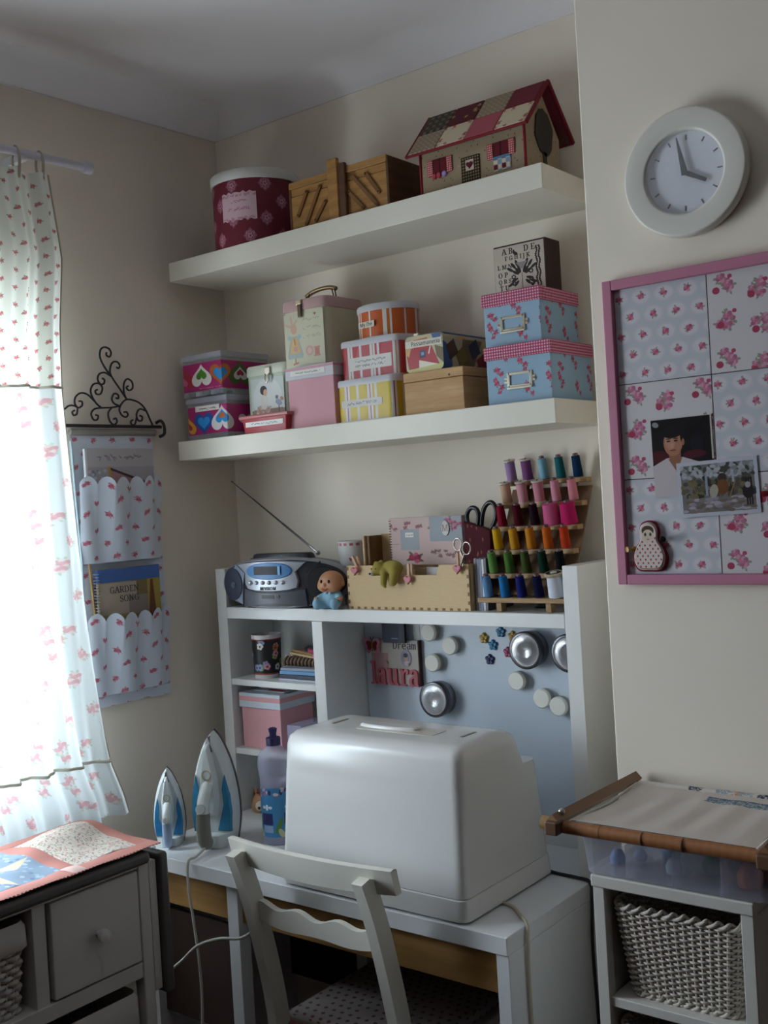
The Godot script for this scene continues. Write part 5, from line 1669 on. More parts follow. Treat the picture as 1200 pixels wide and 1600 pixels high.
func iron(called, label, at, turn, s, grip, shell, tank):
	var t = thing(called, label, "iron", at, turn, "steam irons")
	var o = PackedVector2Array([Vector2(-0.046, 0.0), Vector2(0.046, 0.0)])
	var rt = spline([Vector3(0.046, 0, 0), Vector3(0.0565, 0.06, 0), Vector3(0.0545, 0.12, 0), Vector3(0.042, 0.185, 0), Vector3(0.019, 0.243, 0), Vector3(0, 0.268, 0)], 5)
	for k in range(1, rt.size()):
		o.append(Vector2(rt[k].x, rt[k].y))
	for k in range(rt.size() - 2, 0, -1):
		o.append(Vector2(-rt[k].x, rt[k].y))
	var sc = func(q): return PackedVector2Array(Array(q).map(func(p): return p * s))
	var c = Vector2(0, 0.12) * s
	part(t, "soleplate", loft(sc.call(o), [[-0.044 * s, 0.96, 0.97], [-0.042 * s, 1, 1], [-0.034 * s, 1, 1]], 0.6, c), mt("#4d4a50", 0.3, 0.85))
	part(t, "shell", loft(sc.call(o), [[-0.034 * s, 0.97, 0.985], [-0.014 * s, 0.95, 0.97], [0.0, 0.88, 0.93], [0.008 * s, 0.76, 0.86]], 0.3, c), shell)
	for q in [-1, 1]:
		var tk = PackedVector2Array()
		for p in [[0.012, 0.036], [0.046, 0.034], [0.0495, 0.08], [0.0465, 0.12], [0.036, 0.168], [0.029, 0.14], [0.032, 0.1], [0.022, 0.066]]:
			tk.append(Vector2(p[0] * q, p[1]) * s)
		if q < 0:
			tk.reverse()
		part(t, "water_tank", loft(tk, [[-0.016 * s, 1.06, 1.0], [0.008 * s, 0.98, 1], [0.0135 * s, 0.84, 0.93]], 0.3, Vector2(q * 0.034, 0.09) * s), tank)
	var sp = PackedVector2Array()
	for p in [[-0.016, 0.07], [0.016, 0.07], [0.022, 0.11], [0.02, 0.16], [0.011, 0.21], [0.004, 0.245], [-0.004, 0.245], [-0.011, 0.21], [-0.02, 0.16], [-0.022, 0.11]]:
		sp.append(Vector2(p[0], p[1]) * s)
	part(t, "spine", loft(sp, [[0.0, 1, 1], [0.02 * s, 0.95, 0.96], [0.03 * s, 0.72, 0.85]], 0.3, Vector2(0, 0.15) * s), shell)
	part(t, "nose_cap", loft(sc.call(PackedVector2Array([Vector2(-0.013, 0.222), Vector2(0.013, 0.222), Vector2(0.002, 0.258), Vector2(-0.002, 0.258)])), [[-0.01 * s, 1, 1], [0.012 * s, 0.8, 0.95]], 0.4, Vector2(0, 0.238) * s), mt("#a9adb2", 0.25, 0.7))
	part(t, "heel", loft(sc.call(PackedVector2Array([Vector2(-0.04, 0.0), Vector2(0.04, 0.0), Vector2(0.043, 0.032), Vector2(-0.043, 0.032)])), [[-0.033 * s, 1, 1], [0.02 * s, 0.9, 1], [0.034 * s, 0.55, 0.9]], 0.4, Vector2(0, 0.016) * s), shell)
	var path = spline([Vector3(0, 0.15, 0.016) * s, Vector3(0, 0.13, 0.045) * s, Vector3(0, 0.105, 0.06) * s, Vector3(0, 0.06, 0.064) * s, Vector3(0, 0.026, 0.058) * s, Vector3(0, 0.018, 0.03) * s], 5)
	part(t, "handle", tube(path, 0.015 * s, 12), shell)
	var gp = spline([Vector3(0, 0.092, 0.0625) * s, Vector3(0, 0.06, 0.0645) * s, Vector3(0, 0.028, 0.059) * s, Vector3(0, 0.02, 0.05) * s], 5)
	part(t, "grip", tube(gp, 0.0165 * s, 12), grip)
	part(t, "steam_button", lathe([Vector2(0.0001, 0), Vector2(0.012 * s, 0), Vector2(0.011 * s, 0.006 * s), Vector2(0.0001, 0.007 * s)], 18), mt("#c9ccca", 0.3), Vector3(0, 0.105, 0.074) * s, Vector3(PI / 2 - 0.3, 0, 0))
	part(t, "dial", lathe([Vector2(0.009 * s, 0), Vector2(0.0125 * s, 0), Vector2(0.012 * s, 0.003 * s), Vector2(0.0095 * s, 0.003 * s), Vector2(0.009 * s, 0)], 20), mt("#a89a80", 0.4), Vector3(0, 0.172, 0.0285) * s, Vector3(PI / 2 - 0.1, 0, 0))
	part(t, "spray_nozzle", ball(0.005 * s, 10), mt("#b9a99a", 0.4), Vector3(0, 0.218, 0.022) * s)
	return t


func desk_things():
	var white = mt("#d6dcda", 0.25)
	var t = iron("steam_iron", "large blue and white steam iron standing on its heel with grey grip", Vector3(0.262, 0.72, 0.392), 0.45, 1.0, mt("#7d7a70", 0.6), white, mt("#3d86ad", 0.2))
	t = iron("steam_iron", "smaller travel iron, blue and white with a pale blue handle", Vector3(0.163, 0.72, 0.445), 0.75, 0.68, mt("#a9bcd8", 0.4), white, mt("#3a88bd", 0.2))
	var cm = mt("#c9c6bc", 0.7)
	single("iron_cord", "pale braided cord looping from the large iron down past the desk leg", "cord", tube(spline([Vector3(0.29, 0.735, 0.445), Vector3(0.305, 0.727, 0.49), Vector3(0.315, 0.726, 0.523), Vector3(0.322, 0.68, 0.533), Vector3(0.335, 0.6, 0.535), Vector3(0.345, 0.52, 0.535), Vector3(0.342, 0.43, 0.53), Vector3(0.335, 0.3, 0.53), Vector3(0.34, 0.1, 0.52), Vector3(0.36, 0.006, 0.5)], 8), 0.0032, 8), cm)
	single("travel_iron_cord", "thin pale twisted cord hanging in a loop between the cart and the chair", "cord", tube(spline([Vector3(0.16, 0.727, 0.49), Vector3(0.172, 0.724, 0.518), Vector3(0.182, 0.68, 0.536), Vector3(0.20, 0.56, 0.55), Vector3(0.245, 0.475, 0.56), Vector3(0.31, 0.51, 0.565), Vector3(0.37, 0.56, 0.56), Vector3(0.43, 0.585, 0.55), Vector3(0.48, 0.59, 0.53), Vector3(0.52, 0.62, 0.525), Vector3(0.53, 0.66, 0.522)], 8), 0.0034, 8), cm)
	# --- bottle of ironing water
	t = thing("spray_bottle", "clear bottle of ironing water with purple cap and blue floral label", "bottle", Vector3(0.384, 0.72, 0.3))
	var pl = glassy(Color(0.8, 0.8, 0.9), 0.45, 0.35)
	var prof = [Vector2(0.0001, 0), Vector2(0.034, 0), Vector2(0.037, 0.004), Vector2(0.037, 0.15), Vector2(0.041, 0.185), Vector2(0.04, 0.2), Vector2(0.033, 0.215), Vector2(0.018, 0.226), Vector2(0.0165, 0.232)]
	part(t, "bottle", lathe(prof, 28), pl)
	part(t, "water", lathe([Vector2(0.0001, 0.003), Vector2(0.0345, 0.003), Vector2(0.0345, 0.14), Vector2(0.0001, 0.14)], 24), glassy(Color(0.75, 0.78, 0.92), 0.3, 0.2))
	var im = img(256, 128, "#3f86b8")
	for k in 40:
		dot(im, rng.randf() * 256, rng.randf() * 36, 7, 4, Color(["#3a2a52", "#c9a8b8", "#d6cfd4", "#a86a86"][k % 4]), rng.randf() * 3)
	for k in 4:
		dot(im, k * 64 + 4, 98, 6, 22, Color("#5d8a3a"), 0.4)
		dot(im, k * 64 + 10, 118, 7, 14, Color("#c9c4a0"), -0.5)
		rect(im, k * 64 + 18, 66, 34, 30, "#2c2c66")
		rect(im, k * 64 + 22, 98, 30, 18, "#9ab0d0")
		# white emblem: two arrow heads with a gap between
		dot(im, k * 64 + 26, 50, 5, 4, Color("#e4e8ee"))
		dot(im, k * 64 + 36, 50, 5, 8, Color("#e4e8ee"))
		dot(im, k * 64 + 46, 50, 5, 4, Color("#e4e8ee"))
	part(t, "label", lathe([Vector2(0.0374, 0.02), Vector2(0.0374, 0.135)], 28), mx(tx(im), 0.5), Vector3.ZERO, Vector3(0, 0.75, 0))
	var cap_m = mt("#2a2056", 0.35)
	part(t, "cap", lathe([Vector2(0.0001, 0.226), Vector2(0.017, 0.226), Vector2(0.0175, 0.246), Vector2(0.0165, 0.248), Vector2(0.0085, 0.25), Vector2(0.008, 0.256), Vector2(0.01, 0.264), Vector2(0.0105, 0.268), Vector2(0.006, 0.271), Vector2(0.0001, 0.272)], 24), cap_m)
	# --- cover of the sewing machine
	t = thing("machine_cover", "large glossy cream plastic sewing machine cover on the desk", "machine cover")
	var ring = func(y, x0, x1, z0, z1, r):
		var row := PackedVector3Array()
		for p in round_rect(x1 - x0, z1 - z0, r, 6):
			row.append(Vector3((x0 + x1) / 2 + p.x, y, (z0 + z1) / 2 - p.y))
		return row
	var cr = StandardMaterial3D.new()
	cr.albedo_color = Color("#d9d7d4")
	cr.roughness = 0.22
	var b := MB.new()
	b.skin([ring.call(0.766, 0.587, 1.055, 0.185, 0.505, 0.022), ring.call(0.955, 0.593, 1.049, 0.204, 0.49, 0.022), ring.call(0.966, 0.594, 1.048, 0.209, 0.489, 0.022), ring.call(0.9665, 0.594, 1.048, 0.249, 0.489, 0.022), ring.call(1.012, 0.596, 1.046, 0.268, 0.485, 0.022), ring.call(1.028, 0.6, 1.042, 0.276, 0.479, 0.02), ring.call(1.037, 0.611, 1.031, 0.288, 0.466, 0.016), ring.call(1.04, 0.63, 1.012, 0.305, 0.447, 0.012), ring.call(1.0405, 0.8, 0.84, 0.37, 0.38, 0.004)], true, 0.55)
	part(t, "hood", b.mesh(), cr)
	b = MB.new()
	b.skin([ring.call(0.725, 0.595, 1.047, 0.188, 0.5, 0.018), ring.call(0.725, 0.584, 1.058, 0.178, 0.509, 0.022), ring.call(0.763, 0.586, 1.056, 0.182, 0.507, 0.022), ring.call(0.765, 0.588, 1.054, 0.186, 0.504, 0.022)], true, 0.6)
	part(t, "base", b.mesh(), cr)
	part(t, "base_foot", bx(Vector3(0.43, 0.006, 0.3), 0.001, Vector3(0.821, 0.7232, 0.344)), mt("#2a2622", 0.6))
	part(t, "carry_handle", loft(ellipse_poly(0.075, 0.018, 30, Vector2.ZERO, 2.4), [[0.0, 1, 1], [0.005, 1, 1], [0.008, 0.93, 0.8]]), cr, Vector3(0.80, 1.0395, 0.378), Vector3(-PI / 2, 0, 0))
	part(t, "handle_plate", loft(round_rect(0.2, 0.06, 0.01), [[0.0, 1, 1], [0.0015, 0.99, 0.97]]), mt("#cbc4b8", 0.3), Vector3(0.83, 1.0398, 0.38), Vector3(-PI / 2, 0, 0))
	for x in [0.655, 0.988]:
		part(t, "handle_slot", bx(Vector3(0.008, 0.0012, 0.05), 0.0005), mt("#7d7468", 0.5), Vector3(x, 1.0402, 0.365))
	# cables
	single("power_cable", "black power cable running from behind the machine cover along the desk edge", "cable", tube(spline([Vector3(1.0, 0.726, 0.17), Vector3(1.06, 0.724, 0.188), Vector3(1.115, 0.724, 0.192), Vector3(1.15, 0.722, 0.2), Vector3(1.162, 0.69, 0.22), Vector3(1.164, 0.6, 0.23), Vector3(1.164, 0.4, 0.22)], 6), 0.0036, 8), mt("#141214", 0.5))
	single("cream_cable", "cream cord from under the machine cover hanging over the desk's right side", "cord", tube(spline([Vector3(1.05, 0.7245, 0.38), Vector3(1.085, 0.724, 0.39), Vector3(1.12, 0.724, 0.42), Vector3(1.15, 0.722, 0.447), Vector3(1.1535, 0.69, 0.453), Vector3(1.153, 0.6, 0.455), Vector3(1.155, 0.3, 0.45), Vector3(1.165, 0.006, 0.44)], 8), 0.0034, 8), mt("#c4b8a2", 0.5))


func chair():
	var w = mt("#d9d5ca", 0.4)
	var t = thing("dining_chair", "cream painted cottage chair with wavy back rail, tucked under the desk", "chair", Vector3(0.75, 0, 0.5))
	# rear posts: leaning, gently curved
	var cp = [[0.0, 0.075], [0.2, 0.045], [0.4, 0.03], [0.5, 0.038], [0.6, 0.058], [0.7, 0.083], [0.77, 0.105], [0.815, 0.122]]
	var prof = PackedVector2Array()
	var pts = []
	for q in cp:
		pts.append(Vector3(q[1], q[0], 0))
	pts = spline(pts, 4)
	for p in pts:
		prof.append(Vector2(-p.x - 0.02, p.y))
	prof.append(Vector2(-pts[-1].x + 0.004, pts[-1].y + 0.006))
	for k in range(pts.size() - 1, -1, -1):
		prof.append(Vector2(-pts[k].x + 0.02, pts[k].y))
	for x in [-0.17, 0.162]:
		part(t, "leg", prism(prof, -0.0125, 0.0125), w, Vector3(x, 0, 0), Vector3(0, PI / 2, 0))
	var rail := MB.new()
	rail.grid(func(u, v): return Vector3(-0.213 + 0.426 * u, 0.788 - 0.006 * sin(u * PI) * (1 - v) + 0.048 * v, 0.112 - 0.02 * pow(2 * u - 1, 2) + 0.012 * v), 16, 2)
	rail.grid(func(u, v): return Vector3(0.213 - 0.426 * u, 0.788 - 0.006 * sin(u * PI) * (1 - v) + 0.048 * v, 0.094 - 0.02 * pow(2 * u - 1, 2) + 0.012 * v), 16, 2)
	rail.grid(func(u, v): return Vector3(-0.213 + 0.426 * u, 0.836 + 0.002 * sin(v * PI), 0.124 - 0.018 * v - 0.02 * pow(2 * u - 1, 2)), 16, 2)
	rail.grid(func(u, v): return Vector3(-0.213 + 0.426 * u, 0.788 - 0.006 * sin(u * PI), 0.094 + 0.018 * v - 0.02 * pow(2 * u - 1, 2)), 16, 2)
	for s in [-1.0, 1.0]:
		rail.grid(func(u, v): return Vector3(s * 0.213, 0.788 + 0.048 * v, 0.083 + (0.018 * u if s < 0 else 0.018 * (1 - u)) - 0.009 + 0.012 * v), 1, 1)
	part(t, "top_rail", rail.mesh(), w)
	var wav = PackedVector2Array()
	for i in 25:
		var u = i / 24.0
		wav.append(Vector2(-0.16 + 0.315 * u, 0.7 + 0.006 * cos(u * TAU * 3) + 0.003 * cos(u * TAU)))
	for i in 25:
		var u = 1 - i / 24.0
		wav.append(Vector2(-0.16 + 0.315 * u, 0.67 - 0.012 * sin(u * PI) - 0.004 * sin(u * PI * 3)))
	part(t, "wavy_rail", prism(wav, 0.066, 0.08), w)
	part(t, "seat", bx(Vector3(0.37, 0.024, 0.37), 0.006), w, Vector3(-0.003, 0.405, -0.165))
	part(t, "seat_apron", bx(Vector3(0.335, 0.05, 0.018), 0.003), mt("#8f5f56", 0.8), Vector3(-0.004, 0.405, 0.008))
	for x in [-0.165, 0.158]:
		part(t, "leg", bx(Vector3(0.028, 0.395, 0.028), 0.004), w, Vector3(x, 0.1975, -0.32))
		part(t, "stretcher", bx(Vector3(0.016, 0.02, 0.34), 0.004), w, Vector3(x, 0.2, -0.14))
	var im = img(96, 96, "#a39a97")
	for k in 24:
		dot(im, (k % 5) * 19.2 + (9.6 if (k / 5) % 2 else 0.0) + 5, (k / 5) * 19.2 + 6, 4, 4, Color("#6d4a4c"))
	var cu = single("seat_cushion", "thin dotted cushion on the cream chair's seat", "cushion", bx(Vector3(0.35, 0.03, 0.345), 0.014), mx(tx(im), 0.95, 9, 9), Vector3(0.748, 0.4325, 0.333))


# roses on cloth: rows shifted by half, c roses across and r rows on a w by h tile
func rose_cloth(w, h, c, r, s, bg, cols, seed_v, jitter = 0.0, cluster = 1, leaf = Color("#8d957c")):
	var im = img(w, h, bg)
	rng.seed = seed_v
	for j in r:
		for i in c:
			var x = (i + (0.5 if j % 2 else 0.0) + 0.25 + rng.randf_range(-jitter, jitter)) * w / c
			var y = (j + 0.5 + rng.randf_range(-jitter, jitter)) * h / r
			for k in cluster:
				rose(im, x + (rng.randf_range(-1.4, 1.4) * s if cluster > 1 else 0.0), y + (rng.randf_range(-2.0, 2.0) * s if cluster > 1 else 0.0), s, cols, leaf)
	return tx(im)


func left_wall_things():
	var B = left_frame()
	var face = PI / 2 + LEAN
	var W = func(s, y, off): return B * Vector3(off, y, s)
	# --- wrought iron hanger with scrolls
	var ironm = mt("#262026", 0.5)
	var t = thing("wrought_iron_hanger", "black wrought iron wall hanger with a crest of curling scrolls", "hanger", W.call(0.41, 1.737, 0.0), face)
	part(t, "bar", tube([Vector3(-0.155, 0, 0.018), Vector3(0.148, 0, 0.018)], 0.0042, 8), ironm)
	for x in [-0.155, 0.148]:
		part(t, "end_hook", tube(spline([Vector3(x - 0.004, 0.012, 0.004), Vector3(x, 0.016, 0.018), Vector3(x + 0.003, 0.004, 0.026), Vector3(x + 0.003, -0.018, 0.026), Vector3(x - 0.01, -0.026, 0.022)], 4), 0.0042, 8), ironm)
	# each curl is a spline through points on a 4 px = 1.9 mm raster, x to the right and y down from the crest
	var curls = [
		[640, 580, 620, 530, 600, 480, 570, 440, 530, 418, 478, 412, 445, 438, 427, 478, 440, 512, 465, 524, 480, 508, 470, 491, 454, 493],
		[478, 412, 440, 350, 402, 292, 383, 250, 390, 202, 411, 178, 435, 180, 447, 200, 438, 218, 425, 211],
		[382, 262, 350, 215, 327, 160, 331, 112, 355, 91, 385, 99, 396, 125, 385, 149, 367, 141, 368, 122],
		[385, 270, 350, 250, 316, 260, 303, 293, 318, 323, 339, 319, 345, 296, 331, 286],
		[316, 470, 285, 443, 262, 400, 257, 360, 276, 326, 309, 320, 329, 345, 316, 383, 291, 386, 284, 367, 299, 358],
		[290, 448, 268, 422, 235, 391, 196, 383, 163, 410, 157, 449, 175, 474, 199, 460, 200, 436, 182, 434],
		[172, 472, 150, 462, 121, 464, 96, 484],
		[172, 474, 165, 512, 146, 520, 139, 501, 154, 490],
		[430, 455, 380, 466, 322, 470, 276, 477, 251, 506, 262, 543, 284, 545, 293, 521, 276, 515],
		[380, 466, 356, 500, 361, 549, 385, 574, 407, 556, 401, 532, 386, 540],
		[430, 455, 396, 440, 384, 411, 400, 379, 424, 385, 425, 407, 409, 405],
		[478, 412, 463, 370, 466, 312, 490, 281, 519, 300, 520, 338, 496, 354, 481, 336, 494, 325],
		[600, 482, 560, 470, 536, 500, 541, 539, 565, 545, 572, 521, 556, 512],
		[536, 520, 522, 566, 501, 571, 496, 551, 510, 541]]
	for q in curls:
		var pp = []
		for k in range(0, q.size(), 2):
			pp.append(Vector3(0.132 - (245 - (80 + q[k] / 4.0)) * 0.00191, (667 - (520 + q[k + 1] / 4.0)) * 0.0016 - 0.002, 0.018))
		part(t, "scroll", tube(spline(pp, 4), 0.0024, 6), ironm)
	# --- hanging organizer
	var cols = [Color("#bd6c7e"), Color("#cc8c98"), Color("#b05f78")]
	var fm = mx(rose_cloth(256, 256, 3, 4, 11, "#d3dae6", cols, 9, 0.03, 1, Color("#c49aa8")), 0.35, 1, 1)
	fm.roughness = 0.25
	t = thing("hanging_organizer", "hanging pocket organizer of pale blue oilcloth dotted with pink roses", "organizer", W.call(0.405, 0, 0), face)
	var pan := MB.new()
	pan.grid(func(u, v): return Vector3(-0.128 + 0.25 * u + 0.004 * sin(v * 5), 1.045 + 0.675 * v, 0.012 + 0.004 * sin(u * 7 + v * 3)), 16, 30, 1.5, 5.1)
	part(t, "backing", pan.mesh(), fm)
	part(t, "rod_sleeve", tube([Vector3(-0.13, 1.722, 0.014), Vector3(0.124, 1.722, 0.014)], 0.009, 10), mt("#8b857e", 0.6))
	for q in [[1.40, 1.595], [1.075, 1.262]]:
		var pk := MB.new()
		var y0 = q[0]
		var y1 = q[1]
		pk.grid(func(u, v):
			var top = y1 + 0.019 * pow(abs(sin(u * PI * 6)), 0.7) - 0.006 * sin(u * PI)
			var bul = 0.06 * pow(sin(clampf(u * 0.9 + 0.05, 0, 1) * PI), 0.5) * (0.35 + 0.65 * v) + 0.007 * sin(u * 17 + v * 2) * (1 - abs(2 * v - 1) * 0.4)
			return Vector3(-0.13 + 0.25 * u, lerpf(y0, top, v), 0.014 + bul), 72, 14, 1.5, (y1 - y0) / 0.132)
		part(t, "pocket", pk.mesh(), fm)
		part(t, "piping", tube([Vector3(-0.128, y0, 0.018), Vector3(0.12, y0, 0.018)], 0.0035, 6), mt("#a9adc0", 0.5))
	part(t, "side_binding", tube([Vector3(-0.131, 1.05, 0.016), Vector3(-0.129, 1.4, 0.03), Vector3(-0.129, 1.7, 0.014)], 0.003, 6), mt("#b9d0d8", 0.5))
	# things in its pockets
	var im = img(192, 160, "#bab6b8")
	scribble(im, 30, 18, 130, 16, Color("#8d898d"))
	fillpoly(im, [Vector2(0, 38), Vector2(192, 38), Vector2(192, 160), Vector2(0, 160)], "#a9a4ac")
	fillpoly(im, [Vector2(62, 40), Vector2(170, 74), Vector2(170, 160), Vector2(66, 160)], "#a87f86")
	seg(im, 66, 42, 160, 70, 2.5, Color("#3a2a2a"))
	seg(im, 62, 40, 66, 72, 3.5, Color("#b58a3a"))
	for k in 50:
		dot(im, rng.randf() * 60, 44 + rng.randf() * 90, 4, 3, Color(["#7d8298", "#c4c2c8", "#8f93a8"][k % 3]), 0, false)
		dot(im, 70 + rng.randf() * 95, 76 + rng.randf() * 60, 2.5, 2.5, Color("#b86a78"), 0, false)
	t = thing("magazine", "white craft magazine with a pink picture, in the organizer's upper pocket", "magazine", W.call(0.405, 1.49, 0.028), face)
	part(t, "cover", bx(Vector3(0.2, 0.19, 0.008), 0.001, Vector3(0, 0.095, 0), true), mx(tx(im), 0.4))
	part(t, "spine", bx(Vector3(0.006, 0.19, 0.009), 0.001, Vector3(-0.101, 0.095, 0)), mt("#d5d8dc", 0.4))
	im = img(192, 160, "#9a8a5a")
	rect(im, 0, 0, 192, 28, "#3f66a8")
	rect(im, 100, 28, 92, 132, "#7d6a3e")
	rect(im, 150, 28, 42, 132, "#a8923a")
	rect(im, 4, 30, 112, 66, "#b0a190")
	fillpoly(im, [Vector2(150, 120), Vector2(160, 30), Vector2(168, 30), Vector2(176, 120)], "#6d3a22")
	fillpoly(im, [Vector2(110, 160), Vector2(120, 110), Vector2(192, 100), Vector2(192, 160)], "#3a332a")
	rect(im, 90, 60, 60, 40, "#8d8078")
	t = thing("spiral_book", "spiral-bound book titled Garden Song in the organizer's lower pocket", "book", W.call(0.402, 1.195, 0.03), face)
	part(t, "cover", bx(Vector3(0.186, 0.188, 0.01), 0.001, Vector3(0, 0.094, 0), true), mx(tx(im), 0.4))
	var sp := MB.new()
	for k in 24:
		var rg = []
		for j in 8:
			rg.append(Vector3(-0.094 + 0.006 * cos(TAU * j / 8), 0.006 + k * 0.0075, 0.009 * sin(TAU * j / 8)))
		sp.tube(rg, 0.0011, 4, true)
	part(t, "spiral", sp.mesh(), mt("#b9bdd0", 0.3, 0.6))
	lettering(t, "GARDEN", 0.021, mt("#3a332c"), Vector3(-0.018, 0.135, 0.0052), Vector3.ZERO, "Droid Serif")
	lettering(t, "SONG", 0.021, mt("#3a332c"), Vector3(-0.004, 0.112, 0.0052), Vector3.ZERO, "Droid Serif")
	t = thing("knitting_needle", "wooden knitting needle with a round end standing in the organizer's lower pocket", "knitting needle", W.call(0.505, 1.2, 0.017), face)
	part(t, "shaft", tube([Vector3(0.012, 0, 0), Vector3(-0.012, 0.25, 0.012)], 0.003, 8), mt("#b58f56", 0.5))
	part(t, "knob", ball(0.007, 12), mt("#b58f56", 0.5), Vector3(-0.012, 0.252, 0.012))
	# --- curtain rod
	t = thing("curtain_rod", "white curtain rod with end cap above the window", "curtain rod", W.call(0.505, 2.345, 0.1), face)
	part(t, "rod", tube([Vector3(0, 0, 0), Vector3(-1.5, 0, 0)], 0.0095, 12), mt("#c9c6d0", 0.4))
	part(t, "end_cap", lathe([Vector2(0.0001, -0.004), Vector2(0.014, -0.004), Vector2(0.015, 0), Vector2(0.015, 0.018), Vector2(0.0001, 0.02)], 18), mt("#c9c6d0", 0.4), Vector3(-0.002, 0, 0), Vector3(0, 0, -PI / 2))
	for x in [-0.155, -1.35]:
		part(t, "bracket", bx(Vector3(0.014, 0.022, 0.1), 0.003), mt("#d2d2d6", 0.4), Vector3(x, -0.002, -0.05))
	# --- curtain: rosebud panel above, big roses below, hem
	t = thing("curtain", "sheer white curtain with small rosebuds above and large faded roses below", "curtain", W.call(0, 0, 0), face)
	var redge = [[2.31, 0.612], [2.12, 0.588], [1.95, 0.604], [1.815, 0.606], [1.6, 0.593], [1.38, 0.581], [1.1, 0.571], [0.945, 0.564], [0.866, 0.543], [0.8, 0.535]]
	var edge_at = func(y):
		for k in redge.size() - 1:
			if y <= redge[k][0] and y >= redge[k + 1][0]:
				return lerpf(redge[k][1], redge[k + 1][1], (redge[k][0] - y) / (redge[k][0] - redge[k + 1][0]))
		return redge[0][1] if y > 2.3 else redge[-1][1]
	var cloth = func(u, y):
		var s0: float = edge_at.call(y)
		var amp = 0.013 + 0.005 * (2.3 - y) / 1.5
		var s = s0 + u * 0.36
		var flare = 0.062 * pow(clampf((1.35 - y) / 0.55, 0, 1), 1.6)
		return Vector3(-s, y, 0.1 + amp * sin(u * 29.0 + 0.6 * sin(y * 3)) + 0.006 * sin(u * 71.0 + y * 4) + flare)
	var sheer = func(tex_, su, sv, tint):
		var m := StandardMaterial3D.new()
		m.albedo_texture = tex_
		m.albedo_color = tint
		m.roughness = 0.95
		m.backlight_enabled = true
		m.backlight = Color(0.8, 0.8, 0.8)
		m.uv1_scale = Vector3(su, sv, 1)
		m.cull_mode = BaseMaterial3D.CULL_DISABLED
		return m
	var c1 = sheer.call(rose_cloth(256, 80, 5, 4, 4.6, "#ecefe8", [Color("#cd8488"), Color("#dca2a4"), Color("#c07278")], 41, 0.08), 1.7, 6.2, Color.WHITE)
	var c2 = sheer.call(rose_cloth(256, 256, 3, 4, 9, "#e4eaea", [Color("#e0b6ba"), Color("#ecd8d8"), Color("#dcaeb2")], 43, 0.15, 3, Color("#cdd6c4")), 1.7, 3.3, Color.WHITE)
	var mk = func(y0, y1, nv):
		var b := MB.new()
		b.grid(func(u, v): return cloth.call(1 - u, lerpf(y0, y1, v)), 84, nv)
		return b.mesh()
	var up = part(t, "rosebud_panel", mk.call(1.815, 2.305, 18), c1)
	part(t, "rose_panel", mk.call(0.95, 1.815, 26), c2)
	var c3 = c2.duplicate()
	c3.uv1_scale = Vector3(1.7, 0.5, 1)
	part(t, "hem_frill", mk.call(0.822, 0.95, 8), c3)
	for y in [1.815, 0.95]:
		var sm = []
		for i in 60:
			sm.append(cloth.call(i / 59.0, y) + Vector3(0, 0, 0.002))
		part(t, "seam_band", tube(sm, 0.0036, 6), mt("#cfc8b8", 0.9))
	var eg = []
	for i in 40:
		eg.append(cloth.call(0.0, lerpf(0.822, 2.305, i / 39.0)))
	part(t, "edge_binding", tube(eg, 0.0022, 5), mt("#b8a890", 0.9))
	for s in [0.628, 0.688, 0.76, 0.84, 0.92]:
		part(t, "tab_loop", tube(spline([Vector3(-s, 2.285, 0.108), Vector3(-s + 0.002, 2.33, 0.112), Vector3(-s, 2.357, 0.1), Vector3(-s - 0.002, 2.33, 0.088), Vector3(-s, 2.285, 0.094)], 5), 0.0034, 6), mt("#b0a898", 0.9))


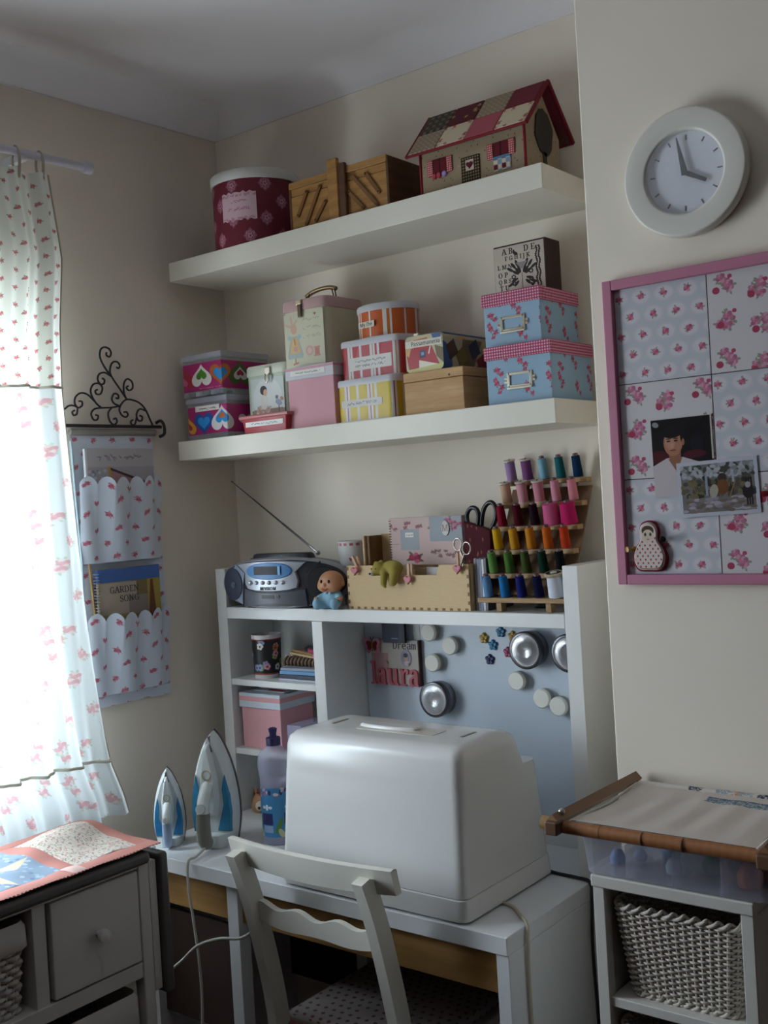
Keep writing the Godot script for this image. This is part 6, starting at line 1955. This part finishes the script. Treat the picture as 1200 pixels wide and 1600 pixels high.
func wicker(called, label, at, turn, top, bottom, h, rows, mat, group):
	# woven basket: undulating strands round upright stakes; top and bottom are (x, z) sizes
	var t = thing(called, label, "basket", at, turn, group)
	var b := MB.new()
	var per = 2 * (top.x + top.y)
	var stakes = int(per / 0.0145) / 2 * 2
	var n = stakes * 4
	var outline = func(f, y):
		var sx = lerpf(bottom.x, top.x, y)
		var sz = lerpf(bottom.y, top.y, y)
		var p = round_rect(sx, sz, 0.018, 4)
		var tot = 0.0
		var acc = [0.0]
		for k in p.size():
			tot += p[k].distance_to(p[(k + 1) % p.size()])
			acc.append(tot)
		var d = fposmod(f, 1.0) * tot
		for k in p.size():
			if d <= acc[k + 1]:
				var a = p[k]
				var c = p[(k + 1) % p.size()]
				return [a.lerp(c, (d - acc[k]) / max(acc[k + 1] - acc[k], 1e-6)), (c - a).orthogonal().normalized()]
		return [p[0], Vector2.RIGHT]
	for r in rows:
		var y = (r + 0.5) / rows
		var pts = []
		for i in n:
			var q = outline.call(float(i) / n, y)
			var off = 0.0034 * cos(TAU * i / 8.0 + (PI if r % 2 else 0.0))
			pts.append(Vector3(q[0].x + q[1].x * off * -1.0, y * h, -(q[0].y + q[1].y * off * -1.0)))
		b.tube(pts, h / rows * 0.5, 5, true)
	stuff(part(t, "woven_strands", b.mesh(), mat))
	for i in stakes:
		var a = outline.call((i + 0.0) / stakes, 0.0)[0]
		var c = outline.call((i + 0.0) / stakes, 1.0)[0]
		part(t, "stake", tube([Vector3(a.x, 0.002, -a.y), Vector3(c.x, h, -c.y)], 0.0028, 5), mat)
	for y in [0.0, 1.0]:
		var ropes := MB.new()
		for k in 2:
			var pts = []
			for i in n:
				var q = outline.call(float(i) / n, y)
				var ph = TAU * i / 10.0 + PI * k
				pts.append(Vector3(q[0].x + cos(ph) * 0.004, y * h + 0.004 + 0.004 * sin(ph), -q[0].y + cos(ph) * 0.003))
			ropes.tube(pts, 0.0034, 6, true)
		part(t, "braided_rim", ropes.mesh(), mat)
	part(t, "bottom", bx(Vector3(bottom.x - 0.01, 0.004, bottom.y - 0.01), 0.001, Vector3(0, 0.004, 0)), mat)
	return t


func cart():
	var grey = mt("#55504e", 0.45)
	var w = mt("#cbc6c2", 0.5)
	var t = thing("kitchen_cart", "white cart with a dark grey top, one drawer and a hanging end leaf", "cart")
	part(t, "cart_top", bx(Vector3(0.29, 0.026, 0.72), 0.01), grey, Vector3(0.345, 0.837, 1.125))
	part(t, "leaf", bx(Vector3(0.27, 0.285, 0.024), 0.008), grey, Vector3(0.34, 0.69, 0.722))
	part(t, "leaf_support", bx(Vector3(0.03, 0.26, 0.018), 0.002), w, Vector3(0.45, 0.69, 0.745))
	for z in [0.776, 1.465]:
		part(t, "leg", bx(Vector3(0.03, 0.824, 0.026), 0.003), w, Vector3(0.461, 0.412, z))
		part(t, "leg", bx(Vector3(0.03, 0.824, 0.026), 0.003), w, Vector3(0.222, 0.412, z))
	part(t, "divider", bx(Vector3(0.24, 0.2, 0.028), 0.002), w, Vector3(0.352, 0.728, 1.013))
	part(t, "end_panel", bx(Vector3(0.21, 0.22, 0.012), 0.001), w, Vector3(0.342, 0.716, 0.776))
	part(t, "top_rail", bx(Vector3(0.02, 0.006, 0.66), 0.001), w, Vector3(0.466, 0.8215, 1.12))
	part(t, "shelf", bx(Vector3(0.25, 0.03, 0.66), 0.002), w, Vector3(0.35, 0.6185, 1.12))
	part(t, "shelf", bx(Vector3(0.25, 0.02, 0.66), 0.002), w, Vector3(0.35, 0.3, 1.12))
	part(t, "back_panel", bx(Vector3(0.008, 0.52, 0.66), 0.001), mt("#8f8986", 0.6), Vector3(0.22, 0.56, 1.12))
	var dr = part(t, "drawer", bx(Vector3(0.018, 0.178, 0.2), 0.003), w, Vector3(0.469, 0.7265, 0.8925))
	part(dr, "knob", lathe([Vector2(0.0001, 0), Vector2(0.006, 0), Vector2(0.006, 0.008), Vector2(0.013, 0.016), Vector2(0.012, 0.024), Vector2(0.0001, 0.027)], 18), mt("#d2cfcc", 0.35), Vector3(0.009, 0, 0), Vector3(0, 0, -PI / 2))
	var wm = mt("#bdb6b0", 0.7)
	var lin = mt("#d0cac4", 0.9)
	var q = wicker("wicker_basket", "white woven basket with a cloth cuff in the cart's open compartment", Vector3(0.348, 0.634, 1.17), 0.0, Vector2(0.225, 0.26), Vector2(0.21, 0.245), 0.13, 12, wm, "cart baskets")
	part(q, "cloth_cuff", cuff(0.233, 0.268, 0.115, 0.165), lin)
	q = wicker("wicker_basket", "white woven basket with a cloth cuff on the cart's lower shelf", Vector3(0.348, 0.3105, 0.925), 0.0, Vector2(0.22, 0.25), Vector2(0.205, 0.235), 0.21, 14, wm, "cart baskets")
	part(q, "cloth_cuff", cuff(0.228, 0.258, 0.19, 0.265), lin)
	# --- patchwork quilt with a fold
	t = thing("patchwork_quilt", "coral and cream patchwork quilt lying rumpled on the cart top", "quilt")
	var hgt = func(x, z):
		var k = exp(-pow((x - 0.29 - 0.25 * (z - 0.8)) / 0.06, 2.0)) * exp(-pow((z - 0.82) / 0.12, 2.0))
		return 0.8565 + 0.024 * k + 0.0016 * sin(x * 60) * sin(z * 55)
	var patch = func(x0, x1, z0, z1, lift):
		var b := MB.new()
		b.grid(func(u, v):
			var x = lerpf(x0, x1, u)
			var z = lerpf(z1, z0, v)
			var puff = lift * pow(sin(clampf(u, 0.02, 0.98) * PI) * sin(clampf(v, 0.02, 0.98) * PI), 0.4)
			return Vector3(x, hgt.call(x, z) + puff, z), 20, 20, 1.0, 1.0)
		return b.mesh()
	var coral = mt("#ba7c70", 0.95)
	var flo = img(128, 128, "#cfc4b8")
	rng.seed = 12
	for k in 240:
		dot(flo, rng.randf() * 128, rng.randf() * 128, 3.5, 2.5, Color(["#a87f72", "#c99a96", "#8f9a8a", "#b8aa8a", "#d6cfc6"][k % 5]), rng.randf() * 3)
	var fm = mx(tx(flo), 0.95, 2, 2)
	var blue = img(128, 128, "#8496a8")
	for k in 120:
		dot(blue, rng.randf() * 128, rng.randf() * 128, 3, 3, Color(["#93abc0", "#64819c", "#a8b8c4"][k % 3]))
	for k in 4:
		fillpoly(blue, [Vector2(64, 64), Vector2(64 + cos(k * PI / 2) * 62, 64 + sin(k * PI / 2) * 62), Vector2(64 + cos(k * PI / 2 + 0.7) * 36, 64 + sin(k * PI / 2 + 0.7) * 36)], "#c9bca0")
	var bm = mx(tx(blue), 0.95)
	part(t, "backing", patch.call(0.205, 0.488, 0.737, 1.46, -0.003), mt("#b5a89c", 0.95))
	part(t, "border_strip", patch.call(0.448, 0.489, 0.737, 1.46, 0.003), coral)
	part(t, "border_strip", patch.call(0.205, 0.24, 0.737, 1.46, 0.003), coral)
	part(t, "border_strip", patch.call(0.238, 0.45, 0.737, 0.77, 0.003), coral)
	part(t, "sashing_strip", patch.call(0.238, 0.45, 0.91, 0.945, 0.003), coral)
	part(t, "sashing_strip", patch.call(0.238, 0.45, 1.12, 1.15, 0.003), coral)
	part(t, "border_square", patch.call(0.447, 0.487, 0.91, 0.946, 0.005), mt("#d6b6ac", 0.95))
	part(t, "floral_patch", patch.call(0.238, 0.45, 0.768, 0.912, 0.005), fm)
	part(t, "blue_patch", patch.call(0.238, 0.45, 0.943, 1.122, 0.005), bm)
	part(t, "floral_patch", patch.call(0.238, 0.45, 1.148, 1.46, 0.005), fm)
	var stitch := MB.new()
	for k in 90:
		stitch.box(Vector3(0.0025, 0.0012, 0.004), Vector3(0.4885, 0.858, 0.742 + k * 0.008))
	stuff(part(t, "edge_stitching", stitch.mesh(), mt("#8f5a4e", 0.9)))


func cuff(x, z, y0, y1):
	var b := MB.new()
	var rows = []
	for q in [[y0, 1.02], [y0 + 0.004, 1.05], [y1 - 0.01, 1.04], [y1, 1.0], [y1 - 0.006, 0.95], [y0, 0.93]]:
		var row := PackedVector3Array()
		for p in round_rect(x * q[1], z * q[1], 0.02, 5):
			row.append(Vector3(p.x, q[0], -p.y))
		rows.append(row)
	b.skin(rows, true, 0.3)
	return b.mesh()


func right_things():
	var w = mt("#cdc8c0", 0.5)
	var t = thing("basket_unit", "narrow cream shelf unit holding white wicker baskets, beside the desk", "shelf unit", Vector3(1.5, 0, 0.468))
	for x in [-0.119, 0.119]:
		for z in [-0.12, 0.12]:
			part(t, "post", bx(Vector3(0.02, 0.88, 0.022), 0.002), w, Vector3(x, 0.44, z))
		part(t, "side_panel", bx(Vector3(0.01, 0.8, 0.22), 0.001), w, Vector3(x, 0.47, 0))
	part(t, "top_board", bx(Vector3(0.262, 0.02, 0.268), 0.003), w, Vector3(0, 0.89, 0))
	for y in [0.698, 0.49, 0.28, 0.07]:
		part(t, "shelf", bx(Vector3(0.22, 0.016, 0.25), 0.002), w, Vector3(0, y, 0.002))
	var wm = mt("#c2b9ae", 0.75)
	wicker("wicker_basket", "white wicker basket in the top compartment of the narrow shelf unit", Vector3(1.5, 0.7065, 0.475), 0.0, Vector2(0.205, 0.22), Vector2(0.17, 0.19), 0.14, 30, wm, "unit baskets")
	wicker("wicker_basket", "white wicker basket in the second compartment of the narrow shelf unit", Vector3(1.5, 0.4985, 0.475), 0.0, Vector2(0.205, 0.22), Vector2(0.17, 0.19), 0.155, 30, wm, "unit baskets")
	# --- clear compartment box with odds and ends
	var clear = glassy(Color(0.78, 0.79, 0.86), 0.22, 0.2)
	t = thing("compartment_box", "clear plastic compartment box on the narrow shelf unit, under the embroidery frame", "plastic box", Vector3(1.508, 0.9005, 0.474))
	var o = round_rect(0.305, 0.262, 0.016)
	part(t, "box_bottom", loft(o, [[0.0, 0.95, 0.95], [0.003, 0.97, 0.97]]), clear, Vector3.ZERO, Vector3(-PI / 2, 0, 0))
	var sh := MB.new()
	var rows = []
	for q in [[0.002, 0.965], [0.055, 1.0], [0.058, 1.015], [0.062, 1.015]]:
		var row := PackedVector3Array()
		for p in o:
			row.append(Vector3(p.x * q[1], q[0], -p.y * q[1]))
		rows.append(row)
	sh.skin(rows, true, 0.4)
	part(t, "box_wall", sh.mesh(), clear)
	for x in [-0.076, 0.0, 0.076]:
		part(t, "partition", bx(Vector3(0.0025, 0.05, 0.25), 0), clear, Vector3(x, 0.028, 0))
	part(t, "box_lid", bx(Vector3(0.3, 0.002, 0.257), 0), clear, Vector3(0, 0.0615, 0))
	var bits = [[-0.115, "#6a7aa8", 0.012], [-0.09, "#8fa0bf", 0.01], [-0.05, "#8ea6c4", 0.014], [-0.02, "#a9b4c4", 0.012], [0.03, "#6d8a5a", 0.014], [0.055, "#55704a", 0.011], [0.1, "#a8522a", 0.018], [0.125, "#8f4a30", 0.014], [0.09, "#2f5580", 0.012]]
	for k in bits.size():
		var q = bits[k]
		part(t, "contents", lathe([Vector2(0.0001, 0), Vector2(q[2], 0.001), Vector2(q[2] * 1.1, q[2]), Vector2(q[2] * 0.6, q[2] * 1.9), Vector2(0.0001, q[2] * 2)], 12), mt(q[1], 0.6), Vector3(q[0], 0.004, 0.075 - 0.03 * (k % 3)))
	# --- embroidery frame
	var wd = mx(wood("#a06a3e", "#8a5630", true, 128), 0.45, 6, 6)
	var dk = mt("#5f4029", 0.5)
	t = thing("needlework_stretcher", "wooden scroll embroidery frame with stretched linen resting on the plastic box", "embroidery frame", Vector3(0, 0.9635, 0))
	var rod = part(t, "front_rod", tube([Vector3(1.318, 0.0115, 0.618), Vector3(1.665, 0.0115, 0.612)], 0.0105, 14), wd)
	for x in [1.4, 1.47, 1.535]:
		part(rod, "rod_joint", tube([Vector3(x, 0.0115, 0.6165), Vector3(x + 0.0015, 0.0115, 0.6165)], 0.0108, 14), dk)
	part(t, "rod_end", tube([Vector3(1.298, 0.016, 0.621), Vector3(1.322, 0.012, 0.618)], 0.011, 12), mt("#b89464", 0.5))
	part(t, "back_rod", tube([Vector3(1.33, 0.0125, 0.365), Vector3(1.665, 0.0125, 0.36)], 0.0105, 14), wd)
	for q in [[1.325, 1.334], [1.662, 1.655]]:
		var a = Vector3(q[0], 0.023, 0.635)
		var e = Vector3(q[1], 0.026, 0.345)
		part(t, "side_bar", tube([a, e], 0.0115, 4), mt("#8a6444", 0.5))
		part(t, "clamp", bx(Vector3(0.022, 0.022, 0.026), 0.003), dk, Vector3(q[0] + 0.002, 0.014, 0.632))
		part(t, "wing_nut", ball(0.006, 10), mt("#b5b0a4", 0.3, 0.7), Vector3(q[0] + 0.004, 0.033, 0.61))
	var im = img(192, 160, "#c9beb4")
	for k in 700:
		var x = 92 + rng.randf() * 76
		var y = 20 + rng.randf() * 14 + (x - 92) * 0.02
		dot(im, x, y, 1.1, 1.1, Color(["#5f7484", "#7d93a0", "#4a5c70", "#8a9aa0", "#a5a49a"][k % 5]), 0, false)
	for k in 24:
		dot(im, 92 + k * 3.2, 20, 1.5, 2, Color("#4d6074"), 0, false)
	var b := MB.new()
	b.grid(func(u, v):
		var z = lerpf(0.612, 0.365, v)
		var inset = 0.012 * sin(v * PI)
		return Vector3(lerpf(1.345 + inset, 1.645 - inset, u), lerpf(0.0225, 0.0235, v) - 0.004 * sin(v * PI) + 0.0015 * sin(u * 30) * sin(v * PI), z), 24, 14, 1.0, 1.0)
	part(t, "linen", b.mesh(), mx(tx(im), 0.95))
	im = img(192, 32, "#cfc6bc")
	for q in [[66, "#2f3a4a"], [150, "#2c3648"], [100, "#8a9aa8"], [118, "#b5875a"], [128, "#8fa0ac"]]:
		for k in 60:
			dot(im, q[0] + rng.randf_range(-8, 8), 12 + rng.randf_range(-7, 7), 1.3, 1.0, Color(q[1]), 0, false)
	part(t, "rolled_linen", tube([Vector3(1.348, 0.0135, 0.3648), Vector3(1.64, 0.0135, 0.3605)], 0.0132, 16), mx(tx(img(8, 8, "#cfc6bc")), 0.95))
	b = MB.new()
	b.grid(func(u, v):
		var a = lerpf(-0.2, 2.0, v)
		return Vector3(lerpf(1.36, 1.63, u), 0.0135 + 0.0136 * sin(a), 0.3645 - 0.004 * u + 0.0136 * cos(a)), 20, 8)
	part(t, "stitched_band", b.mesh(), mx(tx(im), 0.95))
	for x in [1.345, 1.645]:
		part(t, "linen_edge", tube([Vector3(x, 0.02, 0.614), Vector3(x + (0.006 if x < 1.5 else -0.006), 0.018, 0.49), Vector3(x, 0.022, 0.368)], 0.003, 6), mt("#d6cec4", 0.95))


func wall_things():
	var F = 0.33
	# --- clock
	var t = thing("wall_clock", "round white wall clock with plain face and grey hands near four o'clock", "clock", Vector3(1.4875, 2.038, F))
	var ring = [Vector2(0.098, 0), Vector2(0.106, 0.002), Vector2(0.1085, 0.008), Vector2(0.1085, 0.022), Vector2(0.1075, 0.0254), Vector2(0.1055, 0.0268), Vector2(0.1035, 0.0271), Vector2(0.074, 0.0262), Vector2(0.0715, 0.0257), Vector2(0.0695, 0.0235), Vector2(0.069, 0.014)]
	part(t, "case", lathe(ring, 64), mt("#d6d2c8", 0.45), Vector3.ZERO, Vector3(PI / 2, 0, 0))
	part(t, "face", disc(0.07, 0.014, 48), mt("#e2e4ee", 0.5))
	for k in 12:
		var a = TAU * k / 12 + 0.06
		part(t, "tick", bx(Vector3(0.0022, 0.0085, 0.001)), mt("#3a3a42", 0.5), Vector3(sin(a) * 0.0595, cos(a) * 0.0595, 0.0143), Vector3(0, 0, -a))
	part(t, "hour_hand", prism([Vector2(-0.0045, -0.004), Vector2(0.0045, -0.004), Vector2(0.0032, 0.042), Vector2(-0.0032, 0.042)], 0.018, 0.0192), mt("#1e1c24", 0.5), Vector3.ZERO, Vector3(0, 0, -2.08))
	part(t, "minute_hand", prism([Vector2(-0.006, -0.004), Vector2(0.006, -0.004), Vector2(0.001, 0.062), Vector2(-0.001, 0.062)], 0.0195, 0.0207), mt("#1e1c24", 0.5), Vector3.ZERO, Vector3(0, 0, 0.18))
	part(t, "glass", disc(0.0688, 0.001, 48), glassy(Color(1, 1, 1), 0.06, 0.03), Vector3(0, 0, 0.0225))
	# --- pin board
	var pink = mt("#b8748d", 0.5)
	t = thing("pin_board", "pink framed pin board papered with rose and blue oval squares", "pin board", Vector3(1.511, 1.6085, F))
	var W = 0.378
	var H = 0.543
	for s in [-1, 1]:
		part(t, "frame_side", bx(Vector3(0.018, H, 0.02), 0.002), pink, Vector3(s * (W / 2 - 0.009), 0, 0.01))
		part(t, "frame_rail", bx(Vector3(W - 0.036, 0.018, 0.02), 0.002), pink, Vector3(0, s * (H / 2 - 0.009), 0.01))
	part(t, "backing", bx(Vector3(W - 0.03, H - 0.03, 0.008), 0, Vector3(0, 0, 0.004)), mt("#6d5a58", 0.9))
	var ov = img(256, 256, "#b6b9c0")
	rng.seed = 77
	for j in 5:
		for i in 4:
			var x = (i + (0.5 if j % 2 else 0.0) + 0.2) * 64
			var y = (j + 0.5) * 51.2
			dot(ov, x, y, 28, 22, Color("#c6bac2"))
			dot(ov, x, y, 23, 18, Color("#c8c4ca"))
			rose(ov, x, y, 9, [Color("#b8657c"), Color("#c4808f"), Color("#a04a66")], Color("#8a8f80"))
	var big = img(256, 256, "#c6c0c2")
	for q in [[50, 40], [170, 70], [60, 160], [180, 190]]:
		for k in 4:
			rose(big, q[0] + rng.randf_range(-26, 26), q[1] + rng.randf_range(-24, 24), 17, [Color("#b8708a"), Color("#c490a0"), Color("#a85a78")], Color("#85897a"))
		dot(big, q[0] - 20, q[1] + 22, 13, 12, Color("#a0304e"))
		dot(big, q[0] + 30, q[1] - 22, 8, 7, Color("#a83c58"))
	var om = mx(tx(ov), 0.8)
	var gm = mx(tx(big), 0.8, 1.35, 1.35)
	for j in 3:
		for i in 2:
			part(t, "paper_square", bx(Vector3(0.1695, 0.168, 0.002), 0.0005, Vector3.ZERO, true), om if (i + j) % 2 == 0 else gm, Vector3(-0.0855 + i * 0.171, 0.1695 - j * 0.1695, 0.0092))
	# photographs
	im_photo_man()
	im_photo_scene()
	# --- felt matryoshka
	t = thing("felt_matryoshka", "felt nesting-doll ornament with red outline and dotted body, pinned to the board", "ornament", Vector3(1.3845, 1.405, F + 0.0105))
	var o = PackedVector2Array()
	for p in spline([Vector3(0, 0.045, 0), Vector3(0.014, 0.04, 0), Vector3(0.019, 0.026, 0), Vector3(0.018, 0.011, 0), Vector3(0.027, -0.003, 0), Vector3(0.0325, -0.02, 0), Vector3(0.029, -0.036, 0), Vector3(0.02, -0.0445, 0), Vector3(0, -0.0455, 0), Vector3(-0.02, -0.0445, 0), Vector3(-0.029, -0.036, 0), Vector3(-0.0325, -0.02, 0), Vector3(-0.027, -0.003, 0), Vector3(-0.018, 0.011, 0), Vector3(-0.019, 0.026, 0), Vector3(-0.014, 0.04, 0)], 3, true):
		o.append(Vector2(p.x, p.y))
	o.reverse()
	part(t, "red_felt", loft(o, [[0.0, 1, 1], [0.004, 1, 1], [0.006, 0.96, 0.97]], 0.5), mt("#7d1428", 0.95))
	var im = img(128, 160, "#cfc2bc")
	for j in 9:
		for i in 6:
			dot(im, i * 24 + (12 if j % 2 else 0), 50 + j * 13, 4, 4, Color("#a03a4a"), 0, false)
	dot(im, 64, 34, 32, 32, Color("#d3c2b2"), 0, false)
	dot(im, 64, 22, 28, 18, Color("#4a3424"), 0, false)
	dot(im, 64, 40, 25, 22, Color("#d0bba8"), 0, false)
	for s in [-1, 1]:
		dot(im, 64 + s * 12, 36, 6, 7, Color("#5f6a62"), 0, false)
		dot(im, 64 + s * 12, 36, 3, 4, Color("#25221e"), 0, false)
	dot(im, 64, 54, 6, 2.5, Color("#b5606a"), 0, false)
	part(t, "body", loft(o, [[0.005, 0.9, 0.94], [0.008, 0.89, 0.93], [0.0105, 0.8, 0.85]], 0.3), mx(tx(im), 0.9))
	# pins
	for q in [[Vector3(1.353, 1.4, F + 0.0105), "#a8802a", "mustard push pin left of the felt matryoshka", -0.5], [Vector3(1.409, 1.417, F + 0.0165), "#2a2222", "black push pin at the right shoulder of the felt matryoshka", 0.5], [Vector3(1.591, 1.487, F + 0.0105), "#7d1422", "dark red push pin right of the postcard", 0.2]]:
		t = thing("push_pin", q[2], "push pin", q[0], q[3], "push pins")
		part(t, "pin_head", lathe([Vector2(0.0001, 0), Vector2(0.005, 0), Vector2(0.005, 0.002), Vector2(0.003, 0.004), Vector2(0.0028, 0.011), Vector2(0.005, 0.014), Vector2(0.005, 0.016), Vector2(0.0001, 0.0165)], 14), mt(q[1], 0.35), Vector3(0, 0, 0.0), Vector3(PI / 2, 0, 0))
		part(t, "needle", tube([Vector3(0, 0, -0.004), Vector3(0, 0, 0.001)], 0.0006, 5), mt("#9a9a9c", 0.3, 0.9))


func im_photo_man():
	var im = img(216, 270, "#120d10")
	for k in 40:
		dot(im, rng.randf() * 216, rng.randf() * 120, 22, 16, Color("#161015") if k % 2 else Color("#0e0a0e"), 0, false)
	dot(im, 160, 96, 22, 30, Color("#1a1826"), 0, false)
	dot(im, 20, 130, 44, 22, Color("#4a1418"), 0, false)
	dot(im, 150, 128, 40, 14, Color("#4a1820"), 0, false)
	fillpoly(im, [Vector2(0, 160), Vector2(50, 136), Vector2(110, 136), Vector2(170, 158), Vector2(216, 200), Vector2(216, 270), Vector2(0, 270)], "#bdb3b6")
	fillpoly(im, [Vector2(56, 140), Vector2(106, 136), Vector2(84, 186)], "#8f6250")
	dot(im, 80, 124, 22, 30, Color("#8d5f4c"), 0, false)
	dot(im, 76, 84, 34, 46, Color("#a8735c"), 0.05, false)
	dot(im, 66, 78, 18, 30, Color("#b58470"), 0, false)
	dot(im, 76, 46, 38, 22, Color("#171012"), -0.1, false)
	dot(im, 110, 62, 8, 24, Color("#171012"), 0.0, false)
	dot(im, 112, 84, 5, 12, Color("#9a6450"), 0, false)
	for s in [-14, 12]:
		dot(im, 74 + s, 78, 7, 3, Color("#2a1a18"), 0, false)
		dot(im, 74 + s, 70, 9, 2, Color("#20120f"), 0, false)
	dot(im, 72, 94, 5, 9, Color("#bf8f78"), 0, false)
	dot(im, 74, 110, 11, 2.5, Color("#74403a"), 0, false)
	dot(im, 16, 18, 12, 9, Color("#8a868a"), 0.4, false)
	rect(im, 0, 0, 216, 2, "#b5b0ae")
	rect(im, 210, 0, 6, 150, "#b8b4a8")
	single("photograph", "snapshot of a dark-haired man in a white shirt pinned to the board", "photograph", bx(Vector3(0.11, 0.136, 0.0008), 0, Vector3.ZERO, true), mx(tx(im), 0.3), Vector3(1.453, 1.558, 0.3412), Vector3(0, 0, 0.012))


func im_photo_scene():
	var im = img(264, 180, "#c4c4cc")
	rect(im, 12, 12, 240, 156, "#6d6a6a")
	rng.seed = 91
	for k in 120:
		dot(im, 14 + rng.randf() * 236, 14 + rng.randf() * 40, 10, 6, Color(["#9a9aa4", "#7d8084", "#3f4238", "#a8a6ae"][k % 4]), rng.randf() * 3, false)
	for k in 140:
		dot(im, 14 + rng.randf() * 236, 56 + rng.randf() * 60, 9, 7, Color(["#5a5440", "#6d6248", "#2c2a26", "#4a4640"][k % 4]), rng.randf() * 3, false)
	for k in 90:
		dot(im, 14 + rng.randf() * 236, 122 + rng.randf() * 44, 12, 5, Color(["#8d8490", "#7a6f6d", "#a39ba4", "#6d5c50"][k % 4]), 0, false)
	rect(im, 92, 40, 8, 74, "#8d94a8")
	rect(im, 180, 36, 7, 40, "#9aa0b0")
	dot(im, 148, 58, 14, 14, Color("#3a2c22"), 0, false)
	dot(im, 148, 88, 20, 24, Color("#6d4420"), 0, false)
	dot(im, 118, 100, 14, 22, Color("#a39a8c"), 0.2, false)
	seg(im, 44, 66, 66, 118, 2, Color("#7d6238"))
	seg(im, 190, 70, 168, 124, 2, Color("#8a6c40"))
	for x in [224, 232, 240]:
		seg(im, x, 66, x, 150, 2.5, Color("#1c1416"))
	dot(im, 228, 108, 18, 24, Color("#241a1c"), 0, false)
	dot(im, 228, 88, 9, 10, Color("#9a969a"), 0, false)
	rect(im, 0, 0, 264, 11, "#bcbcc8")
	rect(im, 0, 169, 264, 11, "#b8b8c4")
	rect(im, 0, 0, 10, 180, "#b8b8c4")
	rect(im, 254, 0, 10, 180, "#b8b8c4")
	single("postcard", "white bordered picture postcard of seated people overlapping the man's snapshot", "postcard", bx(Vector3(0.139, 0.0945, 0.001), 0, Vector3.ZERO, true), mx(tx(im), 0.35), Vector3(1.5125, 1.5015, 0.3432), Vector3(0, 0.02, 0.03))
